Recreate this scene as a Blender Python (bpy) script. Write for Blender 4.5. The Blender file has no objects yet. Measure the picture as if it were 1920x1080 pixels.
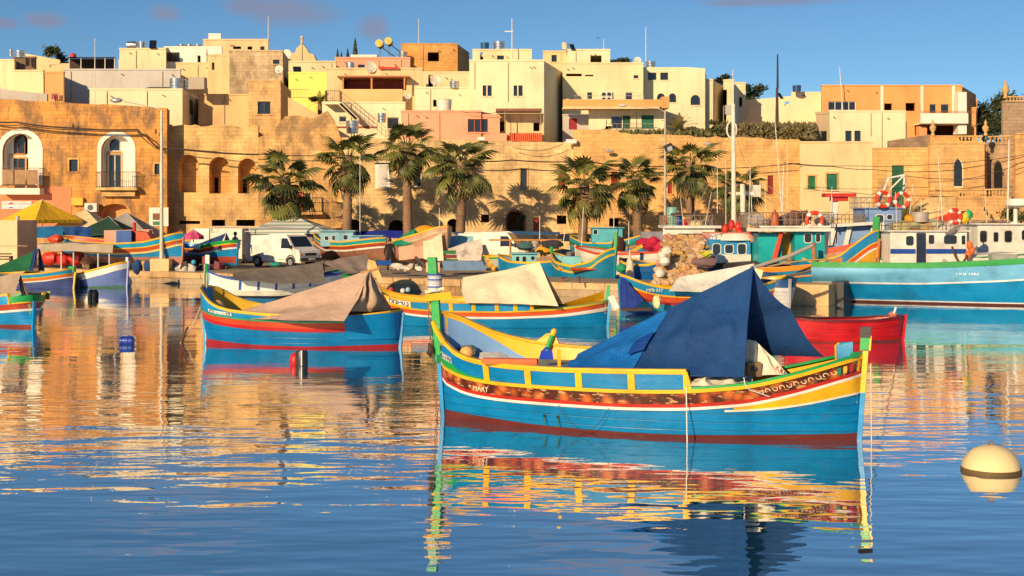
import bpy, math, random
from math import sin, cos, pi, radians, sqrt, atan2
from mathutils import Vector as V, Matrix, noise
from mathutils.geometry import tessellate_polygon
random.seed(7)
R = random.Random(7)
sc = bpy.context.scene
COL = sc.collection

# ------------------------------------------------------------------ camera
F, HZ, CH = 2400.0, 400.0, 3.8      # focal length in photo pixels, horizon row, eye height
cd = bpy.data.cameras.new('camera'); cam = bpy.data.objects.new('camera', cd); COL.objects.link(cam)
cam.location = (0, 0, CH); cam.rotation_euler = (pi/2, 0, 0)
cd.sensor_width = 36; cd.lens = F/1920*36; cd.shift_y = -(540-HZ)/1920
cd.clip_start = .1; cd.clip_end = 6000
sc.camera = cam

# ------------------------------------------------------------------ light
EL, AZ = radians(20), radians(29)
sd = bpy.data.lights.new('sun', 'SUN'); sun = bpy.data.objects.new('sun', sd); COL.objects.link(sun)
sd.energy = 5.0; sd.angle = radians(.5); sd.color = (1, .745, .44)
sun.rotation_euler = V((-sin(AZ)*cos(EL), -cos(AZ)*cos(EL), sin(EL))).to_track_quat('Z', 'Y').to_euler()
w = bpy.data.worlds.new('World'); sc.world = w; w.use_nodes = True
nt = w.node_tree; nt.nodes.clear()
def N(nt, t, **k):
    n = nt.nodes.new(t)
    for a, b in k.items(): setattr(n, a, b)
    return n
sky = N(nt, 'ShaderNodeTexSky', sky_type='NISHITA', sun_disc=False)
sky.sun_elevation = EL; sky.sun_rotation = pi+AZ; sky.air_density = 0.7; sky.dust_density = 0.0; sky.ozone_density = 6.5
tc = N(nt, 'ShaderNodeTexCoord'); mp = N(nt, 'ShaderNodeMapping'); mp.inputs['Scale'].default_value = (2.2, 2.2, 9)
nz = N(nt, 'ShaderNodeTexNoise'); nz.inputs['Scale'].default_value = 9; nz.inputs['Detail'].default_value = 6; nz.inputs['Roughness'].default_value = .55
cr = N(nt, 'ShaderNodeMapRange'); cr.inputs[1].default_value = .45; cr.inputs[2].default_value = 1.1; cr.inputs[4].default_value = .8
prev = None
for bx, by, rx_, rz_ in ((540,22,.055,.016), (470,12,.03,.012), (310,24,.016,.009), (85,38,.02,.009), (700,52,.018,.014), (8,44,.014,.006), (1460,0,.085,.007), (1380,4,.04,.006), (1150,-235,.11,.022), (1240,-190,.07,.014), (330,-160,.09,.02)):
    dv = V(((bx-960)/2400, 1, (400-by)/2400)).normalized(); sb = N(nt, 'ShaderNodeVectorMath', operation='SUBTRACT'); sb.inputs[1].default_value = dv
    sc2 = N(nt, 'ShaderNodeVectorMath', operation='MULTIPLY'); sc2.inputs[1].default_value = (1/rx_, 6, 1/rz_); ln_ = N(nt, 'ShaderNodeVectorMath', operation='LENGTH')
    nt.links.new(tc.outputs['Generated'], sb.inputs[0]); nt.links.new(sb.outputs[0], sc2.inputs[0]); nt.links.new(sc2.outputs[0], ln_.inputs[0])
    iv = N(nt, 'ShaderNodeMath', operation='SUBTRACT', use_clamp=True); iv.inputs[0].default_value = 1.25; nt.links.new(ln_.outputs['Value'], iv.inputs[1])
    if prev is None: prev = iv.outputs[0]
    else:
        mm = N(nt, 'ShaderNodeMath', operation='MAXIMUM'); nt.links.new(prev, mm.inputs[0]); nt.links.new(iv.outputs[0], mm.inputs[1]); prev = mm.outputs[0]
addc = N(nt, 'ShaderNodeMath', operation='MULTIPLY'); hf = N(nt, 'ShaderNodeMath', operation='ADD'); hf.inputs[1].default_value = .62
nt.links.new(nz.outputs[0], hf.inputs[0]); nt.links.new(hf.outputs[0], addc.inputs[0]); nt.links.new(prev, addc.inputs[1])
tint = N(nt, 'ShaderNodeMix', data_type='RGBA', blend_type='MULTIPLY'); tint.inputs[0].default_value = 1; tint.inputs[7].default_value = (.99, .98, .83, 1)
mx = N(nt, 'ShaderNodeMix', data_type='RGBA'); mx.inputs[7].default_value = (2.3, 2.5, 3.6, 1)
bg = N(nt, 'ShaderNodeBackground'); bg.inputs[1].default_value = .1; wo = N(nt, 'ShaderNodeOutputWorld')
L = nt.links.new
L(tc.outputs['Generated'], mp.inputs[0]); L(mp.outputs[0], nz.inputs['Vector']); L(addc.outputs[0], cr.inputs[0])
L(sky.outputs[0], tint.inputs[6]); L(tint.outputs[2], mx.inputs[6]); L(cr.outputs[0], mx.inputs[0]); L(mx.outputs[2], bg.inputs[0]); L(bg.outputs[0], wo.inputs[0])
vs = sc.view_settings; vs.view_transform = 'Standard'; vs.look = 'None'; vs.exposure = 0.14; vs.gamma = 1; vs.use_curve_mapping = False

# ------------------------------------------------------------------ geometry helpers
def X(px, D): return (px-960)/F*D
def Z(py, D): return CH-(py-HZ)/F*D
def P(px, py, D): return V((X(px, D), D, Z(py, D)))
def lerp(a, b, t): return a+(b-a)*t
def itp(tab, u):
    if u <= tab[0][0]: return tab[0][1]
    for (a, b), (c, d) in zip(tab, tab[1:]):
        if u <= c:
            return b+(d-b)*(u-a)/(c-a)
    return tab[-1][1]
def smooth(tab, u, h=.035):
    return (itp(tab, max(0, u-h))+2*itp(tab, u)+itp(tab, min(1, u+h)))/4

class MB:
    def __init__(s): s.v = []; s.f = []
    def add(s, vs, fs):
        k = len(s.v); s.v += [tuple(p) for p in vs]; s.f += [tuple(i+k for i in f) for f in fs]; return s
    def hexa(s, p):     # 4 bottom, 4 top points, both anticlockwise seen from above
        return s.add(p, [(3,2,1,0),(4,5,6,7),(0,1,5,4),(1,2,6,5),(2,3,7,6),(3,0,4,7)])
    def box(s, c, d, rz=0, rx=0, ry=0):
        m = Matrix.Rotation(rz,3,'Z') @ Matrix.Rotation(ry,3,'Y') @ Matrix.Rotation(rx,3,'X')
        c = V(c); q = [(-1,-1),(1,-1),(1,1),(-1,1)]
        return s.hexa([c+m@V((a*d[0]/2, b*d[1]/2, z*d[2]/2)) for z in (-1,1) for a, b in q])
    def cyl(s, a, b, r0, r1=None, n=10, caps=True):
        a, b = V(a), V(b); r1 = r0 if r1 is None else r1
        z = (b-a).normalized(); x = z.orthogonal().normalized(); y = z.cross(x)
        vs = [c+(x*cos(2*pi*i/n)+y*sin(2*pi*i/n))*r for c, r in ((a,r0),(b,r1)) for i in range(n)]
        fs = [(i,(i+1)%n,n+(i+1)%n,n+i) for i in range(n)]
        if caps: fs += [tuple(range(n-1,-1,-1)), tuple(range(n,2*n))]
        return s.add(vs, fs)
    def tube(s, pts, r, n=6):
        pts = [V(p) for p in pts]; m = len(pts); rs = r if isinstance(r, (list, tuple)) else [r]*m
        ref = None; vs = []
        for i, p in enumerate(pts):
            t = (pts[min(i+1,m-1)]-pts[max(i-1,0)]).normalized()
            x = t.orthogonal().normalized() if ref is None else (ref-t*ref.dot(t)).normalized()
            ref = x; y = t.cross(x)
            vs += [p+(x*cos(2*pi*j/n)+y*sin(2*pi*j/n))*rs[i] for j in range(n)]
        fs = [(i*n+j, i*n+(j+1)%n, (i+1)*n+(j+1)%n, (i+1)*n+j) for i in range(m-1) for j in range(n)]
        fs += [tuple(range(n-1,-1,-1)), tuple(range((m-1)*n, m*n))]
        return s.add(vs, fs)
    def lathe(s, prof, c=(0,0,0), n=16, axis='Z'):
        c = V(c); vs = []
        for r, z in prof:
            for j in range(n):
                a = 2*pi*j/n; q = V((r*cos(a), r*sin(a), z))
                if axis == 'X': q = V((q.z, q.x, q.y))
                if axis == 'Y': q = V((q.x, q.z, q.y))
                vs.append(c+q)
        m = len(prof)
        fs = [(i*n+j, i*n+(j+1)%n, (i+1)*n+(j+1)%n, (i+1)*n+j) for i in range(m-1) for j in range(n)]
        return s.add(vs, fs)
    def ball(s, c, r, n=12, sz=(1,1,1), bump=0):
        c = V(c); vs = []; fs = []; m = n//2+1
        for i in range(m):
            for j in range(n):
                t = pi*i/(m-1); a = 2*pi*j/n; d = V((sin(t)*cos(a), sin(t)*sin(a), cos(t)))
                k = r*(1+bump*noise.noise(d*1.7+c*3.1))
                vs.append(c+V((d.x*sz[0], d.y*sz[1], d.z*sz[2]))*k)
        fs = [(i*n+j, (i+1)*n+j, (i+1)*n+(j+1)%n, i*n+(j+1)%n) for i in range(m-1) for j in range(n)]
        return s.add(vs, fs)
    def torus(s, c, R0, r, ax='Y', n=24, m=8, a0=0, a1=2*pi):
        c = V(c); vs = []; full = abs(a1-a0-2*pi) < 1e-6; nn = n if full else n+1
        for i in range(nn):
            a = a0+(a1-a0)*i/n
            for j in range(m):
                b = 2*pi*j/m; q = V(((R0+r*cos(b))*cos(a), (R0+r*cos(b))*sin(a), r*sin(b)))
                if ax == 'Y': q = V((q.x, q.z, q.y))
                if ax == 'X': q = V((q.z, q.x, q.y))
                vs.append(c+q)
        fs = [(i*m+j, ((i+1)%nn)*m+j, ((i+1)%nn)*m+(j+1)%m, i*m+(j+1)%m) for i in range(n) for j in range(m)]
        return s.add(vs, fs)
    def grid(s, fn, nu, nv):
        vs = [fn(i/nu, j/nv) for i in range(nu+1) for j in range(nv+1)]
        return s.add(vs, [(i*(nv+1)+j, (i+1)*(nv+1)+j, (i+1)*(nv+1)+j+1, i*(nv+1)+j+1) for i in range(nu) for j in range(nv)])
    def prism(s, poly, d):      # poly: list of 3D points, d: extrusion vector
        n = len(poly); poly = [V(p) for p in poly]; d = V(d)
        tr = tessellate_polygon([poly])
        s.add(poly+[p+d for p in poly], [tuple(t) for t in tr]+[tuple(i+n for i in t[::-1]) for t in tr]+[(i,(i+1)%n,n+(i+1)%n,n+i) for i in range(n)])
        return s
    def wall(s, fr, outer, holes, t):   # fr(u,z,d)->point; outer/holes in (u,z); front face with holes, reveals of depth t, back and rim
        loops = [outer]+holes; flat = [p for l in loops for p in l]
        tr = tessellate_polygon([[V((p[0], p[1], 0)) for p in l] for l in loops])
        n = len(flat)
        vs = [fr(p[0], p[1], 0) for p in flat]+[fr(p[0], p[1], t) for p in flat]
        fs = [tuple(x) for x in tr]+[tuple(i+n for i in x[::-1]) for x in tr]; k = 0
        for l in loops:
            m = len(l)
            fs += [(k+i, k+(i+1)%m, n+k+(i+1)%m, n+k+i) for i in range(m)]
            k += m
        return s.add(vs, fs)
    def mesh(s, name, mt, o=V((0,0,0)), sm=False):
        me = bpy.data.meshes.new(name)
        me.from_pydata([(p[0]-o[0], p[1]-o[1], p[2]-o[2]) for p in s.v], [], s.f)
        me.materials.append(mt)
        if sm:
            me.polygons.foreach_set('use_smooth', [True]*len(me.polygons))
            me.set_sharp_from_angle(angle=radians(40))
        me.update(); return me
    def build(s, name, mt, parent=None, sm=False, label=None):
        o = bpy.data.objects.new(name, s.mesh(name, mt, worg(parent), sm)); COL.objects.link(o)
        if parent: o.parent = parent
        if label: o['label'] = label
        return o
    def thing(s, name, label, cat, mt, loc=None, group=None, sm=False):
        if loc is None:
            xs = [p[0] for p in s.v]; ys = [p[1] for p in s.v]; loc = ((min(xs)+max(xs))/2, (min(ys)+max(ys))/2, min(p[2] for p in s.v))
        o = bpy.data.objects.new(name, s.mesh(name, mt, V(loc), sm)); COL.objects.link(o); o.location = loc
        o['label'] = label; o['category'] = cat
        if group: o['group'] = group
        return o
def worg(o):
    v = V((0,0,0))
    while o: v += o.location; o = o.parent
    return v
def T(name, label, cat, loc, group=None):
    o = bpy.data.objects.new(name, None); COL.objects.link(o); o.location = V(loc); o.empty_display_size = .3
    o['label'] = label; o['category'] = cat
    if group: o['group'] = group
    return o
def struct(name, mb, mt, sm=False, kind='structure'):
    o = mb.build(name, mt, None, sm); o['kind'] = kind; return o
def copy_tree(o, parent=None):
    c = o.copy(); COL.objects.link(c)
    if parent: c.parent = parent
    for ch in list(o.children): copy_tree(ch, c)
    return c
USED = set()
def inst(proto, loc, label, rz=0, sc_=1, group=None, rx=0, ry=0):   # first use moves the prototype itself
    if proto.name in USED: o = copy_tree(proto)
    else: USED.add(proto.name); o = proto
    o.location = V(loc); o.rotation_euler = (rx, ry, rz)
    o.scale = (sc_,)*3 if not isinstance(sc_, (tuple, list)) else sc_
    o['label'] = label
    if group: o['group'] = group
    return o

# ------------------------------------------------------------------ materials
MC = {}
def base(name):
    m = bpy.data.materials.new(name); m.use_nodes = True; nt = m.node_tree
    return m, nt, nt.nodes['Principled BSDF'], nt.links.new
def ramp(nt, stops, interp='LINEAR'):
    c = N(nt, 'ShaderNodeValToRGB'); e = c.color_ramp.elements; c.color_ramp.interpolation = interp
    while len(e) < len(stops): e.new(.5)
    for k, (p, col) in zip(e, stops): k.position = p; k.color = tuple(col)+(1,) if len(col) == 3 else col
    return c
def nodemix(nt, L, fac, a, b, bt='MIX'):
    m = N(nt, 'ShaderNodeMix', data_type='RGBA', blend_type=bt)
    for i, v in ((0, fac), (6, a), (7, b)):
        if isinstance(v, bpy.types.NodeSocket): L(v, m.inputs[i])
        elif i == 0: m.inputs[0].default_value = v
        else: m.inputs[i].default_value = tuple(v)+(1,)
    return m.outputs[2]
def noisen(nt, L, vec, scale, detail=3, rough=.55, sx=(1,1,1)):
    if sx != (1,1,1):
        mp = N(nt, 'ShaderNodeMapping'); mp.inputs['Scale'].default_value = sx; L(vec, mp.inputs[0]); vec = mp.outputs[0]
    n = N(nt, 'ShaderNodeTexNoise'); n.inputs['Scale'].default_value = scale; n.inputs['Detail'].default_value = detail; n.inputs['Roughness'].default_value = rough
    L(vec, n.inputs['Vector']); return n.outputs[0]
def bump(nt, L, h, b, dist, st=1, prev=None):
    n = N(nt, 'ShaderNodeBump'); n.inputs['Distance'].default_value = dist; n.inputs['Strength'].default_value = st
    L(h, n.inputs['Height'])
    if prev: L(prev, n.inputs['Normal'])
    if b: L(n.outputs[0], b.inputs['Normal'])
    return n.outputs[0]
def dk(c, k): return tuple(x*k for x in c)
def paint(c, rough=.38, wear=.25, grime=(.12,.09,.06), planks=False):
    if c[0] < .05 and c[2] > c[1]*1.15 and c[2] > .2: c = (c[0], c[1]*.97, min(1, c[2]*1.17))
    key = ('p', c, rough, wear, planks)
    if key in MC: return MC[key]
    m, nt, b, L = base('painted_wood'); g = N(nt, 'ShaderNodeNewGeometry'); pos = g.outputs['Position']
    n1 = noisen(nt, L, pos, 1.3, 5, .6); r1 = ramp(nt, [(.3, dk(c,.72)), (.5, c), (.75, tuple(min(1, x*1.12+.008) for x in c))]); L(n1, r1.inputs[0])
    n2 = noisen(nt, L, pos, 6, 6, .7, (.5,.5,2.2)); r2 = ramp(nt, [(.58, (0,0,0)), (.72, (wear,)*3)]); L(n2, r2.inputs[0])
    L(nodemix(nt, L, r2.outputs[0], r1.outputs[0], grime), b.inputs['Base Color'])
    n3 = noisen(nt, L, pos, 14, 3, .6, (.25,.25,1)); pb = bump(nt, L, n3, None if planks else b, .006, .6)
    if planks:      # carvel plank seams, brush marks, scuffs and runs
        wv = N(nt, 'ShaderNodeTexWave', wave_type='BANDS', bands_direction='Z', wave_profile='SAW'); wv.inputs['Scale'].default_value = 2.1; wv.inputs['Distortion'].default_value = .25; L(pos, wv.inputs[0])
        rs = ramp(nt, [(0, (0,0,0)), (.05, (1,1,1)), (.95, (1,1,1)), (1, (0,0,0))]); L(wv.outputs[0], rs.inputs[0]); bump(nt, L, rs.outputs[0], b, .012, .7, pb)
        c2 = nodemix(nt, L, r2.outputs[0], r1.outputs[0], grime); n5 = noisen(nt, L, pos, 3.2, 5, .75, (1.6,1.6,.22)); r5 = ramp(nt, [(.55, (0,0,0)), (.78, (.5,.5,.5))]); L(n5, r5.inputs[0])
        c3 = nodemix(nt, L, r5.outputs[0], c2, tuple(x*.45+.02 for x in c)); n6 = noisen(nt, L, pos, 9, 4, .8, (.35,.35,3.5)); r6 = ramp(nt, [(.66, (0,0,0)), (.72, (.4,.4,.4))]); L(n6, r6.inputs[0])
        c4 = nodemix(nt, L, r6.outputs[0], c3, tuple(min(1, x*.8+.12) for x in c)); c5 = nodemix(nt, L, .35, c4, nodemix(nt, L, 1, c4, rs.outputs[0], 'MULTIPLY')); L(c5, b.inputs['Base Color'])
    r3 = ramp(nt, [(.3, (rough*.8,)*3), (.8, (min(1, rough*1.7),)*3)]); L(n2, r3.inputs[0]); L(r3.outputs[0], b.inputs['Roughness'])
    MC[key] = m; return m
def plain(c, rough=.6, metal=0, em=0):
    key = ('q', c, rough, metal)
    if key in MC: return MC[key]
    m, nt, b, L = base('plain'); g = N(nt, 'ShaderNodeNewGeometry')
    n1 = noisen(nt, L, g.outputs['Position'], 3, 4); r1 = ramp(nt, [(.3, dk(c,.75)), (.7, tuple(min(1,x*1.12) for x in c))]); L(n1, r1.inputs[0])
    L(r1.outputs[0], b.inputs['Base Color']); b.inputs['Roughness'].default_value = rough; b.inputs['Metallic'].default_value = metal
    MC[key] = m; return m
def stone(c, stain=.5, course=.27, blk=.6, st=(.16,.105,.06), pale=None, joint=.8, wall_dir=True):
    key = ('s', c, stain, course, blk, st)
    if key in MC: return MC[key]
    m, nt, b, L = base('limestone'); g = N(nt, 'ShaderNodeNewGeometry'); pos = g.outputs['Position']
    pale = pale or tuple(min(1, x*1.25+.03) for x in c)
    n1 = noisen(nt, L, pos, .55, 6, .65); r1 = ramp(nt, [(.25, dk(c,.62)), (.42, dk(c,.9)), (.55, c), (.72, pale)]); L(n1, r1.inputs[0])
    sep = N(nt, 'ShaderNodeSeparateXYZ'); L(pos, sep.inputs[0]); cmb = N(nt, 'ShaderNodeCombineXYZ')
    ad = N(nt, 'ShaderNodeMath', operation='ADD'); L(sep.outputs[0], ad.inputs[0]); L(sep.outputs[1], ad.inputs[1])
    L(ad.outputs[0], cmb.inputs[0]); L(sep.outputs[2], cmb.inputs[1])
    br = N(nt, 'ShaderNodeTexBrick'); L(cmb.outputs[0], br.inputs['Vector']); br.inputs['Scale'].default_value = 1
    br.inputs['Brick Width'].default_value = blk; br.inputs['Row Height'].default_value = course; br.inputs['Mortar Size'].default_value = .012; br.inputs['Mortar Smooth'].default_value = .3
    br.inputs['Color1'].default_value = (.84,.8,.76,1); br.inputs['Color2'].default_value = (1.08,1.05,1.02,1); br.inputs['Mortar'].default_value = (.62,.56,.5,1)
    c1 = nodemix(nt, L, joint, r1.outputs[0], br.outputs[0], 'MULTIPLY')
    n2 = noisen(nt, L, pos, .8, 7, .72, (1,1,.55)); r2 = ramp(nt, [(.5-.06*stain, (0,0,0)), (.63, (stain,)*3)]); L(n2, r2.inputs[0])
    c2 = nodemix(nt, L, r2.outputs[0], c1, st)
    n4 = noisen(nt, L, pos, 2.6, 5, .7, (1,1,.18)); r4 = ramp(nt, [(.50, (0,0,0)), (.72, (.6*stain,)*3)]); L(n4, r4.inputs[0])
    c3 = nodemix(nt, L, r4.outputs[0], c2, dk(st, .7))
    L(c3, b.inputs['Base Color']); b.inputs['Roughness'].default_value = .92
    n3 = noisen(nt, L, pos, 5, 6, .7); p = bump(nt, L, n3, None, .05, .7)
    bump(nt, L, br.outputs['Fac'], b, -.02, .5, p)
    MC[key] = m; return m
def plaster(c, dirt=.25):
    key = ('pl', c, dirt)
    if key in MC: return MC[key]
    m, nt, b, L = base('plaster'); g = N(nt, 'ShaderNodeNewGeometry'); pos = g.outputs['Position']
    n1 = noisen(nt, L, pos, .35, 5, .6); r1 = ramp(nt, [(.25, dk(c,.8)), (.5, c), (.75, tuple(min(1,x*1.08) for x in c))]); L(n1, r1.inputs[0])
    n2 = noisen(nt, L, pos, 1.6, 6, .7, (1,1,.2)); r2 = ramp(nt, [(.5, (0,0,0)), (.78, (dirt,)*3)]); L(n2, r2.inputs[0])
    L(nodemix(nt, L, r2.outputs[0], r1.outputs[0], dk(c,.35)), b.inputs['Base Color'])
    b.inputs['Roughness'].default_value = .9; n3 = noisen(nt, L, pos, 7, 5); bump(nt, L, n3, b, .02, .5)
    MC[key] = m; return m
def cloth(c, sheen=.8, rng=.25):
    key = ('c', c, rng)
    if key in MC: return MC[key]
    m, nt, b, L = base('canvas'); g = N(nt, 'ShaderNodeNewGeometry'); pos = g.outputs['Position']
    n1 = noisen(nt, L, pos, 1.5, 5, .6); r1 = ramp(nt, [(.25, dk(c,1-rng)), (.75, tuple(min(1,x*(1+rng*.5)) for x in c))]); L(n1, r1.inputs[0])
    L(r1.outputs[0], b.inputs['Base Color']); b.inputs['Roughness'].default_value = sheen
    n2 = noisen(nt, L, pos, 4, 4, .6, (1,1,.5)); p = bump(nt, L, n2, None, .06, .9)
    n3 = noisen(nt, L, pos, 60, 2); bump(nt, L, n3, b, .004, .4, p)
    MC[key] = m; return m
BLUE = (.0,.20,.46); LBLUE = (.02,.30,.52); YEL = (.86,.46,.012); GRN = (.012,.33,.07); ORG = (.80,.13,.012); RED = (.50,.022,.012)
WHT = (.80,.77,.70); DRED = (.16,.02,.012); TEAL = (.01,.33,.36); CREAM = (.78,.66,.42); BRN = (.16,.055,.02); NAVY = (.008,.075,.22)
blk = lambda: plain((.012,.012,.014), .5)
steel = lambda: plain((.62,.61,.6), .28, .9)
GLASS = None
def glass():
    global GLASS
    if GLASS: return GLASS
    m, nt, b, L = base('window_glass'); b.inputs['Base Color'].default_value = (.018,.02,.026,1); b.inputs['Roughness'].default_value = .06; b.inputs['Specular IOR Level'].default_value = .7
    GLASS = m; return m
def foliage(c, c2):
    key = ('f', c, c2)
    if key in MC: return MC[key]
    m, nt, b, L = base('foliage'); g = N(nt, 'ShaderNodeNewGeometry'); oi = N(nt, 'ShaderNodeObjectInfo')
    n1 = noisen(nt, L, g.outputs['Position'], 1.7, 3, .6); ad = N(nt, 'ShaderNodeMath', operation='ADD'); L(n1, ad.inputs[0])
    ml = N(nt, 'ShaderNodeMath', operation='MULTIPLY_ADD'); L(oi.outputs['Random'], ml.inputs[0]); ml.inputs[1].default_value = .35; ml.inputs[2].default_value = -.17; L(ml.outputs[0], ad.inputs[1])
    r1 = ramp(nt, [(.3, c), (.75, c2)]); L(ad.outputs[0], r1.inputs[0]); L(r1.outputs[0], b.inputs['Base Color'])
    b.inputs['Roughness'].default_value = .55
    MC[key] = m; return m
def text_mesh(txt, size, mt, align='CENTER', ext=.004):
    cu = bpy.data.curves.new('lettering', 'FONT'); cu.body = txt; cu.size = size; cu.align_x = align; cu.align_y = 'CENTER'; cu.extrude = ext; cu.resolution_u = 2
    o = bpy.data.objects.new('tmp', cu); COL.objects.link(o); bpy.context.view_layer.update()
    me = bpy.data.meshes.new_from_object(o.evaluated_get(bpy.context.evaluated_depsgraph_get()))
    bpy.data.objects.remove(o); bpy.data.curves.remove(cu); me.materials.clear(); me.materials.append(mt); return me
def put_text(txt, size, mt, pos, tang, up, parent, name='lettering', width=None):   # pos world, text x axis along tang, faces the camera side
    me = text_mesh(txt, size, mt); o = bpy.data.objects.new(name, me); COL.objects.link(o)
    x = V(tang).normalized(); u = V(up).normalized(); z = x.cross(u).normalized(); y = z.cross(x)
    M = Matrix((x, y, z)).transposed().to_4x4()
    kx = 1
    if width:
        wd = max(v.co.x for v in me.vertices)-min(v.co.x for v in me.vertices); kx = width/wd
    me.transform(M @ Matrix.Diagonal((kx, 1, 1, 1))); me.transform(Matrix.Translation(V(pos)-worg(parent)))
    o.parent = parent; return o

# ------------------------------------------------------------------ water
m, nt, b, L = base('sea_water'); nt.nodes.remove(b); out = nt.nodes['Material Output']
g = N(nt, 'ShaderNodeNewGeometry'); pos = g.outputs['Position']
h1 = noisen(nt, L, pos, 1.0, 2, .5, (.55, 1.5, 1)); h2 = noisen(nt, L, pos, 1.0, 3, .55, (2.2, 5.0, 1)); h3 = noisen(nt, L, pos, .25, 1, .5, (.5, 1.2, 1))
n1 = bump(nt, L, h3, None, .035, 1); sy = N(nt, 'ShaderNodeSeparateXYZ'); L(pos, sy.inputs[0]); mf = N(nt, 'ShaderNodeMapRange'); mf.inputs[1].default_value = 20; mf.inputs[2].default_value = 34; mf.inputs[3].default_value = 1; mf.inputs[4].default_value = .42; L(sy.outputs[1], mf.inputs[0])
mh = N(nt, 'ShaderNodeMath', operation='MULTIPLY'); L(h1, mh.inputs[0]); L(mf.outputs[0], mh.inputs[1])
n2 = bump(nt, L, mh.outputs[0], None, .021, 1, n1)
patch = ramp(nt, [(.35, (.1,)*3), (.65, (1,)*3)]); L(noisen(nt, L, pos, .13, 3, .6, (.5, 1, 1)), patch.inputs[0])
mulp = N(nt, 'ShaderNodeMath', operation='MULTIPLY'); L(patch.outputs[0], mulp.inputs[0]); L(h2, mulp.inputs[1])
mr = N(nt, 'ShaderNodeMapRange'); mr.inputs[1].default_value = 12; mr.inputs[2].default_value = 24; mr.inputs[3].default_value = .12; L(sy.outputs[1], mr.inputs[0])
ml2 = N(nt, 'ShaderNodeMath', operation='MULTIPLY'); L(mulp.outputs[0], ml2.inputs[0]); L(mr.outputs[0], ml2.inputs[1])
n3 = bump(nt, L, ml2.outputs[0], None, .0055, 1, n2)
fr = N(nt, 'ShaderNodeFresnel'); fr.inputs[0].default_value = 1.33; L(n3, fr.inputs['Normal'])
pw = N(nt, 'ShaderNodeMath', operation='POWER'); L(fr.outputs[0], pw.inputs[0]); pw.inputs[1].default_value = .215
gl = N(nt, 'ShaderNodeBsdfGlossy'); gl.inputs['Roughness'].default_value = .015; gl.inputs['Color'].default_value = (.97,.96,.93,1); L(n3, gl.inputs['Normal'])
df = N(nt, 'ShaderNodeBsdfDiffuse'); df.inputs[0].default_value = (.02,.11,.21,1)
ms = N(nt, 'ShaderNodeMixShader'); L(pw.outputs[0], ms.inputs[0]); L(df.outputs[0], ms.inputs[1]); L(gl.outputs[0], ms.inputs[2]); L(ms.outputs[0], out.inputs[0])
WATER = m
struct('water', MB().add([(-900,-200,0),(900,-200,0),(900,1800,0),(-900,1800,0)], [(0,1,2,3)]), WATER)
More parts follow.
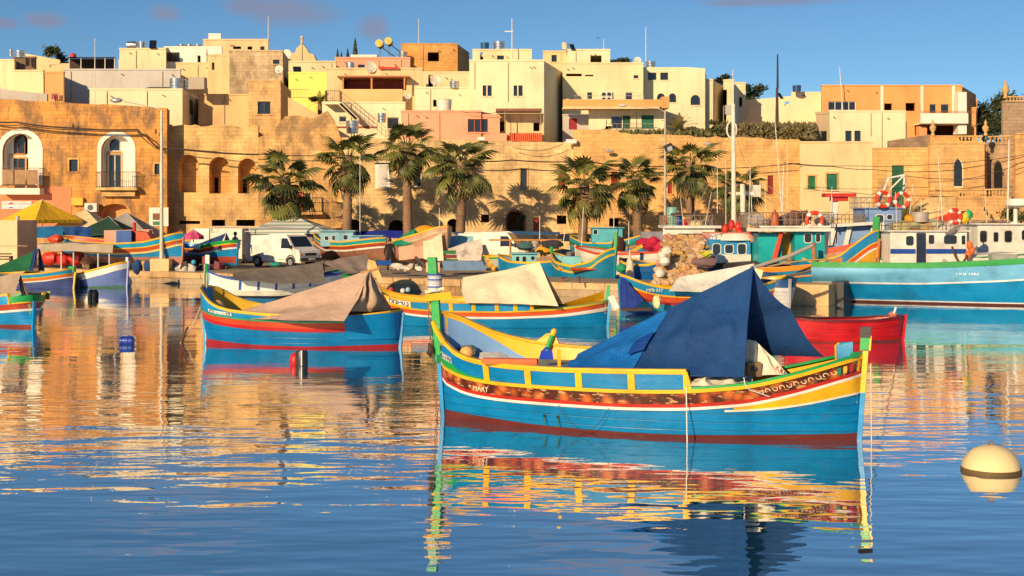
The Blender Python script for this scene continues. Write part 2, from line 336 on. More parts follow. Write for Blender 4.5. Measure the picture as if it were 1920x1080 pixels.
# ------------------------------------------------------------------ boats
S0 = [(0,1.06),(.03,.93),(.06,.86),(.12,.80),(.2,.785),(.5,.795),(.64,.83),(.78,.935),(.88,1.13),(.95,1.30),(1,1.42)]
W0 = [(0,1.66),(.03,1.40),(.06,1.25),(.12,1.16),(.2,1.12),(.33,1.12),(.5,1.15),(.66,1.18)]
def fn(t): return t if callable(t) else ((lambda u: t) if isinstance(t, (int, float)) else (lambda u: smooth(t, u)))
class Boat:
    def __init__(s, name, label, bow, stern, beam, cat='boat', z0=0, zk=-.45, transom=0, full=.55, hs=1, group='painted wooden boats of the harbour', loc=None):
        s.b = V((X(*bow), bow[1], 0)); s.s = V((X(*stern), stern[1], 0)); s.ax = s.s-s.b; d = s.ax.normalized(); s.d = d
        s.n = V((d.y, -d.x, 0));  s.n = s.n if s.n.y < 0 else -s.n
        s.B = beam; s.z0 = z0; s.zk = zk*hs; s.tr = transom; s.full = full; s.hs = hs
        s.root = T(name, label, cat, (s.b+s.s)/2+V((0,0,z0)), group); s.sh = None
    def env(s, u):
        u = min(max(u, 0), 1)
        if s.tr and u > .5: return 1-(1-s.tr)*((u-.5)/.5)**2
        return (4*u*(1-u))**s.full
    def hw(s, u, z):
        t = max(0, (z-s.z0-s.zk)/(s.hs-s.zk)); return s.B/2*s.env(u)*min(1.12, t**(.26+.6*(2*u-1)**2))
    def pt(s, u, side, z, off=0):
        w = max(0, s.hw(u, z)+off); e = (z-s.z0)/s.hs
        rake = .07*s.hs*(e)*((2*u-1)**5)
        return s.b+s.ax*u+s.d*rake+s.n*side*w+V((0,0,z))
    def band(s, name, mt, lo, hi, off=.012, u0=0, u1=1, sides=(1,-1), nu=44, nv=2, sm=True, parent=None, rel=None, inner=.02, label=None):
        lo, hi = fn(lo), fn(hi); mb = MB()
        for sd in sides:
            k = len(mb.v); sec = nv+3
            for i in range(nu+1):
                u = lerp(u0, u1, i/nu); a, b = lo(u), hi(u)
                if rel: r = rel(u); a += r; b += r
                a = a*s.hs+s.z0; b = b*s.hs+s.z0
                q = [s.pt(u, sd, a, off-inner)]+[s.pt(u, sd, lerp(a, b, j/nv), off) for j in range(nv+1)]+[s.pt(u, sd, b, off-inner)]
                mb.v += [tuple(p) for p in q]
            for i in range(nu):
                for j in range(sec-1):
                    f = (k+i*sec+j, k+(i+1)*sec+j, k+(i+1)*sec+j+1, k+i*sec+j+1)
                    mb.f.append(f if sd > 0 else f[::-1])
        return mb.build(name, mt, parent or s.root, sm, label)
    def skin(s, name, mt, top, off=0, u0=0, u1=1, lo=None, nv=8, sides=(1,-1), parent=None):
        top = fn(top); mb = MB(); nu = 48
        for sd in sides:
            def g(a, c):
                u = lerp(u0, u1, a); z1 = top(u)*s.hs+s.z0; zl = (s.z0+s.zk) if lo is None else lo*s.hs+s.z0
                return tuple(s.pt(u, sd, lerp(min(zl, z1), z1, c), off))
            mb.grid(g, nu, nv)
        return mb.build(name, mt, parent or s.root, True)
    def transom(s, mt, top):
        z1 = top*s.hs+s.z0; zl = s.z0+s.zk; q = [s.pt(1, 1, lerp(zl, z1, i/8)) for i in range(9)]+[s.pt(1, -1, lerp(z1, zl, i/8)) for i in range(9)]
        return MB().prism([p-s.d*.05 for p in q], s.d*.06).build('transom', mt, s.root)
    def cap(s, name, mt, z, u0=0, u1=1, w=.1, th=.045, sides=(1,-1), off=.03, nu=44, label=None, parent=None):
        z = fn(z); mb = MB()
        for sd in sides:
            k = len(mb.v)
            for i in range(nu+1):
                u = lerp(u0, u1, i/nu); a = z(u)*s.hs+s.z0
                for o, h in ((off, 0), (off, th), (off-w, th), (off-w, 0)):
                    p = s.pt(u, sd, a, o); p.z += h; mb.v.append(tuple(p))
            for i in range(nu):
                for j in range(4):
                    mb.f.append((k+i*4+j, k+i*4+(j+1)%4, k+(i+1)*4+(j+1)%4, k+(i+1)*4+j))
            mb.f += [(k, k+1, k+2, k+3), (k+nu*4+3, k+nu*4+2, k+nu*4+1, k+nu*4)]
        return mb.build(name, mt, parent or s.root, False, label)
    def deck(s, name, mt, z, u0, u1, off=-.06, nu=20, parent=None, camber=0.0):
        z = fn(z); mb = MB()
        for i in range(nu+1):
            u = lerp(u0, u1, i/nu); a = z(u)*s.hs+s.z0
            q1, q2 = s.pt(u, 1, a, off), s.pt(u, -1, a, off); m_ = (q1+q2)/2+V((0,0,camber))
            mb.v += [tuple(q1), tuple(m_), tuple(q2)]
        mb.f += [(i*3+j, (i+1)*3+j, (i+1)*3+j+1, i*3+j+1) for i in range(nu) for j in (0, 1)]
        return mb.build(name, mt, parent or s.root)
    def post(s, name, mt, end, z0, z1, w=.16, t=.07, shift=.0, parent=None, lean=0, top=None):
        p = s.b if end == 0 else s.s; o = -s.d if end == 0 else s.d; nn = s.n
        a = p+o*(shift)+V((0,0,s.z0)); rk = .07
        def c(z, k, q): return a+o*(k+z*rk*1+lean*(z-z0))+nn*q*t/2+V((0,0,z*s.hs))
        pts = [c(z0, 0, -1), c(z0, w, -1), c(z0, w, 1), c(z0, 0, 1), c(z1, 0, -1), c(z1, w, -1), c(z1, w, 1), c(z1, 0, 1)]
        return MB().hexa(pts).build(name, mt, parent or s.root)
    def text(s, txt, u, z, size, mt, side=1, width=None, off=.02, parent=None):
        z = z*s.hs+s.z0
        p = s.pt(u, side, z, off); t = (s.pt(u+.02, side, z, off)-s.pt(u-.02, side, z, off))
        if t.x < 0: t = -t
        return put_text(txt, size, mt, p, t, (0,0,1), parent or s.root, width=width)
    def plate(s, u0, u1, zl, zh, mt, side=1, off=.022, txt=None, tmt=None, size=.1, rel=None):
        r = (lambda u: 0) if rel is None else fn(rel)
        pl = s.band('number_plate', mt, lambda u: zl+r(u), lambda u: zh+r(u), off, u0, u1, (side,), 4, 1)
        if txt:
            u = (u0+u1)/2; z = (zl+zh)/2
            a, b = s.pt(u0, side, (zl+zh)/2*s.hs+r(u0)*s.hs+s.z0, off+.012), s.pt(u1, side, (zl+zh)/2*s.hs+r(u1)*s.hs+s.z0, off+.012)
            if b.x < a.x: a, b = b, a
            put_text(txt, size, tmt or blk(), (a+b)/2+s.n*side*.012, b-a, (0,0,1), pl, width=(b-a).length*.86)
        return pl

def loft(mb, lines, nu=24, nv=12, wr=.03, fr=1.3, seed=0, sag=0):
    def res(pl, t):
        ls = [(V(b)-V(a)).length for a, b in zip(pl, pl[1:])]; tot = sum(ls) or 1; d = t*tot
        for (a, b), l in zip(zip(pl, pl[1:]), ls):
            if d <= l or b is pl[-1]: return V(a).lerp(V(b), min(1, d/(l or 1)))
            d -= l
    k = len(lines)-1
    def g(a, c):
        x = c*k; i = min(int(x), k-1); f = x-i
        p, q = res(lines[i], a), res(lines[i+1], a); r = p.lerp(q, f)
        e = min(1, 6*min(a, 1-a)+.15)*min(1, 4*min(c, 1-c)+.25)
        s3 = V((seed*7.1, seed*3.3, seed))
        r = r+V((0,0,-sag*4*f*(1-f)))
        if wr >= .05: r = r+V((.4,-1,.3))*wr*.8*sin(2*pi*(2.6*a+.55*c*(1-a)+seed*.37))*sin(pi*min(1,c*.9+.05))*e
        nn = noise.noise_vector(r*fr+s3)*wr*e+noise.noise_vector(V((r.x+r.z, r.y, (r.z-r.x)*.35))*fr*3.3+s3)*wr*.3*e+noise.noise_vector(V((r.x*fr*2.6, r.y*fr*2.6, r.z*fr*.8))+s3)*wr*.5*e
        return tuple(r+nn)
    return mb.grid(g, nu, nv)
def tarp(name, label, parts, parent=None, cat='tarpaulin', group=None):     # parts: [(part name, material, lines, wrinkle)]
    pts = [V(p) for q in parts for l in q[2] for p in l]; lo = min(p.z for p in pts); c = sum(pts, V((0,0,0)))/len(pts); c.z = lo
    if len(parts) == 1:
        mb = loft(MB(), parts[0][2], wr=parts[0][3], seed=hash(len(label)) % 17)
        return mb.thing(name, label, cat, parts[0][1], c, group, True)
    r = T(name, label, cat, c, group)
    for i, q in enumerate(parts): loft(MB(), q[2], wr=q[3], seed=i+len(label) % 11).build(q[0], q[1], r, True)
    return r

def luzzu(name, label, bow, stern, beam, hull=BLUE, rail=YEL, upper=LBLUE, wale=ORG, line=WHT, red=None, inner=YEL, boot=DRED, hs=1, z0=0, S=S0, W=W0, Wf=None,
          wu=(0,.64), div=(), wedge=None, bowpost=None, sternpost=None, posttop=2.4, floor=.35, group='painted wooden boats of the harbour', stern_gun=GRN, transom=0, wale_mat=None, frame=None, thw=3, stemcol=None, full=.55):
    b = Boat(name, label, bow, stern, beam, hs=hs, z0=z0, group=group, transom=transom, full=full); s = fn(S); w = fn(W); frame = frame or rail
    Wf_ = fn(Wf) if Wf else w
    b.skin('hull', paint(hull, .3, .3, planks=True), S)
    if transom: b.transom(paint(hull, .3), itp(S, 1))
    if boot: b.band('boot_stripe', paint(boot, .6, .5), -.3, [(0,.16),(.25,.075),(.6,.06),(1,.12)], .014, nv=4)
    b.band('wale', wale_mat or paint(wale, .4), -.22, -.03, .012, rel=s)
    if red: b.band('red_line', paint(red, .4), -.28, -.22, .02, rel=s)
    b.band('white_line', paint(line, .4, .1), -.33, -.28 if red else -.23, .026, rel=s)
    b.band('rubbing_rail', paint(rail, .35), -.03, .03, .045, rel=s, inner=.05)
    if wedge:
        b.band('stern_panel', paint(wedge, .35), lambda u: smooth([(.70,.51),(.76,.535),(.82,.565),(.9,.66),(1,.83)], u), lambda u: s(u)-.325, .012, .74, 1, nv=4)
        b.band('lower_white_line', paint(line, .4, .1), lambda u: smooth([(.70,.48),(.76,.505),(.82,.535),(.9,.63),(1,.80)], u), lambda u: smooth([(.70,.515),(.76,.54),(.82,.57),(.9,.665),(1,.835)], u), .02, .72, 1)
    if wu:
        b.band('washboard', paint(upper, .3, .35), lambda u: s(u)+.03, lambda u: w(u)-.02, .0, wu[0], wu[1], (1,), inner=.0)
        b.band('washboard', paint(upper, .3), lambda u: s(u)+.03, lambda u: Wf_(u)-.02, .0, wu[0], wu[1], (-1,), inner=.0)
        b.band('top_rail', paint(frame, .35), lambda u: w(u)-.05, lambda u: w(u), .022, wu[0], wu[1], (1,))
        b.cap('capping', paint(frame, .35), lambda u: w(u), wu[0], wu[1], .13, .035, (1,), .035)
        b.cap('capping', paint(frame, .35), lambda u: Wf_(u), wu[0], wu[1], .13, .035, (-1,), .035)
        for u in div:
            for sd in (1, -1): b.band('panel_divider', paint(frame, .35), lambda v: s(v)+.028, lambda v: w(v)-.045, .018, u-.008, u+.008, (sd,), 2, 2, False)
        b.skin('washboard_lining', paint(inner, .35), lambda u: w(u), -.05, wu[0]+.004, wu[1], .3, 5, (1,))
        b.skin('washboard_lining', paint(inner, .35), lambda u: Wf_(u), -.05, wu[0]+.004, wu[1], .3, 5, (-1,))
        e = wu[1]
        if e < .99:
            for sd in (1, -1):
                p = b.pt(e, sd, (s(e)+.03)*hs+z0, -.04); q = b.pt(e, sd, w(e)*hs+z0, -.04)
                MB().hexa([p-b.d*.05-b.n*sd*.03, p+b.d*.09-b.n*sd*.03, p+b.d*.09+b.n*sd*.07, p-b.d*.05+b.n*sd*.07, q-b.d*.05-b.n*sd*.03, q+b.d*.02-b.n*sd*.03, q+b.d*.02+b.n*sd*.07, q-b.d*.05+b.n*sd*.07]).build('washboard_end', paint(frame, .35), b.root)
        b.skin('hull_lining', paint(inner, .35), S, -.055, wu[1], .995, .3, 5)
        b.cap('gunwale', paint(stern_gun, .35), lambda u: s(u)+.03, wu[1], 1, .13, .04)
    else:
        b.skin('hull_lining', paint(inner, .35), S, -.055, .005, .995, .3, 5)
        b.cap('gunwale', paint(stern_gun, .35), lambda u: s(u)+.03, 0, 1, .13, .04)
    b.deck('floor', paint(dk(inner, .5), .6, .6), floor, .06, .94)
    for i in range(thw):
        u = .3+i*.2; q = [b.pt(u+du, sd, (s(u)-.12)*hs+z0, -.06) for du, sd in ((-.018,1),(.018,1),(.018,-1),(-.018,-1))]
        MB().hexa(q+[p+V((0,0,.04)) for p in q]).build('thwart', paint(inner, .4), b.root)
    b.post('stem', paint(stemcol or hull, .35), 0, -.45, itp(S, 0)+.1, .08, .09)
    b.post('sternpost', paint(stemcol or hull, .35), 1, -.45, itp(S, 1)+.1, .08, .09) if not transom else None
    if bowpost: b.post('bow_post', paint(bowpost, .35), 0, itp(S, 0), posttop, .15, .08, -.02)
    if sternpost: b.post('stern_post', paint(sternpost, .35), 1, itp(S, 1)-.05, itp(S, 1)+.3, .15, .08, -.02)
    return b
# ------------------------------------------------------------------ the blue luzzu in front
m, nt, b_, L = base('painted_garland'); g = N(nt, 'ShaderNodeNewGeometry'); pos = g.outputs['Position']
v1 = N(nt, 'ShaderNodeTexVoronoi'); v1.inputs['Scale'].default_value = 4.3; L(pos, v1.inputs['Vector'])
r1 = ramp(nt, [(.0, (.62,.20,.035)), (.28, (.50,.11,.016)), (.45, (.26,.045,.01)), (.62, (.08,.016,.008))]); L(v1.outputs[0], r1.inputs[0])
r2 = ramp(nt, [(.60, (0,0,0)), (.66, (1,1,1))]); L(noisen(nt, L, pos, 7, 5, .7), r2.inputs[0])
c1 = nodemix(nt, L, r2.outputs[0], r1.outputs[0], (.03,.14,.05))
r3 = ramp(nt, [(.59, (0,0,0)), (.64, (.8,.8,.8))]); L(noisen(nt, L, pos, 11, 3, .6, (.6,.6,2)), r3.inputs[0])
L(nodemix(nt, L, r3.outputs[0], c1, (.66,.36,.16)), b_.inputs['Base Color']); b_.inputs['Roughness'].default_value = .4
GARL = m
mary = luzzu('luzzu', 'large blue luzzu in the foreground with yellow washboards and a garland band lettered MARY', (835, 23.87), (1607, 21.5), 2.35, hull=(.0,.215,.43), upper=(.0,.20,.40), red=RED,
    W=W0, Wf=[(0,2.0),(.05,1.74),(.1,1.52),(.18,1.36),(.27,1.28),(.45,1.22),(.66,1.18)], div=(.15,.262,.39,.515), wedge=YEL, wale_mat=GARL, inner=YEL, stemcol=(.0,.24,.48), boot=(.13,.016,.012), thw=2, floor=.45)
R0 = mary.root
mary.skin('bow_lining', paint((.18,.36,.68), .35), lambda u: smooth([(0,1.94),(.05,1.66),(.1,1.42),(.16,1.1),(.22,.95)], u), -.062, .006, .2, .5, 5, (-1,))
mary.band('green_corner', paint(GRN, .35), lambda u: itp(S0, u)+.03, lambda u: smooth([(0,1.45),(.03,1.12),(.06,.96),(.1,.88),(.16,.83)], u), .006, .0, .15, (1,))
mary.plate(.012, .05, .16, .27, plain((.5,.52,.55), .5), rel=S0, txt='C-191', size=.1, off=.016)
mary.text('* MARY', .122, .655, .15, paint((.85,.62,.42), .5, 0), width=.46, off=.02)
mary.deck('foredeck', paint((.20,.24,.24), .55, .6), lambda u: smooth([(0,1.18),(.1,1.06),(.4,1.02)], u), .02, .34, camber=.03)
# white scroll work and emblem on the stern quarter
sw = paint((.85,.66,.38), .45, 0); mb = MB()
s_ = fn(S0)
for i in range(11):
    u = .80+i*.0148; sg = 1 if i % 2 else -1
    pts = []
    for k in range(10):
        a = k/9*pi*1.5; r = .052*(1-k/13)
        zz = s_(u)-.125+sg*(.012+r*sin(a)-.02); uu = u+sg*(r*cos(a)*1.0-.012)/7.45
        pts.append(mary.pt(uu, 1, zz, .016))
    mb.tube(pts, .008, 4)
mb.build('scroll_work', sw, R0)
for u, c in ((.955, (.02,.25,.12)), (.966, (.75,.5,.05)), (.978, (.5,.03,.02))):
    mary.band('emblem', paint(c, .45, .1), lambda v: s_(v)-.19, lambda v: s_(v)-.07, .018, u, u+.007, (1,), 2, 1)
mary.post('bow_post', paint(GRN, .3), 0, 1.0, 2.28, .17, .09, -.03)
mary.post('bow_post_head', paint(GRN, .3), 0, 2.28, 2.98, .17, .09, -.03)
pz = mary.b-mary.d*.21+V((0,0,2.28))
mb = MB()
for i in range(7): mb.torus(pz+V((0,0,.08+i*.045)), .115, .026, 'Z', 14, 6)
mb.build('rope_lashing', paint((.55,.56,.6), .8, .1), R0)
mb = MB()
for i in (1, 4, 6): mb.torus(pz+V((0,0,.1+i*.045)), .12, .022, 'Z', 14, 6)
mb.build('blue_rope_lashing', plain((.03,.08,.42), .8), R0)
MB().box(pz+V((.06,0,-.03)), (.48,.16,.13), .1, 0, -.12).build('bow_crossbar', paint(YEL, .3), R0)
MB().box(pz+V((-.01,-.02,.09)), (.36,.2,.05), .1, 0, -.2).build('crossbar_rest', paint((.8,.66,.4), .5), R0)
tip = mary.pt(0, 1, 1.62)
MB().tube([mary.pt(.03, 1, 1.42, .02), tip+V((-.06,-.02,0)), tip+V((-.13,-.02,.17))], [.05,.055,.045], 8).build('horn', paint(YEL, .3), R0)
# stern head
mary.post('stern_head', paint(GRN, .3), 1, 1.5, 1.72, .14, .09, -.06); mary.post('stern_cap', blk(), 1, 1.72, 1.9, .17, .12, -.075)
mary.post('stern_strip', paint(YEL, .3), 1, .8, 1.5, .085, .1, -.005); mary.post('stern_strip', paint(YEL, .3), 1, 1.5, 1.75, .03, .05, .085)
q = [P(1568,687,21.9), P(1566,648,21.9), P(1573,643,21.9), P(1599,641,21.8), P(1599,672,21.8)]
bd = MB().prism(q, (0,.06,0)).build('stern_board', paint(LBLUE, .35), R0)
MB().tube([q[0]+V((0,-.01,0)), q[1]+V((0,-.01,0)), q[2]+V((0,-.01,0))], .018, 6).build('board_edge', paint(YEL, .3), bd)
# thole pins, inboard far washboard
fa = mary.pt(.24, -1, 1.2, -.1)
MB().prism([mary.pt(.17,-1,1.36,-.03), mary.pt(.20,-1,1.38,-.03), mary.pt(.225,-1,1.52,-.03), mary.pt(.245,-1,1.52,-.03), mary.pt(.26,-1,1.28,-.03)], -mary.n*-.05).build('oar_block', paint(YEL, .3), R0)
a = mary.pt(.225,-1,1.1,-.16); c_ = mary.pt(.245,-1,1.58,-.1)
pn = MB().tube([a, a.lerp(c_,.8)], .05, 8).build('oar_pin', paint(GRN, .3), R0)
MB().tube([a.lerp(c_,.8), c_, c_+(c_-a)*.06], [.055,.055,.03], 8).build('pin_head', paint(YEL, .3), pn)
a = mary.pt(.335, 1, 1.14, -.2); MB().box(a+V((0,0,.13)), (.05,.05,.34), .2).build('thole_pin', paint(YEL, .3), R0)
for u, z in ((.2955,.26), (.33,.255)):
    p = mary.pt(u, 1, z, .012); MB().lathe([(0,-.012),(.028,-.012),(.03,.012),(.018,.014),(0,.006)], p, 10, 'Y').build('drain_hole', blk(), R0)
    MB().prism([p+V((-.012,-.014,-.02)), p+V((.012,-.014,-.02)), p+V((.02,-.012,-.16)), p+V((.006,-.012,-.17))], (0,.006,0)).build('drip_stain', plain((.02,.12,.08), .7), R0)
# things carried in the boat
MB().ball(mary.pt(.075, 1, 1.22, -.32)+V((.03,0,.02)), .135, 18, (1,1,.93), .12).thing('buoy', 'faded orange ball buoy lying on the foredeck of the luzzu MARY', 'buoy', plain((.86,.46,.14), .5), None, None, True)
MB().ball(mary.pt(.05, -1, 1.2, -.2), .17, 14, (1.2,.8,.75), .3).thing('fender', 'grey shapeless bundle tucked in the bow of the luzzu MARY', 'bundle', cloth((.13,.17,.19)), None, None, True)
loft(MB(), [[P(900,661,23.2),P(935,659,23.2),P(968,672,23)], [P(898,673,22.8),P(935,676,22.7),P(972,677,22.7)]], 14, 6, .04).thing('cloth', 'crumpled white cloth on the foredeck behind the orange buoy', 'cloth', cloth((.72,.70,.66)), None, None, True)
MB().box(P(956,677,22.55), (.98,.2,.09), -.15).thing('plank', 'orange painted board lying across the foredeck of the luzzu MARY', 'board', paint((.80,.12,.02), .4), None)
jc = T('jerrycan', 'small deep blue jerrycan beside the far washboard of the luzzu MARY', 'jerrycan', P(1024,673,22.9))
MB().hexa([worg(jc)+V(p) for p in ((-.13,-.07,-.0),(.13,-.07,0),(.13,.07,0),(-.13,.07,0),(-.09,-.06,.15),(.11,-.06,.15),(.11,.06,.15),(-.09,.06,.15))]).build('body', plain((.01,.05,.55), .3), jc)
MB().torus(worg(jc)+V((.01,0,.14)), .055, .018, 'Y', 12, 6, 0, pi).build('handle', plain((.01,.05,.55), .3), jc)
# blue canvas tent
def ax(u, z): return mary.b+mary.ax*u+V((0,0,z))
rA, rB = ax(.345, 1.27), ax(.766, 2.88)
nA, nB = mary.pt(.35, 1, 1.17, -.02), mary.pt(.765, 1, 1.11, .02)
fA, fB = mary.pt(.36, -1, 1.24, 0), P(1546, 669, 22.3)
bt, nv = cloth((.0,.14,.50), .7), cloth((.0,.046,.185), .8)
def nslope(t0, t1, m0=0, m1=1, lift=0):
    up = V((-.1,-.35,.25)).normalized()*lift
    return [[rA.lerp(rB, t).lerp(nA.lerp(nB, t*1.0 if 1 else t), m)+up for t in (t0, (t0+t1)/2, t1)] for m in (m0, (m0+m1)/2, m1)]
tp = T('boat_tent', 'bright blue and navy canvas tent pitched over the stern half of the luzzu MARY', 'tarpaulin', ax(.6, 1.1))
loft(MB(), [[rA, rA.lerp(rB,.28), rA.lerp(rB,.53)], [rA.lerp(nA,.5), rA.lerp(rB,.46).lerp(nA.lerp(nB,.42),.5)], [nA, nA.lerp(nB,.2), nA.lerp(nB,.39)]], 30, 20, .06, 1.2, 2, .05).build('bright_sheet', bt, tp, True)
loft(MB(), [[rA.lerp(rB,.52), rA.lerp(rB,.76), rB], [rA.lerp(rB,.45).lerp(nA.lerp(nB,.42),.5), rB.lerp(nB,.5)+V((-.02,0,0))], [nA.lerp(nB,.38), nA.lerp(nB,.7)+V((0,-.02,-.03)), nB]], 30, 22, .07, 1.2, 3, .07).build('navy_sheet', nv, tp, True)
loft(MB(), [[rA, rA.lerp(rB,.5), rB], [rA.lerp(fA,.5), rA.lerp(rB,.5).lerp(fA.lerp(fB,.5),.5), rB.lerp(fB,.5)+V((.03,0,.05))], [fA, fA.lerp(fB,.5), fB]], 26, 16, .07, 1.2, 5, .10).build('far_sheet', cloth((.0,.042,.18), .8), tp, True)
loft(MB(), [[q_+V((0,-.03,.03)) for q_ in l] for l in [[rA.lerp(rB,.40).lerp(nA.lerp(nB,.34),.46), rA.lerp(rB,.50).lerp(nA.lerp(nB,.43),.36)], [rA.lerp(rB,.37).lerp(nA.lerp(nB,.33),.72), rA.lerp(rB,.46).lerp(nA.lerp(nB,.42),.66)]]], 8, 6, .01).build('patch', cloth((.002,.05,.28), .6), tp, True)
MB().tube([nA+V((0,-.01,0)), nA.lerp(nB,.35)+V((0,-.02,-.005)), nA.lerp(nB,.7)+V((0,-.03,-.03)), nB+V((0,-.01,0)), rB.lerp(nB,.5)+V((-.02,-.01,0)), rB], .014, 5).build('hem', nv, tp)
MB().tube([rB+V((-.22,.1,-2.4)), rB+V((-.1,.04,-.1))], .025, 8).build('tent_pole', paint((.4,.3,.2), .6), tp)
MB().tube([nB+V((0,0,.0)), nB+V((.02,-.01,-.12)), nB+V((.1,-.02,-.22)), nB+V((.24,-.04,-.26)), nB+V((.42,0,-.33))], .009, 5).build('guy_rope', plain((.7,.72,.74), .7), tp)
# cloth, box
hang = mary.pt(.83, 1, 1.05, -.5)
hc = T('cloth_cover', 'cream dust sheet with red lettering draped over gear at the stern of the luzzu MARY', 'cloth', P(1430,712,21.9))
loft(MB(), [[P(1398,636,21.95), P(1418,640,21.95), P(1433,655,21.9)], [P(1396,665,21.8), P(1425,663,21.8), P(1452,672,21.8)], [P(1394,708,21.7), P(1432,703,21.7), P(1478,703,21.7)]], 20, 16, .05, 2.2, 1).build('sheet', cloth((.74,.68,.55)), hc, True)
put_text('Kk', .13, plain((.6,.03,.03), .6), P(1462,692,21.55), (1,.1,-.35), (0,0,1), hc)
loft(MB(), [[P(1284,708,21.7), P(1340,700,21.7), P(1410,706,21.6)], [P(1288,714,21.4), P(1340,709,21.4), P(1412,713,21.4)], [P(1284,724,21.25), P(1340,722,21.2), P(1412,719,21.2)]], 30, 10, .1, 3.2, 4).thing('cloth', 'rumpled cream cloth lying along the near gunwale below the navy tent', 'cloth', cloth((.66,.60,.48)), None, None, True)
bx = MB().box(P(1409,692,21.75), (.26,.22,.24), .35).thing('box', 'brown cardboard box with a dark round mark under the navy tent', 'box', plain((.26,.17,.10), .8))
mb = MB().lathe([(0,0),(.05,0),(.05,.006),(0,.006)], P(1413,691,21.6), 12, 'Y'); mb.build('mark', blk(), bx)
# ropes at the bow and hanging lines
def rope(name, label, pts, r, mt, n=6, cat='rope', chain=False):
    mb = MB(); mb.tube(pts, r, n); return mb.thing(name, label, cat, mt, None, None, True)
def catl(a, b, n=12, sag=.1): a, b = V(a), V(b); return [a.lerp(b, i/n)+V((0,0,-sag*4*(i/n)*(1-i/n))) for i in range(n+1)]
mb = MB(); a, c_ = V(pz)+V((-.13,-.03,-.1)), V((mary.b.x-.14, mary.b.y-.1, -.05)); n = 46
for i in range(n):
    p = a.lerp(c_, i/(n-1))+V((.012*sin(i*1.7),0,0)); mb.torus(p, .024, .009, 'Y' if i % 2 else 'X', 8, 5)
mb.thing('mooring_chain', 'rusty chain hanging from the bow post of the luzzu MARY into the water', 'chain', plain((.17,.11,.07), .8), None)
MB().ball(a.lerp(c_, .42)+V((-.03,0,0)), .07, 10, (.8,.8,1.9), .6).thing('seaweed', 'dark clump of seaweed caught on the chain at the bow of MARY', 'seaweed', plain((.04,.018,.01), .7), None, None, True)
p = mary.pt(.64, 1, .8, .07); rope('mooring_line', 'thin white line hanging straight down the side of MARY near mid hull', [p+V((0,0,.1)), p, V((p.x+.01, p.y-.03, -.05))], .010, plain((.8,.78,.72), .7))
p0, p1 = mary.pt(.335, 1, .5, .05), mary.pt(.46, 1, .5, .05); rope('hanging_rope', 'dark thin rope loop hanging on the blue side of MARY', [p0.lerp(p1, i/14)+V((0,-.02,-.42*sin(pi*i/14)**.8)) for i in range(15)], .005, plain((.02,.04,.06), .7), 5)
p = mary.pt(1, 1, 1.2, .05)+mary.d*.1; rope('stern_line', 'thin pale line from the stern head of MARY down to the water', [p+V((.03,-.04,.1)), p+V((.04,-.05,-1.25))], .009, plain((.7,.6,.45), .7))

# ------------------------------------------------------------------ second luzzu, transom stern, pinkish canvas
B2 = luzzu('transom_boat', 'blue and red wooden boat under a pinkish canvas with a deep blue stern', (388, 37.7), (748, 36.4), 2.6, hull=(.0,.20,.42), upper=(.01,.25,.45), wale=(.56,.06,.015), red=(.50,.012,.02), line=(.5,.02,.02),
    hs=.86, S=[(0,1.30),(.04,1.16),(.1,1.04),(.3,.93),(.6,.88),(.8,.90),(1,1.02)], W=[(0,2.0),(.03,1.85),(.06,1.62),(.1,1.42),(.2,1.22),(.4,1.12),(.7,1.06),(.82,1.08),(1,1.22)], wu=(0,1), inner=(.70,.42,.02), frame=(.78,.46,.02), stern_gun=YEL, full=.42, stemcol=(.03,.3,.5), boot=(.36,.01,.02), thw=1, rail=(.05,.33,.16))
B2.band('stern_panel', paint((.0,.22,.45), .3), lambda u: .3, lambda u: fn([(.6,1.04),(1,1.18)])(u), .05, .79, 1)
B2.plate(.085, .225, .06, .16, plain((.75,.73,.68), .5), rel=lambda u: fn([(0,1.30),(.04,1.16),(.1,1.04),(.3,.93)])(u), txt='MFC-4149', size=.12)
r2 = B2.root
rP = P(693,506,36.3); a0 = P(425,592,37.2)
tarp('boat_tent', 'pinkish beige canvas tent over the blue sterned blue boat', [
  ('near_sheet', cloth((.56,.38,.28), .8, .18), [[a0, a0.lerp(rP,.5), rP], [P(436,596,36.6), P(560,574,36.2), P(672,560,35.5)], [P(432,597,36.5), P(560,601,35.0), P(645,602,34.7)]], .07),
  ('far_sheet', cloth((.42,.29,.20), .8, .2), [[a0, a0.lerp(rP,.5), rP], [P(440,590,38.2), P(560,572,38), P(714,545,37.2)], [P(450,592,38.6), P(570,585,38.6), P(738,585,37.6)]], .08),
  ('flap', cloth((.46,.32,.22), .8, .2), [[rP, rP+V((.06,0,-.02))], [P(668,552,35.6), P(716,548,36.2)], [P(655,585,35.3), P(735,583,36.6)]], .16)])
MB().tube([P(676,512,36.3), P(712,503,36.3)], .04, 6).thing('spar', 'short wooden spar carrying the peak of the pinkish boat tent', 'spar', paint((.42,.24,.1), .6))
MB().ball(P(407,575,37.3), .22, 16, (1,1,.95), .1).thing('buoy', 'faded orange ball buoy in the bow of the boat with the pinkish tent', 'buoy', plain((.82,.48,.16), .5), None, None, True)
rope('mooring_line', 'white rope slanting from the yellow bow into the orange water', catl(P(376,575,38.0), P(338,643,37.5), 10, .12), .018, plain((.5,.42,.3), .8))
rope('bow_line', 'thin pale line hanging down the stem of the blue sterned boat', [P(388,512,37.6), P(387,560,37.7), P(386,640,37.5)], .018, plain((.6,.52,.42), .8))

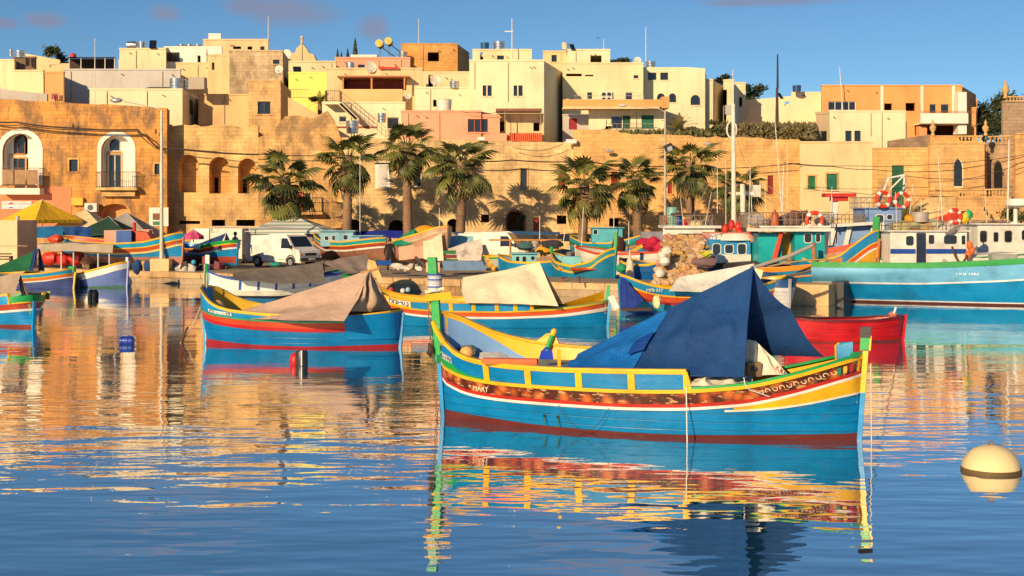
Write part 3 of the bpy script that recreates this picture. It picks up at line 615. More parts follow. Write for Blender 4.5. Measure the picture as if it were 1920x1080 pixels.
# ------------------------------------------------------------------ third luzzu, MFB-475
SB = [(0,1.75),(.03,1.45),(.06,1.24),(.1,1.05),(.16,.90),(.24,.80),(.35,.76),(.6,.77),(.78,.85),(.9,1.0),(1,1.2)]
WB = [(0,2.0),(.04,1.66),(.08,1.42),(.14,1.28),(.22,1.22),(.4,1.20),(.71,1.22)]
B3 = luzzu('luzzu', 'yellow railed luzzu with a white number plate MFB-475 under a cream canvas', (694, 44.0), (1137, 42.7), 2.5, wale=(.66,.09,.015), hull=(.0,.22,.42), hs=.72, S=SB, W=WB, wu=(0,.71), div=(.2,.29,.38,.475,.57,.645), upper=(.01,.27,.48), wedge=YEL, sternpost=None, inner=(.82,.5,.03), boot=None, stemcol=(.02,.3,.55), frame=YEL, stern_gun=(.2,.34,.12), thw=2)
B3.band('bow_panel', paint(YEL, .35), lambda u: fn(SB)(u)+.03, lambda u: fn(WB)(u)-.02, .008, 0, .19, (1,))
B3.band('green_bow_patch', paint(GRN, .35), lambda u: fn(SB)(u)+.1, lambda u: fn(WB)(u)-.04, .014, .015, .07, (1,))
B3.plate(.105, .205, .10, .36, plain((.82,.81,.78), .4), rel=SB, txt='MFB-475', size=.3)
B3.post('stern_head', paint((.02,.36,.12), .35), 1, 1.2, 1.95, .12, .1, -.12)
p = P(1138, 545, 42.4)
tarp('boat_tent', 'cream canvas tent with a sharp peak over the luzzu numbered MFB-475', [
  ('sheet', cloth((.78,.67,.46), .8, .12), [[P(868,520,43.2), P(940,508,43), P(1011,491,42.8)], [P(866,545,42.6), P(950,535,42.2), P(1028,530,42.2)], [P(874,568,41.9), P(950,569,41.7), P(1047,574,41.6)]], .10),
  ('far_sheet', cloth((.72,.61,.42), .8, .12), [[P(868,520,43.2), P(940,508,43), P(1011,491,42.8)], [P(880,560,44.2), P(960,560,44.2), P(1056,572,43.8)]], .08)])
MB().box(P(1150,567,42), (.2,.2,.48), 0, 0, -.45).thing('fender', 'white foam block fender hanging off the stern of the luzzu MFB-475', 'fender', plain((.8,.76,.68), .6))
loft(MB(), [[P(1058,568,42.6), P(1100,556,42.6), P(1133,545,42.7)], [P(1062,582,43), P(1100,576,43), P(1133,566,43)]], 10, 4, .02).thing('side_board', 'yellow raised board along the far stern of the luzzu MFB-475', 'board', paint(YEL, .4), None, None, True)
# ------------------------------------------------------------------ land
GZ = .64
def qy(x): return 69.2-.51*(x+18.7)           # front line of the quay
road = plaster((.30,.26,.21), .5); qtop = stone((.42,.32,.21), .5, 3, 3)
qst = stone((.62,.37,.15), .9, .38, .9, (.10,.055,.03))
mb = MB()
def slab(pts, z0, z1): return MB().prism([V((x, y, z0)) for x, y in pts], (0,0,z1-z0))
struct('quay', slab([(-47,qy(-47)), (1.6,qy(1.6)), (1.6,84), (-47,84)], -2, GZ-.02), qtop)
struct('pier', slab([(1.62,qy(1.62)), (12.6,qy(12.6)), (14.6,qy(12.6)+3.2), (1.62,qy(1.62)+5.4)], -2, GZ-.024), qtop)
struct('street', slab([(-140,84.02), (140,84.02), (140,100), (-140,100)], -2, GZ), road)
struct('hillside', MB().add([(-500,99,.5),(500,99,.5),(500,150,9),(-500,150,9),(500,420,16),(-500,420,16),(-500,2000,14),(500,2000,14)], [(0,1,2,3),(3,2,4,5),(5,4,7,6)]), plaster((.14,.13,.06), .6))
# capstones and facing blocks of the quay, one by one
qr = T('quay_wall', 'weathered limestone wall with capstones along the edge of quay and pier', 'quay wall', (0, qy(0), 0))
d = V((1,-.51,0)).normalized(); nn = V((-.51,-1,0)).normalized()
x = -46.0; k = 0
capm = stone((.66,.44,.22), .45, 3, 4, (.16,.10,.05)); lowm = qst
protos = []
for i in range(6):
    mb = MB(); l = 1.5+.13*i; vs = []
    for (a, b_, c) in ((0,.06,.0),(l-.03,.06,.0),(l-.03,-.7,.0),(0,-.7,.0),(0,.10,.3),(l-.03,.10,.3),(l-.03,-.7,.3),(0,-.7,.3)):
        vs.append(d*a+nn*b_+V((R.uniform(-.01,.01), R.uniform(-.02,.02), c+R.uniform(-.015,.015))))
    mb.hexa(vs); protos.append((mb.mesh('capstone', capm), mb.mesh('facing_block', lowm), l))
while x < 12.2:
    i = R.randrange(6); me, mf, l = protos[i]; dx = l*d.x
    if x+dx > 12.7: break
    o = bpy.data.objects.new('capstone', me); COL.objects.link(o); o.parent = qr; o.location = V((x, qy(x), GZ-.29+R.uniform(-.015,.015)))-qr.location
    for r_ in range(2):
        o = bpy.data.objects.new('facing_block', mf); COL.objects.link(o); o.parent = qr; o.location = V((x+r_*.35, qy(x+r_*.35), GZ-.6-r_*.315))-nn*R.uniform(.04,.14)-qr.location
    x += dx
MB().box((12.55, qy(12.55)+.1, .2), (1.7,1.9,1.35), -.46).thing('pier_block', 'squared pale stone block standing at the head of the pier', 'stone block', capm, None)
MB().box((13.95, qy(12.5)+.8, .2), (.5,1.8,1.5), -.46).thing('shaded_pier_end', 'black box painted as the shaded end face of the pier', 'fender', blk(), None)  # black box stands for the pier's shaded end face, shade put into colour

# ------------------------------------------------------------------ buildings
class Bld:
    def __init__(s, name, label, x0, x1, ytop, D, mt, op=(), side=None, depth=7, poly=None, D1=None, cat='building', coping=True, zbot=GZ, arch_back=None, smat=None, th=.3):
        D1 = D1 or D; s.A = V((X(x0,D), D, 0)); s.B = V((X(x1,D1), D1, 0)); s.mt = mt
        s.U = (s.B-s.A).normalized(); s.Nn = V((-s.U.y, s.U.x, 0)); s.L = (s.B-s.A).length
        zt = Z(ytop, D); s.zt = zt; s.root = T(name, label, cat, (s.A.x+(s.B-s.A).x/2, (D+D1)/2, zbot)); s.zb = zbot
        side = x1 if side is None else side
        D2 = D1+depth; Cc = V((X(side,D2), D2, 0)); D3 = D+depth; Aa = V((X(x0,D3), D3, 0))
        if poly: outer = [(0,zbot),(s.L,zbot)]+[s.uz(a,b) for a,b in poly]
        else: outer = [(0,zbot),(s.L,zbot),(s.L,zt),(0,zt)]
        ze = outer[2][1]
        holes = [s.outline(o) for o in op]
        MB().wall(s.fr, outer, holes, th).build('wall', mt, s.root)
        i3 = s.Nn*(th+.002); sm = smat or mt; up = V((0,0,1))
        def slabw(p, q, t, z1, z1b=None):
            dd = (q-p).normalized(); n_ = V((-dd.y, dd.x, 0))*t; z1b = z1 if z1b is None else z1b
            return MB().hexa([p+up*zbot, q+up*zbot, q+n_+up*zbot, p+n_+up*zbot, p+up*z1, q+up*z1b, q+n_+up*z1b, p+n_+up*z1])
        slabw(s.B+i3, Cc, .3, ze-.01).build('side_wall', sm, s.root)
        slabw(Aa, s.A+i3, .3, min(zt, outer[-1][1])-.01).build('side_wall', sm, s.root)
        slabw(Cc-s.Nn*.0, Aa, .3, zt-.4).build('rear_wall', mt, s.root)
        lowz = min(p[1] for p in outer[2:])-.35
        e = .31
        MB().hexa([s.A+s.Nn*e+s.U*.31+up*(lowz-.2), s.B+s.Nn*e-s.U*.31+up*(lowz-.2), Cc-s.U*.31-s.Nn*.31+up*(lowz-.2), Aa+s.U*.31-s.Nn*.31+up*(lowz-.2), s.A+s.Nn*e+s.U*.31+up*lowz, s.B+s.Nn*e-s.U*.31+up*lowz, Cc-s.U*.31-s.Nn*.31+up*lowz, Aa+s.U*.31-s.Nn*.31+up*lowz]).build('roof', mt, s.root)
        if coping and not poly: s.rect('coping', x0-.5, x1+.5, ytop-1, ytop+2, -.06, th+.05, mt, dz=.005)
        for o in op: s.opening(o)
    def t(s, px):
        k = (px-960)/F; dx, dy = s.B.x-s.A.x, s.B.y-s.A.y; return (k*s.A.y-s.A.x)/(dx-k*dy)
    def uz(s, px, py):
        t = s.t(px); y = s.A.y+t*(s.B.y-s.A.y); return (t*s.L, Z(py, y))
    def fr(s, u, z, d): return tuple(s.A+s.U*u+s.Nn*d+V((0,0,z)))
    def at(s, px, py, d=0): u, z = s.uz(px, py); return V(s.fr(u, z, d))
    def outline(s, o):
        k, x0, x1, y0, y1 = o[:5]; (u0, z1), (u1, z0) = s.uz(x0, y0), s.uz(x1, y1); 
        if k.startswith('a'):
            r = (u1-u0)/2; h = min(r, (z1-z0)*.6); sp = z1-h
            return [(u0,z0),(u0,sp)]+[((u0+u1)/2-r*cos(pi*i/10), sp+h*sin(pi*i/10)) for i in range(1, 10)]+[(u1,sp),(u1,z0)]
        if k.startswith('g'):
            sp = z0+(z1-z0)*.68; m_ = (u0+u1)/2; h = z1-sp; r = u1-u0
            return [(u0,z0),(u0,sp),(u0+r*.08,sp+h*.42),(u0+r*.24,sp+h*.76),(m_,z1),(u1-r*.24,sp+h*.76),(u1-r*.08,sp+h*.42),(u1,sp),(u1,z0)]
        return [(u0,z0),(u0,z1),(u1,z1),(u1,z0)]
    def rect(s, name, x0, x1, y0, y1, d0, d1, mt, parent=None, dz=0):
        (u0, z1), (u1, z0) = s.uz(x0, y0), s.uz(x1, y1)
        f = lambda u, z, d: V(s.fr(u, z+dz, d))
        return MB().hexa([f(u0,z0,d0), f(u1,z0,d0), f(u1,z0,d1), f(u0,z0,d1), f(u0,z1,d0), f(u1,z1,d0), f(u1,z1,d1), f(u0,z1,d1)]).build(name, mt, parent or s.root)
    def opening(s, o):
        k = o[0]; c = o[5] if len(o) > 5 else (.5,.46,.4); ol = s.outline(o); kk = k.strip('ag')
        if kk in ('o',): return
        us = [p[0] for p in ol]; zs = [p[1] for p in ol]; u0, u1, z0, z1 = min(us), max(us), min(zs), max(zs)
        f = lambda u, z, d: V(s.fr(u, z, d)); m_ = paint(c, .5)
        def bar(mb, a, b_, c0, c1, d0, d1): mb.hexa([f(a,c0,d0), f(b_,c0,d0), f(b_,c0,d1), f(a,c0,d1), f(a,c1,d0), f(b_,c1,d0), f(b_,c1,d1), f(a,c1,d1)])
        t = min(.06, (u1-u0)*.09)
        if kk in ('w', 'wc'):
            mb = MB(); mb.wall(lambda u, z, d: s.fr(u, z, d+.10), [p for p in ol], [[(lerp(p[0],(u0+u1)/2,t*2/(u1-u0)), lerp(p[1],(z0+z1)/2,t*2/(z1-z0))) for p in ol]], .05)
            n = max(1, round((u1-u0)/.62))
            for i in range(1, n): q = lerp(u0, u1, i/n); bar(mb, q-t/2, q+t/2, z0+.02, z1-.02 if k[0] not in 'ag' or n > 1 and i*2 == n else z0+(z1-z0)*.6, .095, .14)
            fo = mb.build('window', m_, s.root)
            mb = MB(); mb.prism([f(p[0], p[1], .152) for p in ol], s.Nn*.02); mb.build('pane', glass(), fo)
            if kk == 'wc': bar(mb2 := MB(), u0+.02, lerp(u0,u1,.46), z0, z1, .178, .19); bar(mb2, lerp(u0,u1,.56), u1, z0, z1, .178, .19); mb2.build('curtain', cloth((.7,.68,.62)), fo)
            s.sill(u0, u1, z0)
            if s.A.y < 93 and k[0] not in 'ag': s.ring(o, .11, ls5, .04)
        elif kk == 's':
            for a, b_ in ((u0+.01, (u0+u1)/2-.008), ((u0+u1)/2+.008, u1-.01)):
                mb = MB(); bar(mb, a, b_, z0, z1, .1, .13); nsl = max(4, int((z1-z0)/.13))
                for i in range(nsl):
                    zz = lerp(z0+.06, z1-.06, (i+.5)/nsl); mb.hexa([f(a+.05,zz-.05,.062), f(b_-.05,zz-.05,.062), f(b_-.05,zz-.05,.098), f(a+.05,zz-.05,.098), f(a+.05,zz+.03,.09), f(b_-.05,zz+.03,.09), f(b_-.05,zz+.03,.098), f(a+.05,zz+.03,.098)])
                mb.build('shutter', m_, s.root)
            s.sill(u0, u1, z0)
            if s.A.y < 93: s.ring(o, .11, ls5, .04)
        elif kk == 'd':
            mb = MB(); mb.prism([f(p[0], p[1], .14) for p in ol], s.Nn*.06); dr = mb.build('door', m_, s.root)
            mb = MB()
            for i in range(2):
                for j in range(2): a = lerp(u0,u1,.1+.44*i); b_ = lerp(u0,u1,.46+.44*i); q = lerp(z0,z1,.08+.4*j); r_ = lerp(z0,z1,.42+.4*j); bar(MB() if 0 else mb, a, b_, q, r_, .12, .138)
            mb.build('panel', m_, dr); dr.children[0]['kind'] = 'stuff'
    def sill(s, u0, u1, z0):
        f = lambda u, z, d: V(s.fr(u, z, d)); a, b_, q, r_ = u0-.07, u1+.07, z0-.1, z0-.004
        MB().hexa([f(a,q,-.07), f(b_,q,-.07), f(b_,q,-.003), f(a,q,-.003), f(a,r_,-.07), f(b_,r_,-.07), f(b_,r_,-.003), f(a,r_,-.003)]).build('sill', s.mt, s.root)
    def rail(s, x0, x1, y0, y1, d, mt=None, name='railing', every=.13, ends=True, d0=-.02, parent=None):
        mt = mt or blk(); (u0, z1), (u1, z0) = s.uz(x0, y0), s.uz(x1, y1); mb = MB(); f = lambda u, z, q: V(s.fr(u, z, q))
        pth = [f(u0,0,d0), f(u0,0,-d), f(u1,0,-d), f(u1,0,d0)] if ends else [f(u0,0,-d), f(u1,0,-d)]
        for a, b_ in zip(pth, pth[1:]):
            for z in (z0+.05, z1): mb.tube([a+V((0,0,z)), b_+V((0,0,z))], .022, 5)
            n = max(1, int((b_-a).length/every))
            for i in range(n+1): q = a.lerp(b_, i/n); mb.cyl(q+V((0,0,z0)), q+V((0,0,z1)), .012, n=4, caps=False)
        return mb.build(name, mt, parent or s.root)
    def niche(s, o, back, d, items=()):    # recessed back wall behind an arched hole
        ol = s.outline(o); us = [p[0] for p in ol]; zs = [p[1] for p in ol]; f = lambda u, z, q: s.fr(u, z, q+d)
        a, b_, q, r_ = min(us)-.05, max(us)+.05, min(zs)-.02, max(zs)+.05
        MB().wall(f, [(a,q),(b_,q),(b_,r_),(a,r_)], [s.outline(i) for i in items], .12).build('niche_wall', back, s.root)
        MB().wall(lambda u, z, e: s.fr(u, z, .302+e), [(a-.1,q-.1),(b_+.1,q-.1),(b_+.1,r_+.1),(a-.1,r_+.1)], [ol], d-.304).build('reveal', back, s.root)
        h = s.A; s.A = s.A+s.Nn*d
        for i in items: s.opening(i)
        s.A = h
    def ring(s, o, w_, mt, pr=.06):
        ol = s.outline(o); us = [p[0] for p in ol]; zs = [p[1] for p in ol]; mx_, mz = (min(us)+max(us))/2, min(zs)
        ow = (max(us)-min(us))/2; oh = max(zs)-mz
        out = [(mx_+(p[0]-mx_)*(1+w_/ow), mz+(p[1]-mz)*(1+w_/oh)) for p in ol]
        n = len(ol); mb = MB()
        for i in range(n-1):
            p, q, r_, t_ = ol[i], ol[i+1], out[i+1], out[i]
            if n == 4 and i == 1: pass
            pts = [V(s.fr(*a, -pr)) for a in (p, q, r_, t_)]+[V(s.fr(*a, -.003)) for a in (p, q, r_, t_)]
            mb.add(pts, [(0,1,2,3),(3,2,6,7),(0,4,5,1),(0,3,7,4),(1,5,6,2)])
        return mb.build('arch_surround' if n > 4 else 'surround', mt, s.root)
def jag(x0, x1, y0, y1, n, a, rr=random.Random(3)):
    return [(lerp(x0,x1,i/n)+rr.uniform(-.3,.3)*(0<i<n), lerp(y0,y1,i/n)+rr.uniform(-a,a)) for i in range(n+1)][::-1]
SB_ = (.17,.045,.02)   # brown joinery
ls1 = stone((.74,.345,.085), .95, st=(.20,.12,.065)); ls2 = stone((.80,.51,.20), .5); ls3 = stone((.76,.45,.17), .7); ls4 = stone((.82,.57,.27), .4)
ls5 = stone((.76,.46,.17), .35); cr1 = plaster((.78,.64,.38), .4); cr2 = plaster((.80,.70,.45), .3); cr3 = plaster((.74,.55,.29), .4); cr4 = plaster((.76,.55,.29), .6)
white = plaster((.82,.77,.66), .3); pink = plaster((.78,.24,.11)); rosy = plaster((.80,.36,.22)); yel = plaster((.84,.78,.18), .1); orn = plaster((.74,.38,.14), .3); orn2 = plaster((.80,.36,.12), .2); grey = plaster((.52,.46,.40), .35); tan = plaster((.70,.46,.22), .6); peach = plaster((.80,.34,.14), .15); slate = plaster((.10,.08,.065), .2); gblue = plaster((.58,.54,.50), .35)
TW, DW = (.55,.5,.42), (.05,.045,.045)
# --- long old waterfront wall
a1 = ('ao', 5, 72, 250, 348); a2 = ('ao', 190, 247, 254, 352)
W1 = Bld('old_house', 'stained golden limestone house with two white arched balcony niches at the far left', -70, 313, 185, 91, ls1, [a1, a2, ('w',130,146,299,322,BRN), ('w',290,299,307,327,DW), ('ao',187,245,382,410)],
    poly=jag(-70,313,182,202,26,1.0), side=318, depth=5)
W1.niche(a1, white, .8, [('w',17,45,296,349,SB_), ('aw',17,44,250,288,SB_)]); W1.niche(a2, white, .7, [('w',198,223,289,351,(.7,.66,.6)), ('aw',199,221,258,283,(.7,.66,.6))])
W1.ring(a1, .32, white); W1.ring(a2, .28, white); W1.niche(('ao',187,245,382,430), orn2, .9)
for (x0, x1, y0, y1, d_) in ((10,84,353,365,1.0), (186,262,352,357,.8), (194,256,359,368,.45)): W1.rect('balcony_slab', x0, x1, y0, y1, -d_, -.003, white if x0 < 100 else ls2)
W1.rail(12, 82, 316, 349, .93, plain((.22,.12,.06), .6), every=.3); W1.rail(186, 261, 323, 352, .75)
for i in range(3): W1.rect('railing_panel', 14+23*i, 34+23*i, 319, 346, -.95, -.93, plain((.36,.2,.1), .7))
W1.rect('painted_wall', -70, 134, 350, 430, -.035, -.003, pink)
W1.rect('box_sign', 137, 158, 371, 385, -.35, -.003, plain((.75,.42,.01), .4)); 
W1.rect('white_panel', 280, 316, 389, 424, -.06, -.003, white); W1.rect('shutter', 287, 300, 400, 412, -.1, -.062, paint(SB_)); W1.rect('green_panel', 287, 300, 415, 422, -.1, -.062, paint((.02,.2,.08)))
sg = W1.rect('shop_sign', 4, 60, 377, 392, -.1, -.04, plain((.62,.60,.58), .5)); c0 = W1.at(22, 385, -.12)
MB().lathe([(0,-.01),(.27,-.01),(.27,.01),(0,.01)], c0, 20, 'Y').build('round_emblem', plain((.8,.76,.74), .5), sg)
mb = MB(); mb.prism([c0+V((.22*cos(a), -.02, .22*sin(a))) for a in [pi*i/12 for i in range(1,12)]], (0,.006,0)); mb.build('emblem_top', plain((.55,.01,.02), .5), sg)
mb = MB(); mb.prism([c0+V((.22*cos(a), -.02, -.22*sin(a))) for a in [pi*i/12 for i in range(2,11)]], (0,.006,0)); mb.build('emblem_bottom', plain((.05,.1,.4), .5), sg)
W1.rect('red_square', 16, 22.5, 380, 391.5, -.108, -.102, plain((.55,.01,.02), .5), sg)
put_text('~-~', .22, plain((.2,.22,.24), .6), W1.at(48,382,-.12), (1,0,0), (0,0,1), sg, width=.6)
ars = [('ao',335,372,290,361), ('ao',392,430,294,363), ('ao',446,481,297,363)]
W2 = Bld('arcade_wall', 'ochre wall with three blind arches left of the palms', 313, 484, 232, 92.5, ls2, ars+[('o',335,375,414,420),('o',397,422,412,424),('o',443,478,412,424)], poly=jag(313,484,234,238,16,2.2))
for a in ars: W2.niche(a, ls5 if a[1] < 340 else stone((.72,.38,.12),.3), 1.1, [('o',a[1]+3,a[1]+11,a[3]+38,a[4]-2)] if a[1] > 380 else [])
W3 = Bld('ruined_wall', 'broken old wall with a sloping top behind the leftmost palm', 484, 640, 262, 92, ls3, [('s',552,567,360,396,(.30,.02,.01)), ('w',571,583,362,396,(.7,.66,.6))], poly=[(640,262),(634,244),(624,222),(614,208),(604,212),(588,222),(560,216),(534,218),(512,246),(484,258)])
W3.rail(553, 606, 371, 398, .8); W3.rect('balcony_slab', 551, 608, 398, 402, -.85, -.003, ls3)
W4 = Bld('waterfront_house', 'long ochre waterfront house behind the four tall palms', 640, 1075, 262, 91.5, ls4, [('w',703,732,308,353,(.78,.74,.66)), ('w',757,765,308,335,BRN), ('w',775,790,308,350,(.78,.74,.66)), ('w',976,988,317,356,BRN), ('s',1047,1060,318,355,(.36,.02,.01)),
   ('o',902,917,402,417), ('ao',728,760,412,436), ('ao',838,860,410,436), ('ao',652,676,411,436), ('ao',949,984,394,434), ('d',1000,1013,408,436,(.4,.06,.01)), ('o',1044,1062,404,420)], poly=jag(640,1075,258,268,36,1.2))
W4.ring(('ao',951,982,396,434), .12, paint((.2,.03,.015)), .12); W4.rect('white_panel', 703, 733, 303, 355, -.04, -.003, white); W4.rect('shutter', 709, 726, 309, 352, -.07, -.042, paint((.6,.56,.5)))
W5 = Bld('terrace_wall', 'orange stone retaining wall behind the right hand palms', 1075, 1500, 246, 91, stone((.82,.47,.17), .4), [('s',1146,1158,322,357,(.36,.02,.01)), ('s',1252,1260,340,363,(.36,.02,.01)), ('s',1439,1450,329,364,(.30,.02,.01)), ('o',1142,1160,409,424), ('w',1412,1424,338,362,DW)], poly=jag(1160,1500,250,262,26,2)+jag(1075,1159,243,243,5,.6))
W6 = Bld('cream_house', 'pale cream plastered house with two green shuttered windows on the waterfront', 1500, 1637, 266, 90.5, cr3, [('s',1515,1529,330,355,(.015,.16,.05)), ('s',1550,1570,326,356,(.012,.15,.08))], depth=6)
W7 = Bld('stone_house', 'smooth honey stone house with a tall green door on the waterfront', 1637, 1743, 278, 90.3, ls5, [('s',1672,1695,310,398,(.012,.11,.05))], depth=6)
urn = [(0,0),(.12,0),(.13,.1),(.08,.16),(.1,.25),(.2,.42),(.22,.58),(.12,.72),(.07,.8),(.1,.9),(.06,1.0),(.02,1.12),(0,1.14)]
def balus(b, x0, x1, y0, y1, d, mt, name='balustrade', n=None):
    (u0, z1), (u1, z0) = b.uz(x0, y0), b.uz(x1, y1); f = lambda u, z, q: V(b.fr(u, z, q)); h = z1-z0
    n = n or int((u1-u0)/.26); r_ = T('x', '', '', (0,0,0)); bpy.data.objects.remove(r_)
    top = MB(); [top.hexa([f(u0,z,d-.12), f(u1,z,d-.12), f(u1,z,d+.12), f(u0,z,d+.12), f(u0,z+.1,d-.12), f(u1,z+.1,d-.12), f(u1,z+.1,d+.12), f(u0,z+.1,d+.12)]) for z in (z0, z1-.1)]
    o = top.build(name, mt, b.root); o['kind'] = 'stuff'
    me = MB().lathe([(.05,0),(.05,.06),(.035,.1),(.085,h*.32),(.035,h*.62),(.05,h-.26),(.05,h-.2)], (0,0,0), 8).mesh('baluster', mt, sm=True)
    for i in range(n):
        q = bpy.data.objects.new('baluster', me); COL.objects.link(q); q.parent = b.root; q.location = f(lerp(u0,u1,(i+.5)/n), z0+.1, d)-b.root.location
C1 = Bld('gothic_house', 'ornate honey stone house with a pointed window, balustrades and urns', 1743, 1846, 268, 89.5, stone((.74,.44,.17), .35), [('gw',1788,1807,296,351,(.8,.74,.5))], side=1848, depth=2)
balus(C1, 1752, 1843, 254, 267, .12, ls5); C1.rect('balcony_slab', 1743, 1800, 364, 368, -.9, -.003, ls2); balus(C1, 1747, 1792, 354, 364, -.8, ls5, n=14); C1.rect('awning', 1750, 1790, 354, 357, -.7, -.6, plain((.1,.02,.02)))
for x_ in (1750, 1849):
    me = MB().lathe([(a*1.1, z) for a, z in urn], (0,0,0), 10).mesh('urn', ls2, sm=True); q = bpy.data.objects.new('urn', me); COL.objects.link(q); q.parent = C1.root; q.location = C1.at(x_, 254, .1)-C1.root.location
C2 = Bld('gothic_wing', 'shaded stone wing with a slender pointed window behind the long balcony', 1846, 1908, 268, 92.5, stone((.50,.33,.20), .5), [('gw',1861,1880,300,354,(.2,.15,.12))], D1=91.0)  # the wing's shade is put into its darker stone colour
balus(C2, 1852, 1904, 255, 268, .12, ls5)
C3 = Bld('balcony_block', 'lit stone terrace block with a stone balustrade under the gothic house', 1795, 1893, 371, 87.8, stone((.74,.43,.17), .35), [], depth=1.5); balus(C3, 1797, 1892, 354, 371, .2, ls5, n=15)
C4 = Bld('corner_house', 'tall orange stone house cut by the right edge of the picture', 1904, 2010, 250, 88, stone((.76,.42,.16), .4), [], depth=8, coping=True)
C5 = Bld('upper_corner_house', 'grey brown stone house with balustrade and finial at the top right', 1880, 2010, 190, 100, stone((.42,.30,.20), .5), [], depth=6)
balus(C5, 1886, 2005, 180, 190, .15, ls5); q = bpy.data.objects.new('finial', bpy.data.meshes['urn']); COL.objects.link(q); q.parent = C5.root; q.location = C5.at(1886, 184, .1)-C5.root.location; q.scale = (1.2,1.2,1.3)
C6 = Bld('parapet_house', 'low shaded brown stone parapet beside the gothic house', 1666, 1744, 258, 96, stone((.36,.25,.16), .5), [], poly=[(1744,252),(1666,264)], depth=4)  # brown stone darkened, the parapet's shade is part of its colour
C7 = Bld('ramp_wall', 'cream rubble wall sloping down to the right of the feather palm', 1700, 1800, 372, 88.2, ls4, [], poly=[(1800,368),(1742,370),(1700,398)], depth=1)
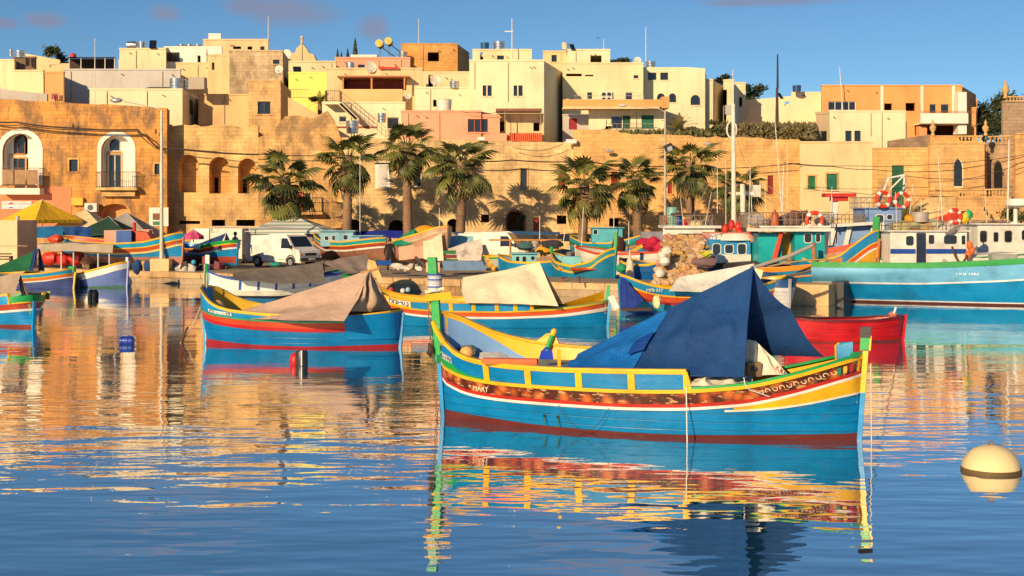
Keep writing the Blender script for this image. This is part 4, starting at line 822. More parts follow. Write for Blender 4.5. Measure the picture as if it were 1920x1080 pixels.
# --- second tier and upper town, listed front to back:  name, label, x0, x1, ytop, D, material, openings, side, depth, kw
HS = [
 ('boxy_house','cream box house with two slit windows behind the old left wall',168,342,167,100,cr2,[],372,7,{}),
 ('terrace_house','tan rendered terrace block between the slit windowed house and the stone tower',372,470,177,103,tan,[('o',378,386,178,180)],None,6,{}),
 ('tower_house','tall tan stone tower house with one dark square window',466,526,152,99,stone((.72,.46,.20),.5),[('w',483,507,190,214,DW)],546,8,{}),
 ('roof_house','peeling pale stone penthouse on top of the tan tower house',430,530,95,112,stone((.66,.50,.30),.6),[('w',512,524,112,120,DW)],541,6,{}),
 ('low_wall_house','low tan wall sloping down beside the stone tower',540,600,210,96,tan,[],None,5,{'poly':[(600,216),(540,182)]}),
 ('grey_block','long pale grey blank block behind the leftmost houses',120,338,130,114,gblue,[],None,5,{}),
 ('left_house','cream house at the left edge with a dark parapet',-60,27,112,108,cr1,[],40,6,{}),
 ('left_annexe','lower cream annexe of the leftmost house',27,81,132,107,cr1,[],88,5,{}),
 ('dark_parapet','dark weathered parapet band above the leftmost annexe',24,66,107,109,plaster((.2,.13,.09)),[],None,4,{}),
 ('garden_wall','low grey garden wall on top of the leftmost old house',-60,88,166,97,grey,[],None,2,{'poly':[(88,176),(-60,160)]}),
 ('orange_shed','narrow orange plastered shed wall hung with washing',84,119,135,104,orn,[],None,5,{}),
 ('low_cream_house','low cream house with one dark slot window below the dark trees',45,132,100,122,cr3,[('o',93,106,121,126)],None,5,{'poly':[(132,122),(112,120),(112,112),(45,100)]}),
 ('roof_house','cream rooftop house with a dark triple window',224,311,91,124,cr1,[],None,6,{}),
 ('white_house','whitewashed rooftop house with three small water tanks',308,416,88,126,white,[('w',311,337,98,116,SB_),('o',370,376,104,117)],None,6,{}),
 ('ochre_block','small ochre block with a grey cube in front of the whitewashed house',330,404,118,118,cr4,[],None,5,{}),
 ('lower_ochre_block','stepped ochre house with a doorway left of the tower penthouse',390,446,103,117,cr4,[('o',397,402,117,131)],None,6,{}),
 ('top_house','tan flat roofed house with small windows at the highest point on the left',381,502,74,134,cr4,[('w',395,399,87,93,DW),('o',437,452,87,92),('o',464,473,87,93)],None,6,{}),
 ('white_hut','small white hut on the roof of the highest house on the left',391,414,64,136,white,[],None,3,{}),
 ('stair_tower','little ochre stair tower with a tiny window left of the church gable',478,503,75,128,cr4,[('w',488,496,87,94,DW)],None,4,{}),
 ('yellow_house','bright lemon yellow house',541,642,136,112,yel,[('o',618,630,152,180)],None,6,{}),
 ('wall_behind_yellow','pale cream parapet behind the lemon yellow house',541,630,115,121,cr1,[],None,4,{}),
 ('pergola_house','cream house with a brown beamed verandah at its centre',612,792,128,109,cr4,[('o',644,762,148,169)],None,8,{}),
 ('pink_roof_house','pale pink rooftop house with a small window',628,769,108,124,rosy,[('w',671,684,121,129,DW)],None,5,{}),
 ('orange_block','orange stone block with one square black window on the skyline',752,858,82,128,stone((.72,.36,.10),.3),[('o',802,823,98,115)],880,7,{}),
 ('dish_house','cream terraced house with a round dish and a metal tank',783,890,135,118,cr1,[('o',803,812,140,163)],None,6,{}),
 ('lower_dish_house','white walled yard with a brown door below the round dish',778,884,164,106,cr2,[('o',812,820,187,200)],None,4,{}),
 ('pink_house','salmon pink house with a reddish window above the palms',752,902,208,97,rosy,[('w',877,902,223,248,(.4,.07,.02))],938,5,{}),
 ('salmon_wing','low salmon wing with an air conditioner right of the pink house',902,950,228,97.2,rosy,[('w',903,915,223,248,(.4,.07,.02))],None,4,{'poly':[(950,250),(937,250),(937,214),(902,214)]}),
 ('stair_house','white lower house carrying the outside staircase',604,760,192,100,cr2,[('w',636,650,218,229,(.7,.66,.6)),('w',726,748,220,242,(.4,.38,.36))],None,5,{}),
 ('tall_cream_house','tall plain cream house with two pairs of narrow windows',880,1020,113,104,cr2,[('w',905,912,160,180,DW),('w',914,922,160,180,DW),('w',963,970,160,180,DW),('w',972,980,160,180,DW)],1056,9,{}),
 ('tall_house_top','small roof storey on the tall plain cream house',886,997,93,107,cr1,[('o',900,906,98,113),('w',932,945,104,114,DW)],None,5,{}),
 ('awning_terrace','pale terrace house with a brown awning and a red corrugated parapet',930,1019,214,98,cr4,[('o',932,948,226,246),('o',1000,1016,230,246)],None,4,{}),
 ('grey_terrace','grey brown terrace wall with a red door beside the tall cream house',1055,1108,215,101,grey,[('d',1067,1082,222,243,(.3,.008,.01))],None,5,{}),
 ('balcony_house','cream house with dark green shutters under a long orange balcony',1104,1246,206,100,cr2,[('s',1138,1146,217,234,(.01,.1,.05)),('w',1146,1168,217,242,(.8,.78,.7)),('s',1168,1182,217,242,(.01,.09,.04)),('s',1203,1226,216,242,(.01,.13,.07))],1280,7,{}),
 ('ac_house','cream house with four round fans and white doors above the orange balcony',1055,1206,118,110,cr1,[('o',1061,1091,138,143),('o',1097,1113,140,143),('w',1188,1197,141,147,DW),('w',1101,1111,173,186,TW),('w',1173,1187,173,190,(.7,.7,.68))],None,7,{}),
 ('roof_flat','small cream roof flat with one dark window and a solar heater',1064,1144,93,120,cr2,[('o',1107,1128,104,118)],None,5,{}),
 ('roof_flat_wing','ochre wing left of the small cream roof flat',1018,1066,96,122,cr4,[('w',1034,1044,103,116,DW)],None,5,{}),
 ('arch_window_house','large cream house with arched windows in the middle right',1205,1322,127,112,cr2,[('w',1215,1231,136,150,DW),('w',1238,1253,136,150,DW),('aw',1232,1247,175,192,DW),('aw',1254,1268,175,192,DW),('aw',1295,1313,178,197,DW)],1325,7,{'poly':[(1322,128),(1290,126),(1205,126)]}),
 ('step_wing','lower cream step beside the arched window house',1322,1337,149,113,cr2,[],1358,6,{}),
 ('side_block','narrow cream block with a tall slot window',1357,1376,150,114,cr1,[('o',1349+8,1363,168,198)],None,5,{}),
 ('white_block','tall white panelled block behind the ring topped mast',1376,1384,160,116,white,[],None,4,{}),
 ('mid_block','small cream house with one dark window and a little balcony',1378,1398,155,118,cr1,[('o',1386,1392,182,200)],None,5,{}),
 ('long_low_house','long low cream house beside the dark radio mast',1397,1545,188,122,cr2,[('o',1471,1480,190,199)],None,6,{'poly':[(1545,172),(1484,172),(1484,180),(1440,184),(1397,188)]}),
 ('orange_villa','long orange villa with a white balcony on the right skyline',1541,1804,160,116,orn2,[('w',1553,1605,190,207,(.72,.7,.66)),('o',1658,1673,194,208),('o',1698,1716,193,208),('w',1743,1756,195,214,(.5,.42,.3)),('w',1764,1780,195,214,(.5,.42,.3)),('o',1715,1800,235,254)],1830,9,{}),
 ('cream_cube','smooth cream cube house with two tall narrow windows below the orange villa',1556,1698,208,103,cr2,[('w',1585,1597,245,270,DW),('w',1602,1614,245,270,DW)],None,7,{}),
 ('cube_wing','shaded wing of the cream cube with a green window',1530,1557,211,104.5,plaster((.46,.34,.22)),[('w',1537,1550,246,268,(.05,.2,.15))],None,5,{'D1':103.3}),  # side of the cream cube, its shade put into a darker plaster colour
 ('villa_wing','lower orange wing right of the villa balcony',1803,1830,202,117,orn2,[],None,4,{}),
]
HB = {}
for n_, lb, x0, x1, yt, D_, mt, op, sd, dp, kw in HS: HB[n_] = Bld(n_, lb, x0, x1, yt, D_, mt, op, sd, dp, **kw)
# details of individual houses
h = HB['pergola_house']
h.rect('verandah_beam', 636, 770, 145, 148, -1.3, -.003, paint((.33,.09,.02)))
for x_ in (645, 698, 759): h.rect('verandah_post', x_, x_+3, 148, 170, -1.2, -1.1, paint((.55,.2,.03)))
h.rect('verandah_parapet', 643, 757, 170, 198, -1.35, -1.15, plaster((.80,.5,.22)))
h.rect('back_curtain', 646, 760, 148, 170, 1.2, 1.25, cloth((.3,.05,.03))); h.rect('clothes_line', 710, 748, 126, 130, -.3, -.27, cloth((.6,.05,.03)))
h = HB['pink_roof_house']; h.rect('roof_block', 657, 706, 102, 108, .2, 1.5, white)
for i, c in enumerate(((.5,.02,.02),(.5,.02,.1),(.75,.5,.1),(.7,.6,.5),(.7,.7,.7),(.6,.02,.02))): h.rect('washing', 711+i*6.2, 715+i*6.2, 125, 129, -.3, -.28, cloth(c))
h = HB['stair_house']
mb = MB(); n = 14
for i in range(n):
    a = h.at(lerp(640,672,i/n), lerp(194,225,i/n), -.9); mb.box(a+V((.1,0,-.12)), (.3,.9,.24))
mb.build('staircase', cr2, h.root)['kind'] = 'stuff'
mb = MB(); a, b_ = h.at(642,173,-1.3), h.at(706,226,-1.3)
for k in (0, -.35, -.7): mb.tube([a+V((0,0,k)), b_+V((0,0,k))], .02, 5)
for i in range(9): p = a.lerp(b_, i/8); mb.cyl(p, p+V((0,0,-.9)), .015, n=4)
mb.build('stair_railing', plain((.3,.2,.12)), h.root)
h.rect('landing', 612, 642, 193, 198, -1.3, -.003, cr2); h.rail(614, 641, 173, 193, 1.25)
h.rect('red_band', 632, 707, 237, 240, -.06, -.003, plain((.3,.05,.02)))
h = HB['yellow_house']; h.rail(555, 590, 174, 190, 3.0, plain((.4,.25,.12)), ends=False)
h = HB['ac_house']; h.rect('fan_panel', 1126, 1147, 172, 191, -.3, -.003, plain((.7,.66,.6)))
for i in (0, 1):
    for j in (0, 1): MB().lathe([(0,-.02),(.17,-.02),(.17,.02),(0,.02)], h.at(1131.5+10*i, 177.5+9.5*j, -.33), 14, 'Y').build('fan', blk(), h.root)
h.rail(1056, 1204, 182, 190, 1.2, plain((.5,.45,.4)), every=.5, ends=False)
h = HB['balcony_house']; h.rect('balcony_wall', 1054, 1236, 190, 203, -1.6, -1.4, orn2); h.rect('balcony_floor', 1054, 1232, 203, 207, -1.6, -.003, cr4)
h.rect('curved_stair_wall', 1236, 1250, 185, 206, -1.7, -.2, orn2)
h = HB['balcony_house']; h.rail(1140, 1225, 233, 243, .6, plain((.35,.3,.25)), every=.3, ends=False)
h = HB['awning_terrace']; mb = MB()
for i in range(16): x_ = 956+i*3.9; a = h.at(x_, 250, -.3); mb.cyl(a, a+V((0,0,-.62)), .08, n=6)
mb.build('corrugated_parapet', plain((.70,.10,.02)), h.root)['kind'] = 'stuff'
h.rect('awning', 930, 1015, 207, 212, -1.8, -.003, plain((.2,.08,.05)))
for x_ in (946, 1012): h.rect('awning_post', x_, x_+1.5, 212, 248, -1.75, -1.68, plain((.3,.2,.15)))
h = HB['orange_villa']
for x_ in (1651, 1726, 1785): h.rect('white_pilaster', x_, x_+5, 161, 214, -.08, -.003, white)
h.rect('white_pier', 1787, 1803, 175, 253, -1.3, -.003, white); h.rect('white_balcony', 1715, 1803, 215, 234, -1.7, -1.5, white); h.rect('balcony_floor', 1715, 1803, 232, 235, -1.5, -.003, white)
h.rail(1716, 1815, 211, 215, 1.6, plain((.3,.12,.06)), ends=False); h.rect('peach_pier', 1717, 1732, 238, 256, -.9, -.003, peach)
h = HB['orange_shed']
for i, c in enumerate(((.4,.05,.06),(.1,.03,.1),(.3,.02,.02),(.6,.3,.1))): h.rect('washing', 99+i*4, 102+i*4, 176, 187, -.3, -.28, cloth(c))
h = HB['boxy_house']; p, q = h.B+h.Nn*2.2, None
sx = (V((X(372,107),107,0))-h.B).normalized()
for i in (0, 1): a = h.B+sx*(3+.75*i)+V((.05,-.02,0)); MB().hexa([a+V((0,0,Z(214,103))), a+sx*.4+V((0,0,Z(214,103))), a+sx*.4+V((-.1,.1,Z(214,103))), a+V((-.1,.1,Z(214,103))), a+V((0,0,Z(187,103))), a+sx*.4+V((0,0,Z(187,103))), a+sx*.4+V((-.1,.1,Z(187,103))), a+V((-.1,.1,Z(187,103)))]).build('slit_window', blk(), h.root)
rq = random.Random(21)
for n_, lb, x0, x1, yt, D_, mt, op, sd, dp, kw in HS:      # drainpipes and small vents on the plain fronts
    b_ = HB[n_]
    if x1-x0 > 60 and 'poly' not in kw:
        for i in range(1+(x1-x0 > 130)):
            x_ = rq.uniform(x0+6, x1-8)
            if any(o[1]-5 < x_ < o[2]+4 for o in op): continue
            b_.rect('drainpipe', x_, x_+.9, yt+4, yt+rq.uniform(45,90), -.08, -.01, plain((.40,.30,.20), .7))
        for i in range(2): x_ = rq.uniform(x0+5, x1-5); y_ = yt+rq.uniform(8, 14); b_.rect('spout', x_, x_+1.3, y_, y_+1.3, -.35, -.003, plain((.3,.2,.12), .8))
# church gable
g_ = T('church_gable', 'ornate stepped church gable on the skyline', 'church', P(566,120,140)); D_ = 140
MB().prism([P(x_, y_, D_) for x_, y_ in ((538,135),(538,100),(546,98),(552,100),(556,90),(563,84),(566,80),(569,84),(575,92),(580,100),(588,102),(592,112),(592,135))], (0,1.2,0)).build('gable', cr4, g_)
MB().lathe([(.0,0),(.15,0),(.1,.4),(.2,.6),(0,.9)], P(566,81,D_+.5), 8).build('finial', cr4, g_)
# scrubby terrace
GRS = foliage((.10,.085,.03), (.22,.17,.07))
# ------------------------------------------------------------------ plants
def fan(mb, o, dr, upv, L1, Rr, n, rr, droop=.5):      # a fan leaf: stalk, then pleated segments
    dr = dr.normalized(); side = dr.cross(upv).normalized(); nrm = side.cross(dr).normalized()
    pts = [o+dr*L1*t+V((0,0,-droop*.25*L1*t*t)) for t in (0,.5,1)]
    mb.tube(pts, [.035,.025,.018], 4); c = pts[-1]; dr = (pts[-1]-pts[-2]).normalized(); nrm = side.cross(dr).normalized()
    for i in range(n):
        a = lerp(-2.05, 2.05, i/(n-1)); da = 2.05/(n-1)*1.02
        e = dr*cos(a)+side*sin(a); l = Rr*(1-.12*abs(a)/2)*rr.uniform(.88,1.06); p1 = dr*cos(a-da)+side*sin(a-da); p2 = dr*cos(a+da)+side*sin(a+da)
        m_ = c+e*l*.62+nrm*.05*l+V((0,0,-droop*.10*l)); q1 = c+p1*l*.6+V((0,0,-droop*.10*l)); q2 = c+p2*l*.6+V((0,0,-droop*.10*l))
        tip = c+e*l+V((0,0,-droop*.45*l))
        mb.add([c, q1, m_, q2, tip], [(0,1,2),(0,2,3),(1,4,2),(2,4,3)])
PG = foliage((.035,.045,.008), (.19,.19,.035)); PD = foliage((.13,.08,.03), (.32,.21,.09)); TR = stone((.34,.21,.12), .7, .09, .5, (.1,.06,.035))
rr = random.Random(5)
fmesh = []; dmesh = []
for v in range(4):
    mb = MB(); fan(mb, V((0,0,0)), V((1,0,0)), V((0,0,1)), 1.15, .88, 15, rr, .9+.35*v); fmesh.append(mb.mesh('frond', PG))
    mb = MB(); fan(mb, V((0,0,0)), V((1,0,0)), V((0,0,1)), .55, 1.0, 13, rr, 1.3); dmesh.append(mb.mesh('dead_frond', PD))
def fanpalm(label, px, yb, ycr, D, R0=1.0, lean=0, nd=34, nl=40, tr=.26, seed=1):
    rr = random.Random(seed); zc = Z(ycr, D); base_ = V((X(px, D), D, GZ)); t = T('fan_palm', label, 'palm tree', base_, 'fan palms along the waterfront')
    top = V((X(px,D)+lean, D, zc)); n = 40; pts = []; rs = []
    for i in range(n+1):
        f = i/n; pts.append(base_.lerp(top, f)+V((lean*.3*sin(pi*f), 0, 0))); rs.append(tr*(1.3-.4*f+(.3 if f > .84 else 0)+.11*(i % 2)+rr.uniform(-.03,.03))*(1.15 if f < .06 else 1))
    MB().tube(pts, rs, 12).build('trunk', TR, t, True)
    for k in range(nl+nd):
        dead = k >= nl; f = (k/nl) if not dead else (k-nl)/nd
        az = k*2.399+rr.uniform(-.3,.3); el = lerp(1.45, -.65, f**1.05)+rr.uniform(-.25,.25) if not dead else rr.uniform(-1.35,-.7)
        me = rr.choice(dmesh if dead else fmesh); o = bpy.data.objects.new('dead_frond' if dead else 'frond', me); COL.objects.link(o); o.parent = t
        o.rotation_euler = (rr.uniform(-.5,.5), -el, az); s_ = R0*rr.uniform(.66,1.14); o.scale = (s_,)*3
        o.location = top-base_+V((0,0,-.1-.8*f*.6 if not dead else rr.uniform(-.9,-.35)))+V((cos(az),sin(az),0))*.18
    return t
PALMS = [('leftmost fan palm, short and leaning, before the arcade end', 552, 332, 84, 1.12, -.6), ('second fan palm from the left, before the broken wall', 648, 292, 84.5, 1.06, .15), ('tallest fan palm, third from the left, with a thick brown skirt', 766, 268, 85.5, 1.0, -.1),
 ('fourth fan palm from the left with a wide drooping crown', 860, 300, 83.5, 1.08, .2), ('fan palm with a slim dark trunk just left of the red shuttered window', 1088, 340, 83, 1.02, .25), ('fan palm between two red shuttered windows', 1199, 332, 84, .92, -.2),
 ('dense fan palm right of the street lamp', 1294, 304, 84.5, .95, 0), ('rightmost fan palm half hidden by fishing boat masts', 1382, 345, 83, .8, 0)]
for i, (lb, px, yc, D_, r0, ln) in enumerate(PALMS): fanpalm(lb, px, 0, yc, D_, r0, ln, seed=i+11, nd=52 if i in (2, 3, 6) else 30)
# feather palms
mb = MB(); fe = []
for v in range(3):
    mb = MB(); pts = [V((2.3*t, 0, .5*t-1.0*t*t)) for t in [i/12 for i in range(13)]]; mb.tube(pts, [.03*(1-i/14) for i in range(13)], 4)
    for i in range(1, 40):
        t = i/40; p = V((2.3*t, 0, .5*t-1.0*t*t)); l = .55*sin(pi*min(1,t*.9+.12))+.1
        for s_ in (1, -1): q = p+V((l*.55, s_*l*.8, .12-.25*t+rr.uniform(-.1,.05))); mb.add([p, p+V((.05,0,0)), q], [(0,1,2)])
    fe.append(mb.mesh('feather_frond', foliage((.10,.09,.02), (.26,.20,.06))))
def feather(label, base_, h, n, s0, gp=None):
    t = T('feather_palm', label, 'palm tree', base_, gp); MB().tube([V(base_), V(base_)+V((0,0,h))], [.3,.24], 10).build('trunk', TR, t)
    for k in range(n):
        o = bpy.data.objects.new('feather_frond', rr.choice(fe)); COL.objects.link(o); o.parent = t; o.location = (0,0,h); o.rotation_euler = (rr.uniform(-.4,.4), -lerp(1.3,-.2,(k/n)), k*2.4); o.scale = (s0*rr.uniform(.85,1.1),)*3
feather('feather palm rising behind the blue fishing boat', (X(1690,82), 82, GZ), 1.9, 34, 1.15)
feather('small feather palm in the garden below the long balcony', (X(1272,96), 96, 7), Z(240,96)-7.2, 26, .62)
feather('tiny potted palm beside the lemon yellow house', (X(601,107), 107, 8), Z(193,107)-8, 18, .5)
def crownmesh(mb, c, r, n, leaf, rr, flat=1):
    cl = [V((rr.gauss(0,.42)*r[0], rr.gauss(0,.42)*r[1], rr.gauss(0,.40)*r[2])) for _ in range(max(5, n//260))]
    for i in range(n):
        k = rr.choice(cl); p = c+k+V((rr.gauss(0,.20)*r[0], rr.gauss(0,.2)*r[1], rr.gauss(0,.17)*r[2])); a = V((rr.uniform(-1,1), rr.uniform(-1,1), rr.uniform(-.4,1))).normalized(); b_ = a.orthogonal().normalized(); c_ = a.cross(b_); s_ = leaf*rr.uniform(.6,1.4)
        mb.add([p+b_*s_, p+c_*s_*.5, p-b_*s_, p-c_*s_*.5], [(0,1,2,3)])
PINE = foliage((.012,.022,.008), (.055,.07,.02))
def tree(name, label, px, yt, yb, wpx, D, n=1500, mt=None, zb=6, cat='tree', leaf=.16, grp=None):
    rr = random.Random(px); z1, z0 = Z(yt, D), Z(yb, D); wx = wpx/F*D/2; c = V((X(px, D), D, (z0+z1)/2))
    t = T(name, label, cat, (c.x, D, zb), grp); h = z0-zb+(z1-z0)*.4; b0 = V((c.x, D, zb))
    mb = MB(); mb.tube([b0, b0+V((wx*.1,0,h*.6)), V((c.x, D, z0+(z1-z0)*.5))], [.28,.2,.08], 7)
    for i in range(4): a = b0.lerp(V((c.x, D, z0)), .8); mb.tube([a, a+V((rr.uniform(-1,1)*wx*.6, rr.uniform(-1,1)*wx*.5, (z1-z0)*.5))], [.1,.03], 5)
    mb.build('trunk', plain((.1,.07,.045), .9), t)
    mb = MB(); crownmesh(mb, c, (wx, wx, (z1-z0)/2), n, leaf, rr); mb.build('crown', mt or PINE, t)
for a in [('pine','small dark pine behind the leftmost cream house',96,86,116,34,150,900), ('pine','low dark pine right beside the small pine on the left skyline',118,98,124,40,152,900), ('pine','dark pine behind the small cream roof flat',1160,101,122,60,160,1200),
  ('pine','dark pine on the skyline just right of the arched window house',1354,140,165,44,150,1000), ('pine','tall dark pine left of the radio mast',1412,150,196,54,150,1500), ('dark_tree','large dark tree right of the orange villa',1843,180,262,60,128,2400),
  ('dark_tree','spreading dark tree behind the corner house at the top right',1888,166,260,70,124,2800), ('dark_tree','dark tree filling the gap between villa and corner house',1868,212,268,70,122,2200)]: tree(*a[:7], n=a[7])
for px, yt, yb, w_, lb in ((666,74,103,11,'tallest cypress on the central skyline'), (652,94,106,7,'small cypress just left of the tallest cypress'), (633,95,109,7,'leftmost little cypress on the central skyline'), (640,100,110,6,'stubby cypress right beside the leftmost little cypress')):
    rr = random.Random(px); D_ = 150; t = T('cypress', lb, 'tree', (X(px,D_), D_, 8), 'cypresses on the skyline'); z1, z0 = Z(yt,D_), Z(yb+14,D_); ww = w_/F*D_/2
    MB().tube([(X(px,D_),D_,8),(X(px,D_),D_,z0+.5)], .15, 6).build('trunk', plain((.1,.07,.045), .9), t); mb = MB()
    for i in range(700):
        f = rr.random()**1.3; a = rr.uniform(0,2*pi); q = ww*(1-f)**.7*rr.uniform(.4,1.05); p = V((X(px,D_)+q*cos(a), D_+q*sin(a), lerp(z0,z1,f))); s_ = .14; mb.add([p+V((-s_*.5,0,0)), p+V((0,rr.uniform(-.1,.1),s_*2)), p+V((s_*.5,rr.uniform(-.1,.1),0))], [(0,1,2)])
    mb.build('crown', PINE, t)
# scrub and shrubs on the terraces
def scrub(name, x0, x1, y0, y1, D, n, mt, kind='stuff'):
    rr = random.Random(x0); mb = MB()
    for i in range(n):
        px = rr.uniform(x0,x1); dd = D+rr.uniform(-2,2); yy = lerp(y0,y1,rr.random()**.7)+4*noise.noise(V((px*.04,0,0))); p = P(px, yy, dd); s_ = rr.uniform(.06,.17)
        a = rr.uniform(0,pi); mb.add([p+V((-cos(a)*s_,-sin(a)*s_,0)), p+V((cos(a)*s_*.3,0,s_*1.8)), p+V((cos(a)*s_,sin(a)*s_,-s_*.4))], [(0,1,2)])
    return struct(name, mb, mt, kind=kind)
scrub('dry_scrub', 1350, 1532, 232, 262, 99, 5200, GRS); scrub('dry_scrub', 1130, 1360, 246, 256, 96, 1500, foliage((.04,.055,.015), (.16,.15,.05)))
struct('scrub_bank', MB().prism([P(1345,262,102), P(1532,262,102), P(1532,236,104), P(1460,232,104), P(1400,230,104), P(1345,240,104)], (0,3,-9)), plaster((.20,.15,.07), .5))
for px, yt, yb, w_, D_, lb in ((1330,226,252,50,95.5,'olive shrub below the arched window house'), (1345,232,258,30,94.5,'round dark shrub at the left end of the dry bank'), (1903,380,430,60,84,'dark bush behind the white cabin cruiser at the right edge'), (1300,232,254,36,96,'bushy shrub beside the garden palm'), (588,178,190,22,107,'leafy shrub in front of the lemon yellow wall'), (1272,246,258,26,95,'low pot plants on the garden terrace'), (980,404,414,14,89,'small creeper by the red arched doorway')):
    rr = random.Random(px); mb = MB(); c = P(px, (yt+yb)/2, D_); crownmesh(mb, c, (w_/F*D_/2, w_/F*D_/2, (yb-yt)/F*D_/2), 700, .10, rr); mb.thing('shrub', lb, 'shrub', foliage((.03,.045,.012), (.14,.14,.04)), None)
# ------------------------------------------------------------------ moored boats further out
GP = 'boats moored around the pier'
def simple(name, label, bow, stern, beam, hull, **k):
    a = dict(hull=hull, group=GP, thw=1); a.update(k); return luzzu(name, label, bow, stern, beam, **a)
# white panelled boat behind the pinkish tent
B4 = simple('luzzu', 'white panelled boat with a dark blue bottom under a grey tarpaulin', (393,53.5), (640,55.5), 2.3, (.02,.22,.42), hs=.95, S=[(0,.9),(.05,.72),(.15,.62),(.5,.58),(1,.9)], W=[(0,1.5),(.05,1.28),(.15,1.13),(.5,1.02),(1,1.3)], wu=(0,1), upper=(.8,.78,.74), wale=(.78,.74,.62), rail=(.8,.78,.7), line=(.02,.02,.03), frame=(.02,.1,.35), div=(.2,.33,.46,.59,.72), inner=(.02,.1,.35), bowpost=GRN, posttop=1.8, boot=None)
tarp('boat_cover', 'smooth grey tarpaulin over the white panelled boat', [('cover', cloth((.16,.135,.11), .7, .15), [[P(436,513,53), P(500,505,53.5), P(604,491,54)], [P(438,524,52.4), P(520,532,52.6), P(610,530,53)]], .05), ('far_cover', cloth((.16,.135,.11), .7, .15), [[P(436,513,53), P(500,505,53.5), P(604,491,54)], [P(446,512,54.6), P(520,512,55), P(610,508,56)]], .05)])
MB().box(P(389,498,53.6), (.17,.1,.9)).thing('bow_board', 'narrow white board standing at the bow of the white panelled boat', 'board', paint(WHT), None)
MB().box(P(384,487,53.7), (.2,.1,.3)).thing('post_cap', 'dark red cap on top of a pole by the white panelled boat', 'pole cap', plain((.25,.02,.02)), None)
rope('bow_rope', 'pale rope running down the bow of the white panelled boat', [P(384,495,53.4), P(382,530,53.4), P(377,556,53.2)], .03, plain((.6,.5,.4), .8))
B4b = simple('luzzu', 'bright green boat with a white number plate half under a brown cover', (606,58), (700,59.5), 2.0, GRN, hs=.9, S=[(0,1.1),(.5,1.25),(1,1.75)], wu=None, wale=GRN, line=(.5,.6,.5), rail=GRN, boot=NAVY, inner=GRN, stern_gun=(.02,.2,.1))
B4b.plate(.36, .56, -.16, -.02, plain((.8,.8,.75), .5), rel=[(0,1.1),(.5,1.25),(1,1.75)], txt='MFC 4110', size=.1)
loft(MB(), [[P(606,494,58.2), P(640,483,58.4), P(688,477,58.6)], [P(652,514,57.0), P(670,512,57.2), P(700,506,57.6)]], 16, 10, .05).thing('boat_cover', 'greyish brown cover hanging over the green boat with the plate', 'tarpaulin', cloth((.24,.18,.15), .7), None, None, True)
MB().prism([P(690,486,56), P(703,490,56), P(716,520,55.6), P(711,524,55.6), P(697,517,55.8), P(688,503,56)], (0,.4,0)).thing('foam_block', 'pale orange wedge of foam standing between the green boat and the pier', 'foam block', plain((.75,.42,.16), .8), None)
# B5
S5 = [(0,1.20),(.04,1.0),(.1,.82),(.2,.68),(.35,.62),(.7,.62),(1,1.0)]
B5 = simple('luzzu', 'yellow blue and red luzzu with a blue cloth over its bow behind the navy tent', (1166,48.6), (1470,50.5), 2.3, (.01,.26,.36), S=S5, W=[(a, b+.33) for a, b in S5], wu=(0,1), upper=(.01,.25,.42), wale=(.6,.07,.015), frame=YEL, inner=YEL, line=(.35,.02,.01), boot=NAVY)
B5.text('MFB 037', .15, .90, .17, paint((.8,.78,.7), .5, 0), width=.62)
tarp('bow_cloth', 'deep blue cloth wrapped round the bow of the yellow railed luzzu', [('cloth', cloth((.01,.035,.26)), [[P(1163,518,48.3), P(1175,524,47.9), P(1186,541,47.6)], [P(1162,550,48.2), P(1180,556,47.7), P(1206,562,47.2)], [P(1163,577,48.1), P(1182,579,47.7), P(1192,576,47.4)]], .09)])
tarp('boat_cover', 'long off white canvas rising to a spar behind the navy tent', [('cover', cloth((.76,.71,.62), .8, .12), [[P(1274,519,48.6), P(1340,508,48.8), P(1414,494,49)], [P(1262,534,48.2), P(1340,527,48.4), P(1412,520,48.6)], [P(1254,546,47.6), P(1340,548,47.8), P(1410,550,48)]], .05)])
MB().tube([P(1408,503,48.9), P(1480,480,48.2), P(1526,459,47.7)], .075, 8).thing('spar', 'long grey wooden spar slanting up over the tent of the yellow railed luzzu', 'spar', paint((.27,.25,.23), .6), None)
MB().box(P(1421,513,48.7), (.32,.1,.36), 0, 0, .3).thing('cloth_tab', 'small cream cloth hanging below the grey spar', 'cloth', cloth((.8,.7,.42)), None)
MB().ball(P(1232,566,47.4), .16, 12, (1,1,1.5), .4).thing('fender', 'small cream bottle shaped fender on the side of the yellow railed luzzu', 'fender', plain((.8,.68,.35), .6), None, None, True)
MB().box(P(1192,580,47), (1.1,.3,.1)).thing('floating_log', 'dark log floating below the blue bow cloth', 'log', plain((.06,.03,.02)), None)
# navy work boat stern behind the tent
nb = simple('work_boat', 'navy blue boat with a pale grey bottom beside the pier block', (1395,52.5), (1478,49.6), 2.0, (.42,.42,.44), hs=1.1, S=[(0,1.25),(.5,1.1),(1,1.05)], wu=None, wale=(.008,.06,.2), line=(.5,.5,.52), rail=(.008,.06,.2), boot=None, inner=(.01,.06,.15), stern_gun=(.01,.06,.18))
